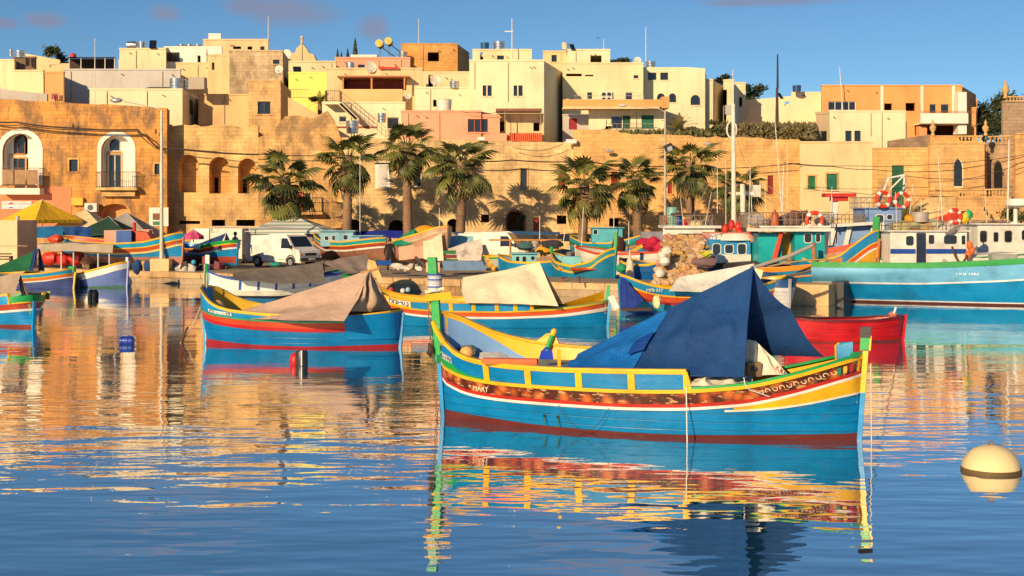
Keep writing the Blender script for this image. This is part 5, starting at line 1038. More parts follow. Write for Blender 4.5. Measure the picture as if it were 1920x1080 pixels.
# B6 red dinghy
B6 = luzzu('dinghy', 'plain bright red rowing boat moored behind the luzzu MARY', (1480,38.0), (1690,38.2), 1.35, hull=(.52,.006,.012), wale=(.52,.006,.012), upper=(.5,.006,.01), line=(.50,.006,.012), rail=(.30,.004,.008), boot=(.25,.01,.01), inner=(.4,.01,.01), hs=.62, S=[(0,1.1),(.3,.98),(.7,1.0),(1,1.16)], wu=None, stern_gun=(.10,.004,.006), thw=2, stemcol=(.5,.006,.012), group=GP)
MB().ball(P(1674,590,38.2), .13, 12, (1,1,.8), .2).thing('buoy', 'faded pink float on the end of the red rowing boat', 'buoy', plain((.65,.2,.14), .5), None, None, True)
MB().cyl(P(1676,588,38.1), P(1680,576,38.1), .03).thing('peg', 'short white peg on the end of the red rowing boat', 'peg', paint(WHT), None)
rope('mooring_line', 'dark mooring line running from the stern head of MARY to the red rowing boat', catl(P(1614,637,21.6), P(1690,636,37.9), 14, .06), .012, plain((.12,.1,.08), .8))
# B8 left
B8 = luzzu('luzzu', 'blue and yellow luzzu with a broad green stern cut by the left edge', (-105,46.5), (61,42.7), 2.5, hull=(.0,.27,.52), upper=(.01,.34,.58), wale=(.45,.05,.015), rail=(.5,.05,.015), frame=YEL, stern_gun=YEL, inner=(.2,.45,.25), hs=.75, S=[(0,1.3),(.3,.85),(.7,.86),(.9,.98),(1,1.08)], W=[(0,1.8),(.4,1.3),(.8,1.32),(.97,1.52)], wu=(0,.93), div=(.5,.7,.86), line=WHT, boot=(.2,.03,.02), group=GP)
B8.band('green_stern', paint(GRN, .35), lambda u: itp([(0,1.3),(.9,.98),(1,1.08)], u)+.03, lambda u: itp([(0,1.3),(.9,.98),(1,1.08)], u)+.36, .02, .93, 1)
tarp('boat_tent', 'beige canvas tent with a dark gap on the luzzu at the left edge', [('near_sheet', cloth((.40,.30,.22), .8, .15), [[P(-60,540,44.5), P(-10,520,44), P(40,511,43.6)], [P(-60,570,43.2), P(0,560,43), P(26,556,42.8)]], .08), ('far_sheet', cloth((.44,.34,.25), .8, .15), [[P(32,512,43.6), P(37,511,43.6)], [P(38,545,43.4), P(50,545,43.4)], [P(42,557,43.2), P(60,556,43.6)]], .06)])
loft(MB(), [[P(60,553,44.2), P(80,549,44), P(94,546,43.6)], [P(62,562,44.4), P(80,561,44.2), P(93,562,43.8)]], 8, 3, .01).thing('side_board', 'yellow and pale green bulwark board at the stern of the leftmost luzzu', 'board', paint((.6,.62,.1)), None, None, True)
# B9, B10
S9 = [(0,1.3),(.3,.84),(.6,.80),(.8,.92),(.92,1.08),(1,1.22)]
B9 = luzzu('luzzu', 'orange and blue striped luzzu with a green post beside the white bowed boat', (-40,66), (137,64.8), 2.3, hull=(.07,.10,.30), upper=(.01,.30,.46), wale=(.80,.17,.01), rail=YEL, frame=YEL, inner=YEL, S=S9, W=[(a, b+.34) for a, b in S9], wu=(0,1), hs=.64, wedge=None, line=WHT, boot=None, group=GP, stern_gun=YEL, stemcol=(.7,.5,.1))
B9.post('stern_head', paint(GRN, .3), 1, 1.3, 1.75, .3, .25, -.3)
tarp('boat_tent', 'dark green and navy canvas tent on the orange and blue striped luzzu', [('green_sheet', cloth((.008,.13,.045)), [[P(-20,505,65.5), P(30,485,65.4), P(62,471,65.2)], [P(-20,512,64), P(20,510,64), P(55,508,64)]], .05), ('blue_sheet', cloth((.01,.04,.16)), [[P(62,471,65.2), P(70,466,65.2), P(73,466,65.2)], [P(54,508,64), P(62,508,64), P(64,500,64.4)]], .05), ('end_sheet', cloth((.01,.04,.14)), [[P(72,466,65.2), P(75,467,65.2)], [P(72,508,65.0), P(84,508,65.6)]], .05)])
S10 = [(0,.55),(.2,.56),(.5,.72),(.8,1.02),(1,1.3)]
B10 = luzzu('rowing_boat', 'white and violet blue boat with a magenta stripe and high bow by the quay', (118,67), (237,65.6), 2.1, hull=(.12,.19,.48), wale=(.80,.77,.72), upper=WHT, line=(.45,.01,.10), rail=YEL, boot=(.05,.14,.09), inner=YEL, S=S10, wu=None, stern_gun=YEL, group=GP, stemcol=(.3,.35,.6))
B10.band('white_topside', paint((.80,.78,.74), .35), lambda u: itp(S10,u)-.33, lambda u: itp(S10,u)-.02, .03, .02, 1)
B10.post('bow_post', paint(WHT), 1, 1.3, 1.55, .12, .12, -.1)
MB().box(P(143,533,65.2), (.34,.35,.62)).thing('fender', 'black rubber fender on the near end of the white and violet boat', 'fender', blk(), None)
MB().ball(P(242,529,66.5), .16, 12, (1,1,1.7), .3).thing('float', 'grimy white float hanging on the line of the violet boat', 'float', plain((.7,.62,.48), .7), None, None, True)
rope('mooring_line', 'thick pale rope at the bow of the violet boat', [P(235,494,65.5), P(239,510,65.7), P(242,522,66.3)], .04, plain((.6,.45,.25), .8))

# ------------------------------------------------------------------ floats in the water
by = T('mooring_buoy', 'big round cream mooring buoy at the right with a dark waterline', 'buoy', (X(1858,18.9), 18.9, 0)); o_ = worg(by)
MB().ball(o_+V((0,0,.0)), .42, 32, (1,1,.93), .03).build('float', plaster((.76,.60,.32), .55), by, True); MB().torus(o_+V((0,0,.40)), .035, .012, 'Y', 12, 6).build('eye', plain((.2,.12,.08)), by)
MB().lathe([(.427,-.04),(.429,.0),(.426,.05),(.42,.055)], o_, 32).build('waterline_band', plain((.13,.08,.025), .7), by, True)
fb = T('float_pair', 'black cylinder float with a red ball float beside the square sterned boat', 'buoy', (X(562,32), 32, 0)); o_ = worg(fb)
MB().lathe([(0,-.1),(.14,-.1),(.155,-.05),(.155,.31),(.13,.37),(0,.37)], o_+V((.05,0,0)), 18).build('black_float', plain((.03,.03,.032), .4), fb, True)
MB().ball(o_+V((-.13,.05,.12)), .15, 16, (.9,1,1.3)).build('red_float', plain((.6,.015,.01), .4), fb, True)
MB().box(o_+V((.07,-.165,.2)), (.03,.012,.38)).build('white_strip', plain((.7,.7,.68)), fb)
bb = T('plastic_drum', 'small blue plastic drum floating in the orange reflections', 'drum', (X(238,37.2), 37.2, 0)); o_ = worg(bb)
MB().lathe([(0,-.2),(.11,-.2),(.14,-.17),(.145,0),(.14,.17),(.11,.2),(0,.2)], o_+V((0,0,.09)), 18, 'X').build('drum', plain((.012,.05,.36), .3), bb, True)
for x_ in (-.12, .06): MB().torus(o_+V((x_,0,.09)), .14, .013, 'X', 18, 6).build('rib', plain((.01,.035,.3), .35), bb)
MB().cyl(o_+V((.08,-.04,.2)), o_+V((.08,-.04,.26)), .025).build('bung', plain((.012,.05,.36), .3), bb)
tf = T('tyre_float', 'black tyre half sunk in the water by the left boats', 'tyre', (X(171,57.5), 57.5, 0)); MB().torus(worg(tf)+V((0,0,.1)), .2, .1, 'X', 20, 8).build('tyre', blk(), tf, True); MB().torus(worg(tf)+V((.18,.02,.1)), .2, .09, 'X', 20, 8).build('tyre', blk(), tf, True)
MB().box((X(1596,15), 14.4, .01), (.16,.05,.02), .3).thing('driftwood', 'tiny dark scrap floating below the reflection of the navy tent', 'driftwood', blk(), None)
MB().tube([(X(338,37.5), 37.5, -.1), (X(346,37.6), 37.6, .25), (X(352,37.7), 37.7, .45)], .035, 6).thing('weedy_rope', 'dark weedy end of the mooring rope where it enters the water', 'rope', plain((.08,.04,.02), .9), None)

# ------------------------------------------------------------------ boats on land and in the basin
GL = 'boats laid up on the quay'
def stands(label, xs, D0, z1, h=GZ):
    for i, px in enumerate(xs):
        p = V((X(px,D0), D0, h)); mb = MB(); mb.box(p+V((0,0,(z1-h)/2)), (.22,1.2,z1-h)); mb.thing('boat_stand', label+(' at its bow end' if i else ' at its stern end'), 'boat stand', plain((.15,.09,.05)), None)
L1 = luzzu('luzzu', 'big yellow and rust striped luzzu laid up on the quay behind the lamp post base', (120,75), (341,70.5), 2.6, hull=(.01,.26,.46), upper=(.01,.32,.46), wale=(.50,.08,.015), rail=YEL, frame=YEL, inner=(.6,.06,.02), z0=1.3, S=[(0,.9),(.3,.56),(.6,.52),(.8,.62),(.92,.85),(1,1.1)], W=[(0,1.2),(.3,.86),(.6,.82),(.8,.92),(.92,1.2),(1,1.5)], wu=(0,1), boot=(.42,.20,.14), stern_gun=YEL, line=(.8,.6,.2), group=GL, stemcol=(.45,.24,.18))
stands('dark timber prop under the rust striped luzzu', (170,300), 72, .95)
MB().box(P(237,446,72), (.85,1.0,.82)).thing('tank', 'square bright blue box standing in the rust striped luzzu', 'box', plain((.005,.08,.36), .5), None)
MB().prism([P(x_,y_,71.8) for x_, y_ in ((252,462),(252,433),(275,436),(282,446),(286,462))], (0,1,0)).thing('engine_cover', 'orange red engine cover in the rust striped luzzu', 'engine cover', plain((.62,.08,.012), .5), None)
MB().prism([P(x_,y_,73) for x_, y_ in ((195,462),(195,432),(285,430),(292,448),(298,462))], (0,1,0)).thing('cabin', 'low pinkish cabin behind the blue box of the rust striped luzzu', 'boat cabin', plaster((.7,.36,.26)), None)
MB().cyl(P(252,434,71.9), P(252,417,71.9), .09).thing('red_post', 'short red post above the orange engine cover', 'post', plain((.6,.02,.01)), None)
loft(MB(), [[P(312,462,71), P(330,448,70.6), P(338,432,70.4)], [P(315,455,71.4), P(328,440,71), P(342,428,70.8)]], 10, 5, .1).thing('net', 'orange net heaped in the bow of the rust striped luzzu', 'net', plain((.75,.12,.02), .8), None, None, True)
S2 = [(0,1.0),(.3,.55),(.6,.56),(.85,.82),(1,.95)]
L2 = luzzu('luzzu', 'small blue luzzu laid up under a folded navy tarpaulin', (342,76), (444,72.5), 2.2, hull=(.005,.25,.46), wale=(.45,.06,.02), rail=YEL, line=WHT, upper=GRN, frame=GRN, inner=(.02,.1,.3), z0=1.25, hs=.9, S=S2, W=[(a,b+.2) for a, b in S2], wu=(.6,1), boot=(.35,.05,.03), stern_gun=YEL, group=GL)
stands('dark timber prop under the small blue luzzu', (365,425), 74, .9)
tarp('boat_tent', 'dark navy tarpaulin tent on the small blue luzzu', [('near_sheet', cloth((.012,.05,.16)), [[P(355,463,74.5), P(390,450,74), P(424,437,73)], [P(352,474,73.5), P(385,473,73), P(410,466,72.2)]], .05), ('far_sheet', cloth((.01,.04,.13)), [[P(424,437,73), P(424.5,436,73)], [P(418,460,72.6), P(436,462,73.2)]], .04)])
L3 = luzzu('luzzu', 'teal and rust striped boat with a pale blue wheelhouse behind the white van', (594,81), (722,77), 2.4, hull=(.30,.13,.08), wale=(.35,.05,.02), rail=YEL, line=WHT, upper=TEAL, frame=YEL, inner=(.3,.5,.55), z0=1.35, S=[(0,.9),(.25,.45),(.6,.45),(1,.72)], W=[(0,1.2),(.25,.72),(.6,.72),(1,1.0)], wu=(0,1), boot=None, stern_gun=YEL, group=GL)
stands('dark timber prop under the pale blue wheelhouse boat', (625,700), 79, 1.0)
def cabin(root, x0, x1, yt, yb, D, dep, mt, wins=(), roof=None, side=None, rt=3, over=.15, name='cabin', fr=(.75,.72,.66), lean=0):
    A = V((X(x0,D), D, 0)); zt, zb = Z(yt,D), Z(yb,D); L_ = X(x1,D)-X(x0,D); rl = root
    f = lambda u, z, d: V((A.x+u+lean*(z-zb), D+d, z))
    ho = []
    for (a, b_, c, e) in wins:
        u0, u1, z1, z0 = X(a,D)-A.x, X(b_,D)-A.x, Z(c,D), Z(e,D); r_ = min(.08, (u1-u0)*.2)
        ho.append([(u0,z0+r_),(u0,z1-r_),(u0+r_,z1),(u1-r_,z1),(u1,z1-r_),(u1,z0+r_),(u1-r_,z0),(u0+r_,z0)])
    cb = MB().wall(lambda u, z, d: tuple(f(u, z, d)), [(0,zb),(L_,zb),(L_,zt),(0,zt)], ho, .05).build(name, mt, root)
    sx = (X(side, D+dep)-X(x1, D)) if side else 0
    def quad(p, q): MB().hexa([V((p.x,p.y,zb)), V((q.x,q.y,zb)), V((q.x-.05,q.y+.0,zb)), V((p.x-.05,p.y,zb)), V((p.x,p.y,zt)), V((q.x,q.y,zt)), V((q.x-.05,q.y,zt)), V((p.x-.05,p.y,zt))]).build('cabin_side', mt, root)
    quad(V((A.x+L_, D+.052, 0)), V((A.x+L_+sx, D+dep, 0))); quad(V((A.x+.05, D+.052, 0)), V((A.x+.05, D+dep, 0)))
    MB().hexa([V((A.x+.05,D+dep,zb)), V((A.x+L_+sx-.06,D+dep,zb)), V((A.x+L_+sx-.06,D+dep+.05,zb)), V((A.x+.05,D+dep+.05,zb)), V((A.x+.05,D+dep,zt)), V((A.x+L_+sx-.06,D+dep,zt)), V((A.x+L_+sx-.06,D+dep+.05,zt)), V((A.x+.05,D+dep+.05,zt))]).build('cabin_side', mt, root)
    t_ = rt/F*D; MB().hexa([f(-over,zt+.002,-over), f(L_+over,zt+.002,-over), V((A.x+L_+sx+over,D+dep+over,zt+.002)), V((A.x-over,D+dep+over,zt+.002)), f(-over+.03,zt+t_,-over+.03), f(L_+over-.03,zt+t_,-over+.03), V((A.x+L_+sx+over-.03,D+dep+over-.03,zt+t_)), V((A.x-over+.03,D+dep+over-.03,zt+t_))]).build('roof', roof or mt, root)
    for h_ in ho:
        cx_, cz_ = (h_[0][0]+h_[4][0])/2, (h_[0][1]+h_[1][1])/2
        inn = [(cx_+(a-cx_)*.82, cz_+(b_-cz_)*.86) for a, b_ in h_]
        w_ = MB().wall(lambda u, z, d: tuple(f(u, z, d-.012)), h_, [inn], .05).build('window', paint(fr), root)
        MB().prism([f(a, b_, .02) for a, b_ in h_], (0,.01,0)).build('pane', glass(), w_)
    return cb
PB = paint((.22,.45,.55))
cabin(L3.root, 601, 662, 434, 462, 78.6, 1.2, PB, [(608,617,442,451),(622,629,441,451),(643,653,440,450)], rt=2)
cabin(L3.root, 662, 714, 443, 464, 78.3, 1.2, PB, [], rt=1.5); MB().box(P(694,454,78.1), (1.3,.1,.62)).build('hatch_cover', plain((.005,.06,.38), .4), L3.root)
L4 = luzzu('luzzu', 'high bowed boat wrapped in pink and cream canvas beside the man in black', (735,79), (836,74), 2.4, hull=(.55,.30,.20), wale=(.6,.34,.24), rail=YEL, line=(.6,.5,.3), frame=YEL, upper=(.7,.5,.4), inner=(.3,.2,.1), z0=1.3, S=[(0,.75),(.4,.85),(.8,1.3),(1,1.75)], wu=None, boot=(.4,.2,.15), stern_gun=YEL, group=GL)
tarp('hull_cover', 'pink and cream canvas hanging down the side of the high bowed boat', [('pink_cloth', cloth((.62,.34,.22)), [[P(747,461,75.6), P(770,458,75.2), P(796,451,74.6)], [P(748,488,75.2), P(770,486,74.8), P(796,484,74.2)]], .06), ('cream_cloth', cloth((.78,.64,.44)), [[P(793,452,74.4), P(812,446,74), P(828,437,73.6)], [P(794,485,74.0), P(812,490,73.6), P(832,489,73.3)]], .06)])
tarp('boat_tent', 'emerald green tent on the high bowed boat', [('near_sheet', cloth((.005,.24,.12)), [[P(736,455,76.5), P(757,440,76), P(777,429,75.6)], [P(736,461,75.5), P(760,460,75.2), P(782,453,74.8)]], .04), ('end_sheet', cloth((.005,.18,.09)), [[P(776,430,75.6), P(778,429,75.6)], [P(781,452,74.8), P(796,449,75.4)]], .04)])
L5 = luzzu('luzzu', 'teal and yellow boat with a boxy pale teal wheelhouse under the palms', (1072,83), (1213,80), 2.4, hull=(.01,.25,.34), wale=(.02,.16,.14), rail=GRN, line=(.5,.2,.03), upper=(.01,.28,.38), frame=YEL, inner=(.03,.1,.1), z0=1.0, S=[(0,1.1),(.25,.70),(.6,.66),(.85,.95),(1,1.2)], W=[(0,1.4),(.25,.95),(.6,.92),(.85,1.2),(1,1.5)], wu=(0,1), boot=(.25,.02,.02), stern_gun=YEL, group=GL, sternpost=GRN)
cabin(L5.root, 1110, 1167, 428, 455, 80.6, 1.3, paint((.09,.42,.50)), [(1112,1121,430,440)], rt=1.5)
# basin
L6 = luzzu('work_boat', 'long white boat with a red rail lying behind the pier', (1085,69), (1265,66), 2.6, hull=(.68,.62,.52), wale=(.70,.64,.54), rail=(.66,.06,.015), line=(.66,.62,.52), inner=(.5,.45,.38), S=[(0,2.0),(.3,1.68),(.7,1.68),(1,1.85)], wu=None, boot=(.3,.1,.05), stern_gun=(.66,.06,.015), group=GP)
L7 = luzzu('luzzu', 'broad royal blue boat with a yellow rail behind the pier and the stone heap', (1168,64), (1262,62.5), 2.3, hull=(.005,.12,.32), wale=(.005,.12,.32), rail=YEL, line=(.01,.12,.3), inner=(.02,.1,.2), S=[(0,1.5),(.3,1.28),(.7,1.26),(1,1.5)], wu=None, boot=None, stern_gun=YEL, group=GP)
L8 = luzzu('luzzu', 'little yellow boat with a green post and an orange tent behind the pier', (1040,65.5), (1150,63), 1.9, hull=(.01,.22,.32), wale=(.02,.28,.3), rail=YEL, line=YEL, inner=(.3,.6,.62), S=[(0,1.75),(.2,1.3),(.5,1.15),(.8,1.4),(1,2.1)], wu=None, boot=None, stern_gun=YEL, bowpost=GRN, sternpost=None, posttop=2.1, group=GP)
L8.post('green_post', paint((.1,.36,.1)), 1, 1.8, 2.9, .18, .1, -.1)
loft(MB(), [[P(1070,503,63.6), P(1090,495,63.6), P(1117,490,63.6), P(1124,490,63.6)], [P(1066,507,62.8), P(1090,506,62.8), P(1118,506,62.8), P(1130,504,63)]], 20, 10, .05).thing('boat_tent', 'bright orange red sheet over the little yellow boat behind the pier', 'tarpaulin', cloth((.72,.07,.012)), None, None, True)
loft(MB(), [[P(1044,490,64.4), P(1050,492,64.2)], [P(1048,506,64), P(1066,506,63.8)]], 8, 8, .05).thing('sail_cloth', 'small orange and olive cloth at the left end of the little yellow boat', 'cloth', cloth((.62,.24,.02)), None, None, True)
MB().box(P(1071,494,64.4), (.95,.6,.72)).thing('box', 'pale turquoise box in the little yellow boat behind the pier', 'box', paint((.2,.55,.58)), None)
L9 = luzzu('luzzu', 'small boat with a pale turquoise four windowed cabin behind the pier', (940,67), (1044,65.5), 2.0, hull=(.01,.25,.42), wale=(.01,.25,.42), rail=YEL, line=(.01,.25,.42), inner=(.3,.3,.25), S=[(0,1.6),(.3,1.3),(.7,1.25),(1,1.35)], wu=None, boot=None, stern_gun=YEL, group=GP)
cabin(L9.root, 960, 1008, 476, 497, 66, 1.2, paint((.20,.52,.56)), [(967,974,480,492),(979,987,480,493),(995,1003,480,488)], rt=1.5, fr=(.3,.5,.5))
loft(MB(), [[P(1004,484,65.8), P(1020,480,65.8), P(1048,478,65.8)], [P(1008,502,65.2), P(1030,502,65.2), P(1046,502,65.4)]], 12, 8, .04).thing('boat_cover', 'brown canvas cover beside the turquoise cabin boat', 'tarpaulin', cloth((.36,.22,.14)), None, None, True)
L10 = luzzu('rowing_boat', 'tiny yellow and green rowing boat on the pier with orange floats in it', (908,71), (968,69.5), 1.4, hull=(.5,.55,.45), wale=GRN, rail=YEL, line=(.6,.6,.5), inner=(.5,.3,.05), S=[(0,1.0),(.5,.85),(1,1.05)], hs=.5, z0=.98, wu=None, boot=None, stern_gun=YEL, group=GL)
# ------------------------------------------------------------------ fishing boats in the basin at the right
def railset(mb, x0, x1, yt, yb, D, dep, n=8, r=.018, mid=1):
    c = [P(x0,yb,D), P(x1,yb,D), P(x1,yb,D)+V((0,dep,0)), P(x0,yb,D)+V((0,dep,0))]; h = Z(yt,D)-Z(yb,D)
    for a, b_ in zip(c, c[1:]+c[:1]):
        for k in range(mid+1): mb.tube([a+V((0,0,h*(k+1)/(mid+1))), b_+V((0,0,h*(k+1)/(mid+1)))], r, 5)
        m_ = max(1, int(n*(b_-a).length/(c[1]-c[0]).length))
        for i in range(m_): q = a.lerp(b_, i/m_); mb.cyl(q, q+V((0,0,h)), r, n=5, caps=False)
    return mb
def mast(name, label, px, y0, y1, D, r, mt, cat='mast', top=None, lean=0):
    a, b_ = P(px,y1,D), P(px+lean,y0,D); return MB().cyl(a, b_, r, top or r*.6, 8).thing(name, label, cat, mt)
WP, RP = paint((.74,.70,.62), .4), plain((.25,.2,.16), .6)
LB = T('lifebuoy', 'red and white lifebuoy', 'lifebuoy', (0,0,0), 'lifebuoys on the fishing boats')
MB().torus((0,0,0), .3, .085, 'Y', 28, 8).build('ring', plain((.72,.05,.015), .5), LB, True)
for i in range(4): a = pi/4+i*pi/2; MB().torus((0,0,0), .3, .09, 'Y', 4, 8, a-.22, a+.22).build('band', plain((.8,.77,.7), .5), LB, True)
# big blue trawler
SB7 = [(0,1.72),(.3,1.66),(.6,1.86),(.8,2.3),(1,3.0)]
def trawler(name, label, b0, b1, beam, hull, upper, line, rail, S, up=.6, boot=(.12,.03,.02), floor=.9, full=.32, tr=.8, inner=(.5,.5,.46), bt=.1):
    b = Boat(name, label, b0, b1, beam, transom=0, full=full, group='fishing boats in the basin'); b.tr = tr
    ff = lambda u: min(1, (max(u,0)*2.2+.0001))**.42 if tr < 0 else None
    b.env = (lambda u: min(1, max(0, (1-u)/.42))**.5*(.9+.1*min(1,u*8))) ; s = fn(S)
    b.skin('hull', paint(hull, .3), S); b.transom_ = MB().prism([b.pt(0,1,z,0) for z in (-.3,.3,.8,itp(S,0))]+[b.pt(0,-1,z,0) for z in (itp(S,0),.8,.3,-.3)], b.d*.06).build('transom', paint(hull, .3), b.root)
    b.band('boot_stripe', paint(boot, .6), -.3, bt, .014, nv=4); b.band('upper_strake', paint(upper, .3), -up, -.1, .024, rel=s, nv=5); b.band('white_line', paint(line, .4, .1), -up-.07, -up, .035, rel=s)
    b.band('lower_line', paint(line, .4, .1), bt, bt+.05, .02)
    b.band('rail', paint(rail, .35), -.16, .03, .05, rel=s); b.cap('gunwale', paint(rail, .35), lambda u: s(u)+.03, 0, 1, .16, .04); b.skin('bulwark_lining', paint(inner, .5), S, -.07, .002, .995, floor, 4); b.deck('deck', plain((.3,.28,.24), .8), floor, .01, .985)
    return b
B7 = trawler('trawler', 'long turquoise blue trawler with a pale upper strake and green rail at the right', (1531,56.4), (2350,51.5), 4.2, (.0,.25,.46), (.14,.42,.66), (.8,.79,.76), (.012,.28,.05), [(0,1.68),(.25,1.68),(.45,1.86),(.7,2.3),(1,3.1)], .78, bt=.08)
B7.text('MFB 1083', .36, 1.36, .30, paint((.8,.79,.8), .5, 0), width=.86)
cb = cabin(B7.root, 1669, 1812, 434, 499, 56.6, 2.2, WP, [(1697,1715,441,462),(1740,1753,439,459),(1767,1797,440,459),(1802,1811,440,460)], rt=2)
MB().box(P(1727,467,56.57), (.40,.05,1.42)).build('doorway', plain((.01,.02,.06), .6), B7.root)
MB().box(P(1693,471,56.57), (1.1,.04,.2)).build('blue_stripe', paint((.01,.07,.3)), B7.root); MB().box(P(1774,471,56.57), (1.75,.04,.2)).build('blue_stripe', paint((.01,.07,.3)), B7.root)
MB().prism([P(1812,480,56.6), P(1812,500,56.6), P(1870,497,56.6), P(1916,480,56.6), P(1910,474,56.6)], (0,2,0)).build('foredeck_side', WP, B7.root)
MB().box(P(1880,483,56.3), (1.1,.5,.28)).thing('locker', 'grey green deck locker on the turquoise trawler', 'locker', plain((.33,.36,.30), .7))
mb = railset(MB(), 1672, 1790, 415, 432, 57, 1.6, 7); mb.build('roof_rail', RP, B7.root)
for i, (a, y_, w_) in enumerate(((1690,425,1.5),(1712,420,1.2),(1735,424,1.3),(1752,420,1.2),(1705,412,.8))):
    MB().ball(P(a,y_,57.3), .33, 12, (w_,.9,.75), .35).thing('net_bag', 'bulging pale green net bag, %s on the roof of the white wheelhouse' % ('leftmost','second from the left','third from the left','rightmost','topmost')[i], 'net bag', cloth([(.42,.36,.16),(.36,.36,.2),(.44,.3,.12),(.4,.38,.25),(.6,.28,.02)][i]), None, 'net bags on the wheelhouse roof', True)
MB().lathe([(0,0),(.36,0),(.38,.36),(.4,.38),(.4,.44),(0,.46)], P(1725,416,57.2), 16).thing('bin', 'grey round tub with a dark lid on the white wheelhouse roof', 'tub', plain((.42,.36,.32), .5), None, None, True)
a = P(1797,452,56.2); MB().hexa([P(1772,438,56.3), P(1784,438,56.3), P(1784,438,57), P(1772,438,57), P(1795,421,56.3), P(1808,421,56.3), P(1808,421,57), P(1795,421,57)]).thing('hatch', 'tilted open roof hatch on the white wheelhouse', 'hatch', plain((.22,.17,.16), .5))
MB().tube(catl(P(1785,462,56.1), P(1814,478,56.1), 8, .5), .05, 6).thing('hose', 'dark hose looped in front of the white wheelhouse', 'hose', plain((.10,.05,.03), .7), None)
for i, (a, y_) in enumerate(((1818,460),(1822,470),(1815,478))): MB().ball(P(a,y_,56.3), .17, 12, (.8,1,1.2)).thing('float', 'orange float, %s of the three beside the white wheelhouse' % ('topmost','middle','lowest')[i], 'float', plain((.75,.16,.03), .5), None, 'orange floats by the wheelhouse', True)
MB().lathe([(0,-.03),(.09,-.03),(.09,.03),(0,.03)], P(1771,489,56.5), 12, 'Y').build('vent', plain((.4,.38,.35)), B7.root)
inst(LB, P(1790,406,57), 'red and white lifebuoy hanging above the right end of the wheelhouse roof', .3, 1.0)
for i, c in enumerate(((.75,.45,.02),(.75,.5,.03),(.03,.35,.12))): MB().ball(P(1806+5*i,411-i*4,57.3), .19, 10, (1,1,1.2), .3).thing('float', ('small yellow float beside the lifebuoy','second yellow float right of the lifebuoy','green float right of the yellow floats')[i], 'float', plain(c, .6), None, None, True)
MB().cyl(P(1815,455,57.5), P(1815,392,57.5), .035).thing('pole', 'thin green pole behind the yellow floats', 'pole', plain((.1,.25,.12)))
# white cruiser behind its bow
T7 = trawler('cabin_boat', 'white cabin boat with three grey windows at the right edge', (1826,61.5), (2400,59), 3.6, (.70,.66,.58), (.72,.68,.6), (.01,.07,.22), (.7,.66,.58), [(0,1.75),(.4,1.9),(1,2.9)], .5)
cabin(T7.root, 1833, 1990, 421, 476, 61.2, 2.4, WP, [(1836,1852,431,456),(1862,1873,434,455),(1882,1899,431,456),(1914,1934,430,452)], rt=2.2, fr=(.6,.56,.5))
mb = MB(); mb.tube([P(1904,424,61.6), P(1904,378,61.6)], .1, 8); T7r = T7.root; mb.build('radar_post', WP, T7r)
MB().lathe([(.0,0),(.42,.02),(.55,.1),(.55,.34),(.5,.42),(0,.44)], P(1908,389,61.6), 20).build('radar_dome', WP, T7r, True)
MB().ball(P(1898,424,61.8), .5, 14, (1,.8,.45)).build('roof_hump', WP, T7r, True); mb = railset(MB(), 1838, 1893, 413, 421, 61.5, 1.5, 6); mb.build('roof_rail', RP, T7r)
loft(MB(), [[P(1838,416,61.6), P(1865,414,61.6), P(1893,416,61.6)], [P(1838,421,61.2), P(1865,421,61.2), P(1893,421,61.2)]], 12, 4, .08).thing('net', 'brown net bundle on the roof of the white cabin boat', 'net', cloth((.2,.12,.06)), None, None, True)
# blue white and red boat
T4 = trawler('fishing_boat', 'pale blue fishing boat with a red and white striped hull behind the luzzu bow', (1520,69), (1800,66), 4.0, (.72,.66,.56), (.62,.06,.02), (.75,.7,.6), (.62,.06,.02), [(0,1.7),(.3,2.1),(.6,2.9),(1,3.9)], .35)
PB4 = paint((.20,.32,.58))
cabin(T4.root, 1556, 1668, 421, 470, 67.4, 2.6, PB4, [(1567,1570,430,460)], rt=1.5); cabin(T4.root, 1622, 1690, 391, 424, 67.6, 2.4, PB4, [(1641,1658,402,419),(1662,1674,402,412)], rt=2)
for a in (1561, 1590): MB().hexa([P(a,421,67.2)+V((x_,y_,z_)) for z_, s_ in ((-1.1,-.25),(0,0)) for x_, y_ in ((s_,0),(s_+.25,0),(s_+.25,.1),(s_,.1))]).build('white_strut', WP, T4.root)
MB().box(P(1645,436,67.2), (.7,.1,1.0)).build('white_panel', WP, T4.root)
MB().box(P(1595,421,67.0), (2.7,.5,.16), 0, 0, -.06).build('white_visor', WP, T4.root)
railset(MB(), 1556, 1622, 402, 420, 67, 2.4, 9).build('rail', RP, T4.root); railset(MB(), 1616, 1690, 370, 390, 67.5, 2.4, 8).build('top_rail', RP, T4.root)
mb = MB(); q = [P(1640,400,67.7), P(1666,334,67.7), P(1696,328,67.7)]; mb.tube(q, .06, 6); mb.tube([P(1666,334,67.7), P(1668,356,67.7), P(1696,328,67.7)], .05, 6); mb.tube([P(1696,328,68.9), P(1694,368,68.9)], .06, 6); mb.build('gantry', WP, T4.root)['kind'] = 'stuff'
inst(LB, P(1656,374,67.3), 'faded red lifebuoy, left one of the pair on the pale blue fishing boat', .2, 1.25, ry=.1); inst(LB, P(1691,376,67.6), 'pale orange lifebuoy, right one of the pair on the pale blue fishing boat', .1, 1.25, ry=.6)
mb = MB(); mb.box(P(1573,366,70), (1.7,.8,.2)).box(P(1573,372,70), (.9,.5,.3)); mb.thing('winch', 'bright red winch frame above the pale blue cabin roof', 'winch', plain((.55,.03,.015), .5)); MB().box(P(1566,385,70), (.3,.2,1.4)).thing('white_post', 'short white post under the red winch', 'post', WP)
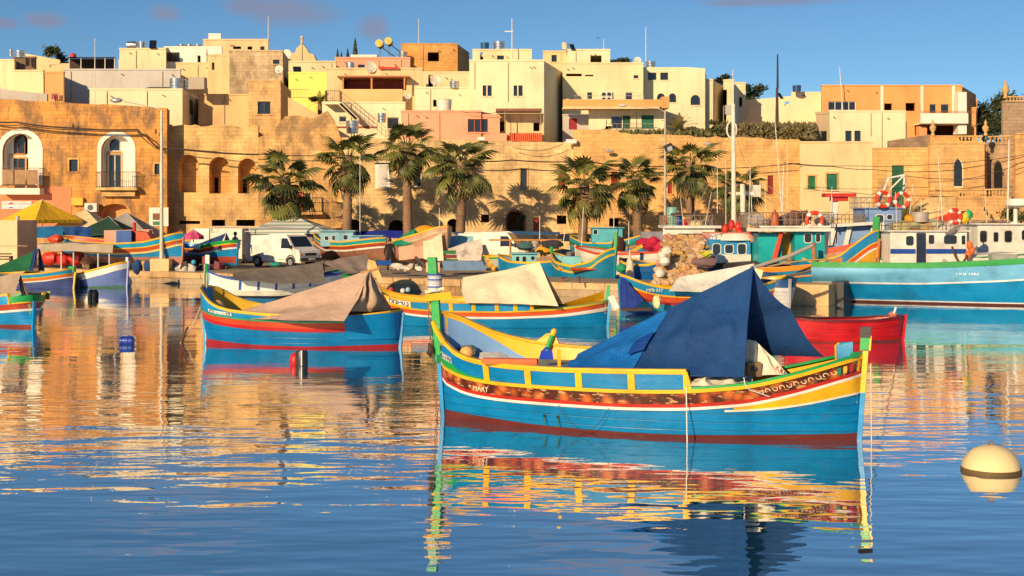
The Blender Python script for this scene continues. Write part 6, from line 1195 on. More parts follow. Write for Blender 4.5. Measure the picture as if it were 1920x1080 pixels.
# teal wheelhouse boat
TP = paint((.0,.36,.38))
T3 = trawler('fishing_boat', 'teal fishing boat with a white flat roof and a rounded wheelhouse', (1405,60.5), (1600,58), 3.4, (.01,.20,.32), (.01,.22,.36), (.75,.3,.05), (.75,.25,.02), [(0,1.25),(.4,1.3),(.8,1.5),(1,1.9)], .4)
T3.text('SAJ', .5, .92, .26, paint((.6,.66,.72), .5, 0), width=.62)
cabin(T3.root, 1490, 1546, 433, 488, 58.6, 1.6, TP, [(1507,1523,437,456),(1529,1539,437,455)], rt=1, over=.02, side=1553); cabin(T3.root, 1422, 1466, 438, 492, 58.8, 1.8, TP, [], rt=1, over=.02)
MB().box(P(1478,462,59.6), (.65,.2,1.2)).build('door', plain((.72,.28,.01), .5), T3.root)
MB().hexa([P(1447,487,58.5), P(1456,487,58.5), P(1456,487,58.7), P(1447,487,58.7), P(1462,434,58.5), P(1469,434,58.5), P(1469,434,58.7), P(1462,434,58.7)]).build('orange_strut', plain((.7,.06,.02)), T3.root)
MB().hexa([P(1400,434,58.2), P(1565,434,58.2), P(1560,433,61), P(1405,433,61), P(1400,428,58.2), P(1565,428,58.2), P(1560,429,61), P(1405,429,61)]).build('flat_roof', WP, T3.root)
MB().box(P(1490,425,58.4), (3.2,.3,.08)).build('roof_edge', WP, T3.root)
railset(MB(), 1402, 1562, 398, 427, 58.6, 2.0, 14).build('roof_rail', RP, T3.root)
inst(LB, P(1527,413,58.4), 'bright red lifebuoy standing on the white roof above the teal wheelhouse', 0, 1.15)
MB().lathe([(0,0),(.17,0),(.2,.1),(.19,.5),(.12,.62),(.06,.66),(.07,.74),(0,.76)], P(1453,424,58.7), 14).thing('gas_bottle', 'rusty orange gas bottle on the roof of the teal boat', 'gas bottle', plain((.45,.10,.03), .5), None, None, True)
for i, (x_, y_, w_) in enumerate(((1432,420,.5),(1480,415,.6),(1500,405,.5),(1545,412,.45),(1415,412,.5))): MB().ball(P(x_,y_,59.4), w_*.8, 10, (1.3,.8,.7), .6).thing('net_heap', 'grey brown net heap on the teal boat roof, %s' % ('second from the left','in the middle','high behind the lifebuoy','rightmost','leftmost')[i], 'net', cloth([(.35,.28,.24),(.2,.12,.1),(.14,.05,.04),(.4,.36,.3),(.45,.4,.36)][i]), None, 'net heaps on the teal boat roof', True)
MB().cyl(P(1527,500,57.6), P(1526,455,57.6), .12, .1, 10).thing('bollard_post', 'weathered banded timber post at the pier head', 'post', paint((.35,.16,.07), .7), None)
MB().tube(catl(P(1470,517,53), P(1532,504,56), 8, .05), .05, 6).thing('mooring_line', 'tan mooring line from the pier head to the turquoise trawler', 'rope', plain((.45,.32,.15), .8), None)
MB().tube(catl(P(1440,500,56), P(1565,487,57), 8, -.1), .04, 6).thing('mooring_line', 'thin tan rope crossing in front of the teal boat hull', 'rope', plain((.5,.36,.16), .8), None)
# luzzu bow
SL = [(0,1.4),(.4,1.0),(.7,1.35),(.88,2.0),(1,2.55)]
T5 = luzzu('luzzu', 'blue and orange luzzu with a tall green post between the teal and white wheelhouses', (1490,60), (1640,57.8), 2.4, hull=(.72,.36,.02), wale=(.66,.09,.015), rail=YEL, line=WHT, upper=(.01,.22,.40), frame=YEL, inner=(.02,.2,.35), S=SL, W=[(a,b+.55) for a, b in SL], wu=(0,1), boot=None, stern_gun=YEL, group=GP, stemcol=(.5,.12,.02))
T5.post('stern_head', paint((.015,.28,.06), .4), 1, 2.3, 3.65, .3, .14, -.3); T5.post('stern_cross', paint((.5,.3,.06), .5), 1, 1.8, 2.3, .34, .2, -.3)
loft(MB(), [[P(1545,478,58.6), P(1580,470,58.6)], [P(1552,494,58), P(1572,492,58)]], 10, 6, .05).thing('cloth', 'tan cloth hanging at the middle of the blue and orange luzzu', 'cloth', cloth((.5,.28,.16)), None, None, True)
# blue and white cabin boat
T2 = trawler('cabin_boat', 'navy hulled boat with a blue and white three windowed wheelhouse', (1292,62.5), (1455,59.5), 3.0, (.006,.04,.20), (.006,.04,.20), (.006,.04,.2), (.03,.03,.03), [(0,1.55),(.4,1.35),(1,1.6)], .3)
T2.band('white_hull_top', WP, 1.36, 1.42, .03, .2, .9)
cabin(T2.root, 1328, 1408, 477, 500, 60.2, 2.2, WP, [], rt=.3, over=.0, side=1424); MB().lathe([(.08,-.02),(.11,-.02),(.11,.02),(.08,.02),(.08,-.02)], P(1340,490,60.1), 14, 'Y').build('round_port', plain((.5,.48,.44)), T2.root)
cabin(T2.root, 1329, 1407, 450, 477.3, 60.25, 2.0, paint((.02,.28,.50)), [(1335,1352,456,478),(1358,1376,458,476),(1382,1400,456,478)], rt=1, over=.02, side=1423)
MB().lathe([(0,.34),(1.0,.33),(1.12,.2),(1.2,0)], P(1373,450,61.2), 20).build('domed_roof', WP, T2.root, True)
railset(MB(), 1330, 1420, 437, 447, 60.3, 2.2, 8, .02, 0).build('roof_rail', paint((.6,.2,.15)), T2.root)
for i, (x_, y_) in enumerate(((1360,430),(1372,422),(1384,426),(1387,437),(1417,440),(1408,442))): MB().ball(P(x_,y_,60.6), .2, 12, (.8,.8,1.25), .2).thing('float', 'red float on the blue and white wheelhouse roof, %s from the left' % ('first','second','third','fourth, lowest','sixth','fifth')[i], 'float', plain((.66,.03,.015), .45), None, 'red floats on the wheelhouse roof', True)
MB().box(P(1415,446,60.5), (.62,.5,.42)).thing('net_crate', 'crate with red and white netting at the right of the domed roof', 'crate', plain((.6,.18,.14), .7))
# white canopy boat
T1 = trawler('fishing_boat', 'cream fishing boat with an arched white canopy behind the stone heap', (1238,71), (1440,68), 3.6, (.6,.54,.46), (.6,.54,.46), (.6,.5,.4), (.7,.65,.56), [(0,1.6),(.5,1.6),(1,2.3)], .3)
a = P(1243,432,68.4); A = V((X(1243,68.4),68.4,0)); L_ = X(1340,68.4)-A.x
MB().wall(lambda u, z, d: (A.x+u, 68.4+d, z), [(0,1.2),(L_,1.2),(L_,Z(426,68.4)),(0,Z(426,68.4))], [[(.35,1.3),(.35,2.1),(.5,2.5),(.85,2.72),(2.1,2.72),(2.45,2.5),(2.55,2.1),(2.55,1.3)]], .1).build('canopy_side', WP, T1.root)
MB().box(P(1292,425,69.6)+V((0,0,.0)), (L_+.3,2.8,.14)).build('canopy_roof', WP, T1.root); MB().box(P(1300,447,70.6), (1.9,.3,1.4)).build('inner_bulkhead', plaster((.5,.42,.34)), T1.root)
railset(MB(), 1246, 1336, 404, 423, 68.6, 2.2, 8).build('roof_rail', RP, T1.root)
MB().tube([P(1258,402,68.8), P(1338,402,68.8), P(1352,440,68.8)], .07, 6).build('boom', plain((.08,.05,.04)), T1.root)
for nm, lb, x_, y0, y1, r_, c in (('tank','pale green cylinder tank standing on the canopy boat roof',1260,388,424,.29,(.2,.42,.34)), ('drum','deep blue drum next to the pale green tank',1273,402,424,.2,(.01,.06,.36)), ('drum','small orange drum left of the pale green tank',1247,404,420,.12,(.6,.12,.03)), ('bucket','red bucket on the canopy boat roof',1289,411,423,.22,(.55,.02,.02))):
    MB().lathe([(0,0),(r_*.9,0),(r_,.05),(r_,(y1-y0)/F*69-.06),(r_*.85,(y1-y0)/F*69),(0,(y1-y0)/F*69)], P(x_,y1,69.2), 16).thing(nm, lb, nm, plain(c, .45), None, None, True)
MB().torus(P(1305,419,69.2), .33, .14, 'Z', 16, 8).thing('coil', 'cream rope coil on the canopy boat roof', 'rope coil', plain((.7,.55,.3), .8), None, None, True); MB().ball(P(1262,457,67.8), .3, 10, (1,.8,.6), .4).thing('net', 'crimson net bundle at the foot of the white canopy', 'net', cloth((.5,.01,.04)), None, None, True)
for i, (x_, y_) in enumerate(((1206,455),(1216,460),(1226,453),(1238,459),(1234,466))): MB().ball(P(x_,y_,75), .36, 10, (1.1,.9,.8), .5).thing('net', 'crimson net heap behind the red railed boat, %s' % ('leftmost','second from the left','topmost','rightmost','lowest')[i], 'net', cloth((.5,.01,.05)), None, 'crimson net heaps', True)
MB().box(P(1225,448,78), (1.5,.8,.9)).thing('shed', 'small grey windowed box behind the crimson nets', 'box', plain((.25,.24,.27), .7))
# heap of stones / net bundles
hp = T('stone_heap', 'tall heap of buff stones and bundled nets on the pier beside the navy hull', 'stone heap', P(1285,528,56.6))
rr = random.Random(9); hm = [stone((.56,.36,.18), .6, 9, 9), stone((.52,.28,.17), .7, 9, 9), stone((.62,.46,.30), .5, 9, 9), stone((.60,.36,.10), .5, 9, 9)]
sm_ = []
for i in range(8): sm_.append([MB().ball((0,0,0), .24, 8, (1.25,1,.66), .6).mesh('stone', m_) for m_ in hm]) if i < 1 else sm_.append([MB().ball((i*3.3,0,0), .24, 8, (1.25,1,.66), .7).mesh('stone', m_, V((i*3.3,0,0))) for m_ in hm])
for row in range(15):
    y_ = 529-row*6.0; xa = 1230+row*1.6+(5 if row % 2 else 0); xb = 1326-(row*.4)
    x_ = xa
    while x_ < xb:
        i = rr.randrange(8); o = bpy.data.objects.new('stone', rr.choice(sm_[i])); COL.objects.link(o); o.parent = hp
        q = P(x_, y_, 56.2+row*.12+rr.uniform(-.15,.15))-hp.location; o.location = q-V((i*3.3,0,0)); o.location = q; o.rotation_euler = (rr.uniform(-.2,.2), rr.uniform(-.2,.2), rr.uniform(-.4,.4)); o.scale = (rr.uniform(.7,1.05),)*3; x_ += rr.uniform(7,11.5)
loft(MB(), [[P(1325,470,56), P(1335,468,56), P(1322,480,56)], [P(1308,472,55.8), P(1322,482,55.8), P(1330,478,55.8)]], 6, 6, .15).thing('net', 'yellow green net thrown over the stone heap', 'net', cloth((.6,.6,.05)), None, None, True)
MB().ball(P(1322,492,56), .3, 12, (1.6,.8,.7), .8).thing('net', 'purple brown net bundle on the right side of the stone heap', 'net', cloth((.2,.12,.13)), None, None, True)
for i, (x_, y_) in enumerate(((1242,478),(1250,470),(1238,512),(1246,490))): MB().ball(P(x_,y_,56), .22, 10, (1.1,1,.9), .3).thing('white_sack', 'lumpy white sack at the left of the stone heap, %s' % ('second from the top','topmost','lowest','third from the top')[i], 'sack', cloth((.75,.68,.58)), None, 'white sacks by the stone heap', True)
# masts
wm = plain((.72,.66,.56), .5)
m1 = T('mast', 'tall white mast with an oval ring behind the domed wheelhouse', 'mast', P(1375,430,64)); mb = MB().cyl(P(1376,430,64), P(1375,195,64), .13, .09, 10); mb.build('pole', wm, m1)
mb = MB(); mb.tube([P(1372,243,64)+V((.24*cos(a), 0, .42*sin(a))) for a in [2*pi*i/20 for i in range(21)]], .045, 6); mb.build('ring', wm, m1); MB().cyl(P(1375,196,64), P(1374,130,64), .03, .015, 6).build('aerial', wm, m1)
m2 = T('mast', 'white tee shaped radar mast right of the ringed mast', 'mast', P(1395,400,66)); MB().cyl(P(1394,402,66), P(1392,345,66), .16, .13, 10).build('pole', wm, m2); MB().box(P(1402,363,66), (1.3,.14,.16)).build('arm', wm, m2); MB().box(P(1418,358,66), (.4,.4,.6)).build('radar_box', wm, m2)
ML = [('thin white aerial over the canopy boat',1361,420,300,66,.02,0),('leaning white stay in front of the rightmost fan palm',1345,400,290,66,.02,0),('thin aerial right of the radar mast',1410,400,310,63,.02,-4),('slim white pole by the gas bottle',1466,425,310,60,.03,3),('long white aerial rising past the dark radio mast',1468,425,225,62,.03,-15),('thin white aerial beside the long leaning one',1476,400,270,62,.02,0),
 ('white pole at the left of the pale blue cabin',1560,420,370,66,.04,0),('slender aerial on the pale blue boat roof',1612,390,300,66,.02,0),('long thin white aerial in front of the stone house',1769,440,290,60,.025,-10),('tall white aerial in front of the gothic wing',1889,425,262,62,.05,3),('thin aerial over the white wheelhouse',1727,415,372,57,.02,0),
 ('thin white pole in front of the leftmost dark doorway',675,440,290,80,.03,0),('thin white pole left of the cream canvas',824,438,390,78,.03,0),('short white pole right of the cream canvas',832,438,418,78,.03,0),('thin pole in front of the red arched door',1012,450,405,76,.03,0),('tall thin white aerial before the fan palm trunk',1090,470,388,72,.03,4),('white aerial on the teal wheelhouse roof',1151,428,395,80,.03,0),('slanted thin white aerial left of the teal wheelhouse',1055,460,430,74,.03,5),
 ('thin grey pole right of the teal wheelhouse',1179,470,415,74,.03,0),('hazy aerial on the left skyline',178,235,72,100,.04,0),('hazy aerial above the highest house on the left',503,80,30,135,.05,0),('hazy aerial above the orange stone block',785,85,35,128,.04,0),('tall hazy aerial right of the tall cream house',1211,115,50,112,.04,0),('thin white aerial above the orange villa',1580,205,125,115,.05,-6),('tiny aerial on the roof flat',1132,95,72,120,.04,0)]
for lb, px, y1, y0, D_, r_, ln in ML: mast('aerial', lb, px, y0, y1, D_, r_, wm, 'aerial', None, ln)
mast('radio_mast', 'tall dark radio mast standing on the dry bank', 1457, 165, 250, 108, .17, plain((.06,.03,.03), .7)); mast('radio_mast', 'thin dark upper part above the radio mast on the dry bank', 1458, 102, 166, 108, .10, plain((.03,.012,.02), .7))
ar = T('antenna', 'tall white antenna with a crosspiece beside the tall cream house', 'antenna', P(961,110,106)); MB().cyl(P(960,115,106), P(960,35,106), .05, .03, 6).build('pole', wm, ar); MB().box(P(954,59,106), (.7,.06,.08)).build('crosspiece', wm, ar)

rq = random.Random(4); ik = 0
for lb, px, y1, y0, D_, r_, ln in (('fine white rod at the left end of the teal boat roof',1404,428,330,59,.018,2),('fine white rod in the middle of the teal boat roof',1437,428,345,59,.018,-3),('fine white rod at the right end of the teal boat roof',1556,428,350,59,.018,4),('grey rod above the canopy boat drum',1282,424,372,68.5,.02,-6),('grey rod leaning over the canopy boat coil',1322,424,360,68.5,.02,12),('thin pole left of the red winch frame',1540,420,340,67,.02,0),('thin pole on the pale blue top roof',1630,390,330,68,.02,0),('white rod right of the lifebuoy pair',1704,415,345,66,.02,8),('white rod on the wheelhouse of the turquoise trawler',1682,432,360,57,.015,-3),('second rod on the wheelhouse of the turquoise trawler',1757,430,365,57,.015,5),('fine rod on the white cabin boat roof',1850,420,350,61.5,.018,-4),('fine rod by the radar dome',1889,420,365,61.5,.018,0)):
    mast('aerial', lb, px, y0, y1, D_, r_, wm, 'aerial', None, ln)
for lb, a, b_, D_ in (('thin stay from the ringed mast down to the canopy boat',(1375,240),(1290,424),64.5),('thin stay from the ringed mast down to the teal boat roof',(1375,240),(1440,428),62),('thin stay from the tee mast to the red winch',(1394,350),(1545,420),66),('thin stay from the gantry to the pale blue rail',(1668,338),(1560,418),67.2),('thin stay from the gantry down to the wheelhouse roof',(1696,330),(1740,432),60),('thin stay over the teal boat from its rod',(1437,346),(1556,426),59.2)):
    MB().tube(catl(P(*a, D_), P(*b_, D_), 8, .1), .014, 5).thing('rigging_line', lb, 'rigging', plain((.3,.26,.2), .7))
# ------------------------------------------------------------------ vehicles
def vw(z): return .84 if z < 1.05 else .84-.10*(z-1.05)/.85
def van(name, label, body, loc, rz, L_=4.3, cat='van'):
    t = T(name, label, cat, (0,0,0)); W_ = body
    pr = [(-2.15,.34),(-2.18,.9),(-2.12,1.7),(-1.98,1.86),(.85,1.9),(1.12,1.82),(1.68,1.14),(2.1,.98),(2.2,.82),(2.22,.34)]
    n = len(pr); mb = MB(); tr = tessellate_polygon([[V((a,b,0)) for a, b in pr]])
    vs = [(a,-vw(b),b) for a, b in pr]+[(a,vw(b),b) for a, b in pr]
    mb.add(vs, [tuple(f) for f in tr]+[tuple(i+n for i in f[::-1]) for f in tr]+[(i,(i+1)%n,n+(i+1)%n,n+i) for i in range(n)]); bo = mb.build('body', W_, t)
    mo = bo.modifiers.new('b', 'BEVEL'); mo.width = .05; mo.segments = 2; mo.limit_method = 'ANGLE'
    for s_ in (-1, 1):
        def sq(q, e=.012): return MB().prism([V((a, s_*(vw(b)+e), b)) for a, b in q], (0,-s_*.02,0))
        sq([(.62,1.12),(.62,1.7),(1.08,1.7),(1.52,1.12)]).build('side_window', glass(), t)
        sq([(.5,.45),(.5,.47),(1.35,.47),(1.35,.45)]).build('door_seam', blk(), t); sq([(.52,.47),(.52,1.75),(.535,1.75),(.535,.47)], .008).build('door_seam', blk(), t)
        MB().box((1.52, s_*.93, 1.2), (.08,.16,.2)).build('mirror', blk(), t)
        for x_ in (-1.35, 1.42):
            w_ = MB().cyl((x_, s_*.86, .32), (x_, s_*.64, .32), .32, n=18).build('wheel', blk(), t); MB().cyl((x_, s_*.875, .32), (x_, s_*.85, .32), .18, n=14).build('hubcap', plain((.5,.5,.5), .4, .6), w_)
            MB().torus((x_, s_*.845, .34), .37, .035, 'Y', 16, 6, 0, pi).build('wheel_arch', plain((.05,.05,.05)), t)
        MB().box((2.2, s_*.62, .78), (.06,.3,.17)).build('headlight', plain((.7,.7,.66), .2), t); MB().box((2.21, s_*.80, .78), (.06,.07,.17)).build('indicator', plain((.7,.2,.02), .3), t)
    d_ = V((1.68-1.12,0,1.14-1.82)).normalized(); nr = V((-d_.z,0,d_.x))*.014; a = V((1.15,0,1.785)); b_ = V((1.63,0,1.20))
    MB().hexa([b_+V((0,-.74,0)), b_+V((0,.74,0)), b_+V((0,.74,0))+nr, b_+V((0,-.74,0))+nr, a+V((0,-.68,0)), a+V((0,.68,0)), a+V((0,.68,0))+nr, a+V((0,-.68,0))+nr]).build('windscreen', glass(), t)
    MB().box((2.215,0,.78), (.04,.9,.15)).build('grille', blk(), t); MB().box((2.25,0,.48), (.14,1.7,.2)).build('bumper', plain((.05,.05,.05), .5), t); MB().box((2.33,0,.5), (.02,.5,.11)).build('number_plate', plain((.7,.7,.65)), t)
    t.location = loc; t.rotation_euler = (0,0,rz); return t
VW = paint((.80,.77,.70), .28, .12)
van('delivery_van', 'white delivery van parked behind the green boat, nose to the right', VW, (X(532,76), 76, GZ), -.62)
v2 = van('delivery_van', 'cream delivery van with its side door closed, behind the rowing boat on the pier', paint((.74,.66,.54), .35, .3), (X(925,78), 78, GZ), -.22)
v2.scale = (1,1,1.05)
tk = T('truck', 'big white box truck with a roof rack behind the navy tarpaulin', 'truck', (X(418,82), 82, GZ)); o_ = worg(tk)
MB().box(o_+V((0,0,1.25)), (3.3,2,1.9), -.15).build('box_body', plaster((.78,.72,.6), .2), tk); MB().box(o_+V((-1.1,0,1.2)), (1.2,1.9,2.0), -.15).build('cab', VW, tk)
for x_ in (-1.2, 1.2): MB().cyl(o_+V((x_,-1.15,.38)), o_+V((x_,-.8,.38)), .38, n=16).build('wheel', blk(), tk)
mb = MB(); z_ = Z(425,82); 
for k in (0,.32): mb.tube([V((X(396,81),81,z_+k-.3)), V((X(470,81),81,z_+k-.3))], .03, 5)
for i in range(7): x_ = X(396+12*i,81); mb.cyl((x_,81,z_-.35), (x_,81,z_+.05), .03, n=5)
mb.build('roof_rack', wm, tk)
MB().box((X(455,84),84,1.7), (2.2,1.5,2.1)).thing('kiosk', 'pale kiosk box behind the white van', 'kiosk', plaster((.7,.6,.45)))
# ------------------------------------------------------------------ people
SK = plain((.42,.22,.13), .6)
def person(label, base, segs, top, legs, hair, rz=0, head=(0,0,1.62)):
    t = T('person', label, 'person', base); me = bpy.data.meshes.new('body'); vs = [s[0] for s in segs[0]]; me.from_pydata(vs, segs[1], []); o = bpy.data.objects.new('tmpb', me); COL.objects.link(o)
    o.modifiers.new('s', 'SKIN'); 
    for i, s in enumerate(segs[0]): me.skin_vertices[0].data[i].radius = s[1]
    me.skin_vertices[0].data[0].use_root = True
    o.modifiers.new('u', 'SUBSURF').levels = 2; bpy.context.view_layer.update()
    m2_ = bpy.data.meshes.new_from_object(o.evaluated_get(bpy.context.evaluated_depsgraph_get())); bpy.data.objects.remove(o)
    m2_.materials.clear(); [m2_.materials.append(m_) for m_ in (top, legs, SK)]
    hz = head[2]
    for p in m2_.polygons:
        c = p.center; p.material_index = 2 if c.z > hz-.17 or (abs(c.x) > .30 and c.z < hz-.75 and c.z > hz-1.0) else (1 if c.z < hz-.68 else 0); p.use_smooth = True
    b = bpy.data.objects.new('body', m2_); COL.objects.link(b); b.parent = t
    MB().ball(V(head)+V((0,-.015,.03)), .112, 12, (.92,1.05,1.05), .1).build('hair', hair, t, True).location = -t.location*0
    t.children[-1].data.transform(Matrix.Translation(t.location)); t.rotation_euler = (0,0,rz); return t
def stand(h=1.7, dx=0, arm=.3):
    k = h/1.72
    v = [((0,0,.95),(.15,.11)),((0,0,1.18),(.135,.10)),((0,0,1.38),(.17,.11)),((0,0,1.48),(.075,.07)),((0,.01,1.56),(.06,.06)),((0,.02,1.64),(.088,.10)),((0,.02,1.70),(.06,.07)),
         ((.19,0,1.41),(.06,.06)),((.27,.01,1.15),(.045,.045)),((.28,.08,.92),(.035,.035)),((.28,.11,.82),(.03,.04)),((-.19,0,1.41),(.06,.06)),((-.27,.01,1.15),(.045,.045)),((-.28,.08,.92),(.035,.035)),((-.28,.11,.82),(.03,.04)),
         ((.10,0,.86),(.10,.10)),((.11,.01,.48),(.065,.07)),((.11,-.01,.10),(.045,.05)),((.11,.12,.04),(.045,.035)),((-.10,0,.86),(.10,.10)),((-.11,.01,.48),(.065,.07)),((-.11,-.01,.10),(.045,.05)),((-.11,.12,.04),(.045,.035))]
    e = [(0,1),(1,2),(2,3),(3,4),(4,5),(5,6),(2,7),(7,8),(8,9),(9,10),(2,11),(11,12),(12,13),(13,14),(0,15),(15,16),(16,17),(17,18),(0,19),(19,20),(20,21),(21,22)]
    return ([(tuple(c*k for c in a), tuple(c*k for c in b)) for a, b in v], e)
blkc = cloth((.01,.01,.012)); jean = cloth((.03,.06,.13)); dkh = plain((.03,.02,.015), .8)
def ppl(label, px, D, top, legs, rz=0, h=1.72, z=GZ): return person(label, (X(px,D), D, z), stand(h), top, legs, dkh, rz, (0,.02*h/1.72,1.66*h/1.72))
ppl('man in a black jacket and black trousers standing beside the pink cloth of the boat', 731, 70, blkc, blkc, .2, 1.75)
ppl('man in a navy jumper standing at the end of the small blue luzzu', 441, 75.5, jean, blkc, -.6, 1.7, GZ+.3)
ppl('person in a pale shirt standing on the quay below the brown verandah of stalls', 1003, 80, cloth((.6,.5,.4)), jean, .5, 1.66)
ppl('person in a red top standing right of the person in the pale shirt', 1022, 80.5, cloth((.45,.03,.05)), blkc, 2.0, 1.6)
# ------------------------------------------------------------------ parasols, canopies
def parasol(name, label, x0, x1, yt, yb, D, mt, n=4, rot=pi/4, pole=True, val=.22):
    c = P((x0+x1)/2, yb, D); r = X(x1,D)-X(x0,D); r = r/2*(1.02 if n > 4 or rot < .5 else 1.2); zt = Z(yt,D)
    t = T(name, label, 'parasol' if 'canopy' not in name else 'canopy', (c.x, D, GZ)); mb = MB(); ns = 8; vs = []
    rim = [V((c.x+r*cos(rot+2*pi*i/n), D+r*sin(rot+2*pi*i/n), c.z)) for i in range(n)]; ap = V((c.x, D, zt))
    for i in range(n):
        a, b_ = rim[i], rim[(i+1)%n]
        def g(u, v, a=a, b_=b_): e = a.lerp(b_, u); p = ap.lerp(e, v); return tuple(p+V((0,0,-.07*(zt-c.z)*sin(pi*v)*(1-abs(2*u-1))-.04*sin(pi*u)*v)))
        mb.grid(g, 6, 5)
    mb.build('canopy', mt, t, True)
    mb = MB()
    for i in range(n): a, b_ = rim[i], rim[(i+1)%n]; mb.add([a+V((0,0,-.002)), b_+V((0,0,-.002)), b_+V((0,0,-val)), a+V((0,0,-val))], [(0,1,2,3)])
    mb.build('valance', mt, t)
    mb = MB(); mb.cyl((c.x,D,GZ), (c.x,D,zt), .035); 
    if not pole: mb = MB(); [mb.cyl((p.x,p.y,GZ), p, .03, n=6) for p in rim]
    o = mb.build('pole', wm, t)
    if not pole: o['kind'] = 'stuff'
    for p in rim: MB().cyl(ap, p+V((0,0,-.03)), .015, n=5).build('rib', wm, t)
    return t
m_, nt, b_, L = base('striped_canvas'); g = N(nt, 'ShaderNodeNewGeometry'); wv = N(nt, 'ShaderNodeTexWave', wave_type='BANDS', bands_direction='Z'); wv.inputs['Scale'].default_value = 1.4; L(g.outputs['Position'], wv.inputs[0])
r1 = ramp(nt, [(.45, (.70,.68,.6)), (.55, (.30,.38,.34))]); L(wv.outputs[0], r1.inputs[0]); L(r1.outputs[0], b_.inputs['Base Color']); b_.inputs['Roughness'].default_value = .8; STR = m_
ys = parasol('parasol', 'wide yellow square parasol in front of the salmon wall', 9, 150, 374, 412, 82, cloth((.84,.46,.01), .8, .1), rot=.18)
for x_, y_, tx, w_ in ((40,392,'~-~~',.55),(97,392,'~~-~~',.85)): put_text(tx, .22, plain((.35,.12,.01)), P(x_,y_,79.5), (1,0,.0), (0,.3,1), ys, width=w_)
for x_ in (22,48,78,122): put_text('~-~', .15, plain((.4,.16,.01)), P(x_,408,79.3), (1,0,0), (0,.1,1), ys, width=.45)
parasol('parasol', 'cream parasol half hidden behind the yellow one', 110, 210, 392, 422, 84, cloth((.74,.56,.30)))
parasol('parasol', 'dark green peaked canopy over the quay stalls', 146, 262, 406, 437, 80, cloth((.015,.06,.035)))
parasol('parasol', 'grey sloping parasol right of the dark green one', 168, 305, 398, 438, 83, cloth((.38,.34,.30)))
parasol('parasol', 'small pink parasol by the white truck', 343, 382, 429, 442, 79, cloth((.75,.08,.22)), 8)
parasol('canopy_tent', 'large green and white striped canopy behind the white van', 462, 632, 402, 431, 84, STR, pole=False)
MB().prism([P(476,452,82), P(476,427,82), P(490,424,82), P(604,430,82), P(604,452,82)], (0,.05,0)).thing('tent_side', 'purplish grey side sheet below the striped canopy', 'canvas', cloth((.30,.20,.20)), None)
mb = MB(); a = P(798,441,78)
mb.ball(a, 1.0, 16, (.92,.5,.62), .05); mb.thing('umbrella', 'orange umbrella shade behind the emerald tent', 'umbrella', cloth((.78,.30,.01)), None, None, True)
for x0, x1, y0, y1, D_, c, lb in ((650,795,432,446,86,(.005,.02,.30),'long royal blue tarpaulin fence behind the pale blue wheelhouse boat'), (52,150,424,446,79,(.005,.14,.34),'bright blue tarpaulin below the yellow parasol'), (118,172,424,450,77,(.006,.06,.22),'navy tarpaulin tent behind the grey awning'), (836,888,441,465,76,(.30,.55,.60),'pale turquoise sheet beside the cream canvas'), (1045,1110,437,452,85,(.02,.02,.04),'black tarpaulin behind the teal boat, left part'), (1167,1240,437,452,85,(.02,.02,.04),'black tarpaulin behind the teal boat, right part'), (850,1050,433,440,82,(.03,.12,.26),'blue grey awning stretched over the cream van')):
    loft(MB(), [[P(x0,y0+2,D_), P((x0+x1)/2,y0,D_), P(x1,y0+2,D_)], [P(x0,y1,D_-.8), P((x0+x1)/2,y1+1,D_-.8), P(x1,y1,D_-.8)]], 18, 8, .1).thing('tarpaulin', lb, 'tarpaulin', cloth(c), None, None, True)
# grey awning left with posts, red heap
aw = T('awning', 'long grey awning on white posts over orange red boats at the left', 'awning', (X(140,71), 71, GZ))
loft(MB(), [[P(74,456,72.5), P(140,453,72.5), P(211,457,72.5)], [P(70,458,70), P(140,456,70), P(212,459,70)], [P(70,470,69.8), P(140,471,69.8), P(211,474,69.8)]], 24, 10, .05).build('canopy', cloth((.45,.36,.26)), aw, True)
for x_ in (115, 138, 184, 205): MB().cyl((X(x_,70),70,GZ), (X(x_,70),70,Z(470,70)), .04).build('post', wm, aw)
for i, (x_, y_, sx, c) in enumerate(((95,485,1.3,(.62,.03,.01)),(120,487,1.1,(.5,.015,.01)),(142,486,1.2,(.55,.02,.01)),(105,449,1.0,(.72,.07,.01)),(166,490,1.2,(.5,.28,.18)))):
    MB().ball(P(x_,y_,73), .45, 12, (sx,.9,.85 if i != 3 else .5), .45).thing('covered_boat', ('orange red plastic cover, leftmost under the grey awning','dark red cover in the middle under the grey awning','red cover by the right post of the grey awning','bright orange heap behind the grey awning','pinkish upturned skiff under the grey awning')[i], 'cover', plain(c, .5), None, None, True)
ks = T('kiosk', 'plain cream block kiosk at the far left edge of the quay', 'kiosk', (X(10,72), 72, GZ)); MB().box((X(8,73.5),73.5,(GZ+Z(413,72))/2), (X(52,72)-X(-36,72),3,Z(413,72)-GZ)).build('wall', plaster((.76,.56,.32), .2), ks); MB().box((X(8,72),71.98,Z(461,72)), (X(51,72)-X(-36,72),.02,.03)).build('joint', plaster((.5,.36,.2)), ks); MB().cyl(P(33,414,72.6), P(33,405,72.6), .11, n=12).build('roof_vent', plain((.5,.55,.5)), ks)
bn = T('bench', 'dark wooden bench in front of the cream kiosk', 'bench', (X(8,70), 70, GZ)); 
for i in range(3): MB().box((X(6,70),70,Z(476+i*5,70)), (.9,.08,.08)).build('slat', plain((.1,.06,.04)), bn)
for s_ in (-.4, .35): MB().box((X(6,70)+s_,70.2,(GZ+Z(480,70))/2), (.07,.4,Z(480,70)-GZ)).build('leg', plain((.08,.05,.04)), bn)
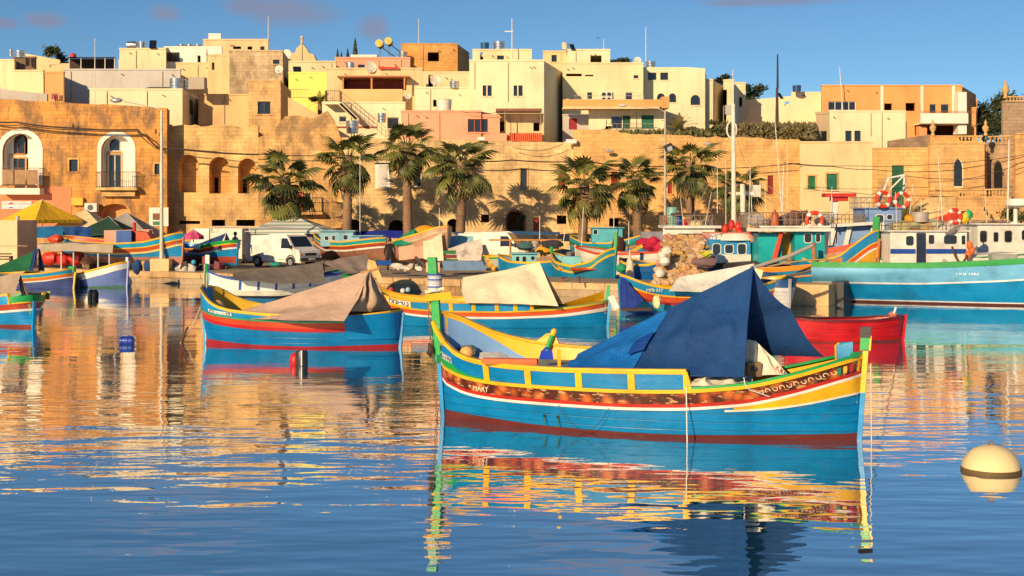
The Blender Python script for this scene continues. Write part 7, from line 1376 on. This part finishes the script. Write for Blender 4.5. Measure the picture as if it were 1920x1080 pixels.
# ------------------------------------------------------------------ lamps
lp = T('street_lamp', 'tall pale lamp post on a pale concrete block with a long arm and silver head', 'street lamp', (X(303,70.2), 70.2, GZ)); x_ = X(303,70.2)
MB().hexa([V((x_+a,70.2+b_,GZ-.02)) for a, b_ in ((-.5,-.45),(.5,-.45),(.5,.45),(-.5,.45))]+[V((x_+a,70.2+b_,Z(485,70.2))) for a, b_ in ((-.52,-.45),(.52,-.45),(.52,.45),(-.52,.45))]).build('concrete_base', plaster((.80,.56,.28), .15), lp)
MB().cyl((x_,70.2,Z(485,70.2)), (x_,70.2,Z(208,70.2)), .11, .07, 10).build('pole', plain((.66,.56,.42), .6), lp, True)
MB().tube([(x_,70.2,Z(208,70.2)), P(296,203,70.2), P(232,190,70.2)], .03, 6).build('arm', plain((.5,.45,.38)), lp); MB().ball(P(218,188,70.2), .36, 16, (1,.5,.38)).build('lamp_head', plain((.55,.56,.58), .3, .5), lp, True)
l2 = T('street_lamp', 'tall lamp post with a square floodlight behind the canopy boat', 'street lamp', (X(1247,80), 80, GZ)); x_ = X(1247,80)
MB().cyl((x_,80,GZ), (x_,80,Z(208,80)), .1, .06, 10).build('pole', plain((.5,.42,.32), .6), l2, True); MB().tube([(x_,80,Z(210,80)), P(1236,204,80), P(1176,198,80)], .03, 6).build('arm', plain((.5,.42,.32)), l2)
MB().ball(P(1167,198,80), .28, 14, (1,.5,.35)).build('lamp_head', plain((.6,.58,.5), .4), l2, True); MB().box(P(1254,277,79.8), (.5,.25,.42), .2, .3, -.4).build('floodlight', plain((.06,.05,.05), .4), l2); MB().box(P(1256,279,79.6), (.3,.1,.26), .2, .3, -.4).build('lens', plain((.6,.6,.6), .2), l2)
for px, py, D_, lb in ((1143,283,90.4,'double bulkhead lamp on the orange terrace wall'), (1327,270,89.6,'flat lamp head over the terrace wall right of the floodlight')): MB().ball(P(px,py,D_), .25, 12, (1.3,.7,.5)).thing('wall_lamp', lb, 'lamp', plain((.6,.55,.5), .3, .3), None, None, True)
for px, py, lb in ((137,240,'small dark lantern bracket on the golden house between the two arches'), (292,250,'hanging lantern by the right end of the golden house'), (1880,330,'iron lantern on the gothic wing'), (1859,410,'lantern on the orange terrace block'), (1847,396,'upper lantern on the orange terrace block')):
    D_ = 90.6 if px < 400 else 87.2; MB().cyl(P(px,py,D_), P(px,py-8,D_), .1, .05, 6).thing('lantern', lb, 'lantern', blk())
# ------------------------------------------------------------------ cables
def cable(label, pts, D, r=.03, c=(.05,.03,.02)):
    q = []
    for (a, b_) in zip(pts, pts[1:]):
        for i in range(6): f = i/6; q.append(P(lerp(a[0],b_[0],f), lerp(a[1],b_[1],f)+2.0*sin(pi*f), D))
    q.append(P(pts[-1][0], pts[-1][1], D)); MB().tube(q, r, 5).thing('cable', label, 'cable', plain(c, .7), None, None, True)
cable('thick black cable sagging across the golden house above the white arches', [(-20,226),(30,229),(135,240),(258,243),(275,256),(296,276),(330,279),(484,290)], 90.2, .06)
cable('thinner cable below the thick one on the golden house', [(-20,232),(40,234),(135,243),(258,246),(272,262),(298,280)], 90.25, .035)
cable('cable running over the arcade wall to the palms', [(300,272),(400,284),(484,289),(640,291),(760,296)], 91.2, .035)
cable('dark cable along the waterfront house between palms and street lamp', [(880,302),(960,300),(1075,303),(1090,297),(1140,308),(1247,312)], 90.1, .045)
cable('lower cable along the orange terrace wall', [(1075,306),(1140,311),(1300,318),(1500,306)], 90.0, .03)
cable('twin wire drooping across the cream and stone houses', [(1470,305),(1560,312),(1640,318),(1740,322),(1830,312),(1925,292)], 86.5, .025)
cable('upper wire across the stone house', [(1480,306),(1600,311),(1760,308),(1925,290)], 86.9, .022)
cable('wire running down to the balcony of the gothic house', [(1700,330),(1800,336),(1860,325),(1925,300)], 86.7, .022)
cable('washing line wire across the tall cream house foot', [(960,275),(1010,283),(1055,270)], 90.6, .02)
cable('wire across the salmon pink house', [(865,209),(900,211),(935,210)], 96.5, .02)
# ------------------------------------------------------------------ roof things
GR = 'water tanks on the roofs'
def tank(label, x0, x1, yt, yb, D, c=None, taper=.08, st=None):
    r_ = (X(x1,D)-X(x0,D))/2; h_ = Z(yt,D)-Z(yb,D); mt = plain(c, .4) if c else steel()
    pr = [(0,0),(r_*(1-taper),0)]+[(r_*(1-taper*(1-i/6)), h_*.92*i/6+ (.0)) for i in range(1,7)]+[(r_*1.03,h_*.92),(r_*1.03,h_*.96),(r_*.7,h_),(0,h_*1.02)]
    t = T('water_tank', label, 'water tank', P((x0+x1)/2,yb,D), GR); o_ = worg(t); MB().lathe(pr, o_, 18).build('drum', mt, t, True)
    for k in (.3, .62): MB().torus(o_+V((0,0,h_*k)), r_*(1-taper*(1-k))+.003, .02, 'Z', 18, 5).build('hoop', mt, t)
TL = [('steel tank at the very left of the skyline',17,24,92,105,107.5),('wider steel tank right of the first at the left edge',28,47,95,108,107.5),('upright steel tank left of the black solar heater',259,273,78,91,125),('first of three small tanks on the whitewashed house',334,347,83,93,127),('middle of three small tanks on the whitewashed house',349,362,83,93,127),('right one of three small tanks on the whitewashed house',365,378,83,93,127),
 ('big steel tank on the box house with slit windows',318,344,147,168,101),('narrow steel tank beside the big one on the box house',344,355,149,168,101.5),('tall steel tank in front of the pink rooftop house',649,665,117,137,110),('steel tank right of the yellow capped solar heaters',748,764,97,109,127),('steel tank at the foot of the staircase',708,724,212,230,98),('large steel tank standing on the broken wall',649,673,226,250,95),
 ('steel tank on the stepped white yard',843,861,152,165,106),('broad white tank on the salmon pink house',818,847,186,210,99),('shiny steel tank on top of the tall cream house',925,947,78,93,109),('steel tank on the arched window house',1211,1229,115,127,115)]
for lb, x0, x1, y0, y1, D_ in TL: tank(lb, x0, x1, y0, y1, D_, (.75,.7,.6) if 'white tank' in lb else None)
tank('deep blue plastic tank on top of the tall cream house', 901, 917, 80, 93, 109, (.01,.10,.24)); tank('blue plastic tank on the long low cream house', 1486, 1502, 160, 172, 121, (.02,.08,.22)); tank('cream square looking tank on the roof flat wing', 1053, 1066, 80, 93, 121, (.7,.6,.45))
o_ = P(237,84,125); t = T('water_tank', 'steel tank lying on its side at the left of the black solar heater', 'water tank', (X(248,125),125,Z(92,125)), GR); MB().lathe([(0,-.5),(.36,-.45),(.4,0),(.36,.45),(0,.5)], P(248,85,125), 16, 'X').build('drum', steel(), t, True)
MB().box(P(371,157,101), (1.25,1,.95)).thing('roof_box', 'plain grey concrete box on the box house right of the tanks', 'box', plaster((.45,.38,.30)))
MB().prism([P(262,168,101),P(280,163,101),P(318,163,101),P(318,168,101)], (0,1,0)).thing('roof_cover', 'low black cover on the roof of the box house', 'cover', plain((.04,.03,.02)), None)
def dish(label, px, py, w_, D, rz=0, c=(.72,.66,.55)):
    r_ = w_/F*D/2; t = T('satellite_dish', label, 'satellite dish', P(px,py,D), 'satellite dishes on the roofs'); 
    d_ = MB().lathe([(r_*k/6, .28*r_*(k/6)**2) for k in range(7)]+[(r_, .28*r_+.03),(0,.03)], (0,0,0), 20); o = MB(); rot = Matrix.Rotation(rz,3,'Z') @ Matrix.Rotation(radians(75),3,'X'); o.v = [tuple(worg(t)+rot@V(v)) for v in d_.v]; o.f = d_.f; o.build('reflector', plain(c, .6), t, True)
    MB().tube([worg(t)+rot@V((0,-r_*.9,.2*r_)), worg(t)+rot@V((0,0,r_))], .02, 5).build('feed_arm', plain((.3,.3,.3)), t); MB().cyl(worg(t)+V((0,.15,-r_*1.4)), worg(t)+V((0,.15,0)), .04).build('stand', plain((.4,.38,.35)), t)
for a in (('cream dish beside the church gable',538,104,22,127,-.4),('big pale dish in front of the pink rooftop house',695,127,22,109,.3),('large round dish above the stepped white yard',816,152,20,107,.3),('small dish below the verandah at its right end',764,181,12,107,.3),('white dish by the pergola terrace of the tan penthouse',524,131,16,97.5,-.2),('round white dome dish on the cream fan house',1195,114,14,111,0),('small dish on the terrace right of the red door house',1064,190,9,100,0)): dish(*a)
def solar(label, x0, x1, yt, yb, D, cap=(.03,.03,.04), tk=True, dr=1, side=False):
    t = T('solar_heater', label, 'solar heater', P((x0+x1)/2,yb,D), 'solar water heaters on the roofs'); w_ = X(x1,D)-X(x0,D); z0, z1 = Z(yb,D), Z(yt,D); h_ = z1-z0; xa = X(x0 if dr > 0 else x1, D)
    f = lambda a, z, y: V((xa+dr*a*w_, D+y, z0+z*h_))
    if not side:
        for k in (0, 1): q = [V((xa+dr*w_*(.12+.42*k+a), D+y, z0+z*h_)) for a, y, z in ((.10,-.3,.02),(.50,-.3,.02),(.38,.6,.66),(-.02,.6,.66))]; MB().prism(q, (0,.05,-.06)).build('panel', plain((.012,.016,.028), .12), t)
        MB().lathe([(0,-.5),(.9,-.48),(1,-.4),(1,.4),(.9,.48),(0,.5)], (0,0,0), 14, 'X').build('boiler', plain((.03,.03,.035), .3), t, True)
        me = t.children[-1].data; me.transform(Matrix.Translation(worg(t))); me.transform(Matrix.Translation(V((xa+dr*w_*.3, D+.8, z0+.84*h_))) @ Matrix.Diagonal((w_*.62,.17*h_,.17*h_,1)))
        me.transform(Matrix.Translation(-worg(t))); return t
    for k in (0, .5):
        MB().hexa([f(.35+k*.0+.28*0,.66,0+k*1.4), f(1,.05,0+k*1.4), f(1,.05,.6+k*1.4), f(.35,.66,.6+k*1.4), f(.35,.72,k*1.4), f(1,.11,k*1.4), f(1,.11,.6+k*1.4), f(.35,.72,.6+k*1.4)]).build('panel', plain((.012,.014,.02), .15), t)
    mb = MB(); mb.tube([f(.3,.0,.1), f(.3,.7,.1)], .03, 5).tube([f(.3,0,1.6), f(.3,.7,1.6)], .03, 5).tube([f(.3,.05,.1), f(1,.05,.1)], .03, 5); mb.build('frame', plain((.3,.3,.3), .4, .5), t)
    if tk: MB().lathe([(0,-.9),(.34,-.88),(.36,-.8),(.36,.8),(.34,.88),(0,.9)], f(.3,.85,.85), 14, 'Y').build('boiler', plain((.05,.05,.06), .3), t, True); MB().lathe([(0,-.02),(.37,-.02),(.37,.06),(0,.06)], f(.3,.85,-.08), 14, 'Y').build('end_cap', plain(cap, .5), t)
solar('black solar heater with a dark boiler on the cream rooftop house', 274, 307, 65, 91, 124); solar('yellow capped solar heater, left one above the pink rooftop house', 698, 740, 76, 109, 124, (.75,.5,.08), side=True); solar('yellow capped solar heater, right one above the pink rooftop house', 716, 756, 72, 104, 128, (.75,.5,.08), side=True)
solar('dark solar heater on the lemon yellow house', 543, 581, 116, 137, 113); solar('solar heater with a silver ball tank on the roof flat', 1066, 1086, 75, 93, 120, (.6,.6,.6)); solar('small dark solar panel on the long low cream house', 1503, 1513, 170, 180, 122, tk=False); solar('dark solar panel behind the radio mast', 1458, 1472, 168, 183, 122, tk=False)
MB().hexa([P(127,110,117), P(216,110,117), P(218,110,120), P(129,110,120), P(129,107,117), P(214,107,117), P(216,107,120), P(130,107,120)]).thing('pergola', 'flat black shade net roof on the long grey block', 'shade net', plain((.02,.015,.012), .9))
MB().box(P(172,120,119.5), (4.3,.05,.95)).thing('shade_screen', 'dark screen hanging behind the black shade net roof', 'screen', plain((.06,.035,.03), .9))
for i, x_ in enumerate((130,152,178,197,215)): mast('roof_post', 'pale thin post under the black shade net, %s from the left' % ('first','second','third','fourth','fifth')[i], x_, 109, 129, 116.8, .06, wm, 'post')
MB().lathe([(0,0),(.3,0),(.28,.25),(0,.4)], P(137,107,117), 10).thing('cap', 'small red cowl on top of the black shade net roof', 'roof cowl', plain((.5,.03,.02)))
MB().box(P(1365,206,112), (.5,.4,.8)).thing('roof_cabinet', 'small grey cabinet beside the white panelled block', 'cabinet', plaster((.5,.45,.4)))
ac = T('air_conditioner', 'white air conditioner with a round fan right of the yellow box sign', 'air conditioner', P(172,397,90.4)); MB().box(P(172,389,90.55), (.86,.5,.62)).build('casing', WP, ac); MB().lathe([(0,-.01),(.2,-.01),(.2,.02),(0,.02)], P(169,389,90.27), 16, 'Y').build('fan', plain((.1,.1,.1)), ac)
MB().box(P(1071,265,90.6), (.75,.3,.28)).thing('white_box', 'small white box on the terrace wall below the tall cream house', 'box', WP); MB().box(P(902,260,91.2), (.5,.3,.25)).thing('air_conditioner', 'small air conditioner below the salmon wing', 'air conditioner', WP)
# ------------------------------------------------------------------ clutter on the quay
mb = T('blanket_pair', 'blue bundles either side of an orange crate under the rust striped luzzu', 'bundle', P(266,512,70)); MB().ball(P(257,500,70), .32, 10, (.9,1,1.2), .3).build('blue_bundle', cloth((.02,.07,.2)), mb, True); MB().ball(P(279,500,70), .32, 10, (.9,1,1.2), .3).build('blue_bundle', cloth((.02,.07,.2)), mb, True)
MB().box(P(268,501,70.2), (.32,.4,.65)).thing('crate', 'upright orange crate between two blue bundles on the quay edge', 'crate', plain((.62,.32,.08)), None)
loft(MB(), [[P(326,500,70.5), P(345,491,70.5), P(368,500,70.5)], [P(330,510,69.6), P(345,512,69.6), P(364,512,69.6)]], 10, 6, .12).thing('sack', 'white sack slumped on the quay right of the lamp base', 'sack', cloth((.76,.70,.58)), None, None, True)
MB().ball(P(344,500,70.4), .25, 10, (.9,1,1.1), .8).thing('net', 'brown net bundle against the white sack', 'net', cloth((.14,.08,.05)), None, None, True); MB().ball(P(363,492,70.8), .15, 10).thing('buoy', 'small light blue ball on the white sack', 'buoy', plain((.05,.4,.62)), None, None, True)
MB().ball(P(410,500,72.5), .3, 10, (1,1,1.1), .5).thing('net', 'purple red net heap by the white van', 'net', cloth((.22,.05,.08)), None, None, True); MB().ball(P(385,503,72), .3, 10, (1.4,1,.7), .5).thing('net', 'dark heap of gear right of the white sack', 'net', cloth((.03,.02,.02)), None, None, True)
MB().ball(P(516,496,72.2), .33, 12, (1.1,.7,.42), .1).thing('dinghy_bow', 'small green and blue upturned dinghy in front of the white van', 'dinghy', paint((.02,.30,.25)), None, None, True)
MB().hexa([P(707,497,66), P(738,497,66), P(736,495,67), P(706,495,67), P(703,489,66.2), P(730,489,66.2), P(730,488,67), P(704,488,67)]).thing('fish_box', 'royal blue fish box on the pier left of the white nets', 'fish box', plain((.01,.08,.36)))
for i, (x_, y_, w_, c) in enumerate(((745,500,1.2,(.72,.66,.56)),(762,503,1.3,(.75,.68,.58)),(775,498,.9,(.7,.62,.5)),(786,503,.8,(.72,.64,.5)))): MB().ball(P(x_,y_,64.5-i*.3), .28, 12, (w_*1.2,1,.55), .7).thing('white_net', 'heap of white net on the pier, %s of four' % ('leftmost','second from the left','third from the left','rightmost')[i], 'net', cloth(c), None, 'white net heaps on the pier', True)
MB().tube([P(779,483,64.5), P(790,492,64.2), P(800,500,64)], .09, 7).thing('outboard', 'dark outboard leg lying on the white nets', 'outboard motor', plain((.08,.06,.05))); MB().torus(P(783,500,63.4), .2, .05, 'Y', 16, 6).thing('tyre', 'small black ring leaning on the white nets', 'tyre', blk())
MB().box(P(812,501,63.6), (.68,.5,.48)).thing('crate', 'pale orange carton on the pier beside the green bow post', 'crate', plain((.80,.50,.22)))
for i, c in enumerate(((.02,.16,.03),(.22,.02,.01),(.02,.16,.03))): MB().box(P(843+i*2,473+i*8,66), (.62,.4,.17)).thing('fish_box', ('dark green fish box, topmost of three by the green bow post','dark red fish box in the middle of three by the green bow post','dark green fish box, lowest of three by the green bow post')[i], 'fish box', plain(c))
MB().hexa([P(832,507,65.5), P(912,507,65.5), P(905,503,67), P(836,503,67), P(828,489,65.5), P(905,490,65.5), P(902,489,67), P(832,488,67)]).thing('skiff', 'blue and white skiff lying on the pier behind the green bow post', 'skiff', paint((.14,.24,.42)), None)
loft(MB(), [[P(842,466,71.5), P(870,456,71.5), P(903,447,71.5)], [P(836,478,70.5), P(868,474,70.5), P(905,470,70.5)], [P(838,489,70), P(870,490,70), P(902,488,70)]], 14, 12, .14).thing('boat_cover', 'off white cover heaped between the van and the turquoise sheet', 'cover', cloth((.72,.62,.5)), None, None, True)
for i, (x_, y_, r_) in enumerate(((915,484,.15),(921,494,.2),(926,502,.16))): MB().ball(P(x_,y_,70), r_, 10, (1,1,1.2), .2).thing('float', 'orange float, %s in the tiny rowing boat on the pier' % ('topmost','middle one','lowest')[i], 'float', plain((.75,.36,.05)), None, 'orange floats in the tiny rowing boat', True)
vp = T('stall_frame', 'orange wooden frame of a stall right of the cream van', 'frame', (X(990,74), 74, GZ)); MB().box(P(985,450,74), (4.2,.1,.1)).build('beam', plain((.5,.22,.06)), vp)
for x_ in (957, 990, 1015): MB().cyl((X(x_,74),74,GZ), (X(x_,74),74,Z(450,74)), .06).build('post', plain((.5,.22,.06)), vp)
for i, (x_, y_, c) in enumerate(((1020,470,(.7,.34,.02)),(1050,474,(.7,.4,.02)),(1063,476,(.25,.22,.2)),(985,462,(.05,.12,.12)),(1035,458,(.05,.04,.05)))): MB().ball(P(x_,y_,74-i*.5), .4, 10, (1.4,.9,.6), .6).thing('gear_heap', ('orange canvas heap right of the stall frame','yellow canvas heap left of the teal boat','grey canvas heap beside the yellow one','dark green heap under the stall frame','black heap behind the orange canvas')[i], 'gear', cloth(c), None, None, True)
MB().ball(P(1160,463,73.5), .45, 10, (.9,.8,1.4), .3).thing('net', 'dark brown net hung at the stern of the teal boat', 'net', cloth((.07,.02,.015)), None, None, True)
MB().prism([P(1178,472,72), P(1204,458,72), P(1206,463,72), P(1181,477,72)], (0,.6,0)).thing('plank', 'yellow plank leaning beside the crimson nets', 'plank', paint((.75,.36,.05)), None)
MB().lathe([(0,0),(.18,0),(.2,.3),(.16,.75),(.06,.95),(.02,1.3),(0,1.3)], P(1181,519,61.5), 12).thing('pot_float', 'white bottle shaped float hung by the royal blue boat', 'float', plain((.75,.62,.42)), None, None, True)
MB().ball(P(1165,503,60.5), .22, 10, (1.1,1,.9), .3).thing('net', 'emerald net ball above the blue bow cloth', 'net', cloth((.01,.3,.14)), None, None, True)
MB().torus(P(1086,530,57.6)+V((0,0,.0)), .28, .05, 'X', 14, 6, 0, pi).thing('mooring_ring', 'rusty iron ring set over the edge of the pier', 'ring', plain((.1,.06,.05))); rope('red_rope', 'short red rope lying over the edge of the pier', [P(1062,519,61), P(1052,523,59.4), P(1049,545,59.1)], .03, plain((.6,.08,.03)))
for i, x_ in enumerate((733, 755, 765)): MB().ball(P(x_,543+i%2*2,57), .12, 8).thing('float', ('tiny red float hanging on the pier wall','white pole float at the pier wall','pale blue float at the pier wall')[i], 'float', plain(((.6,.03,.02),(.7,.66,.6),(.3,.45,.6))[i]), None, None, True)
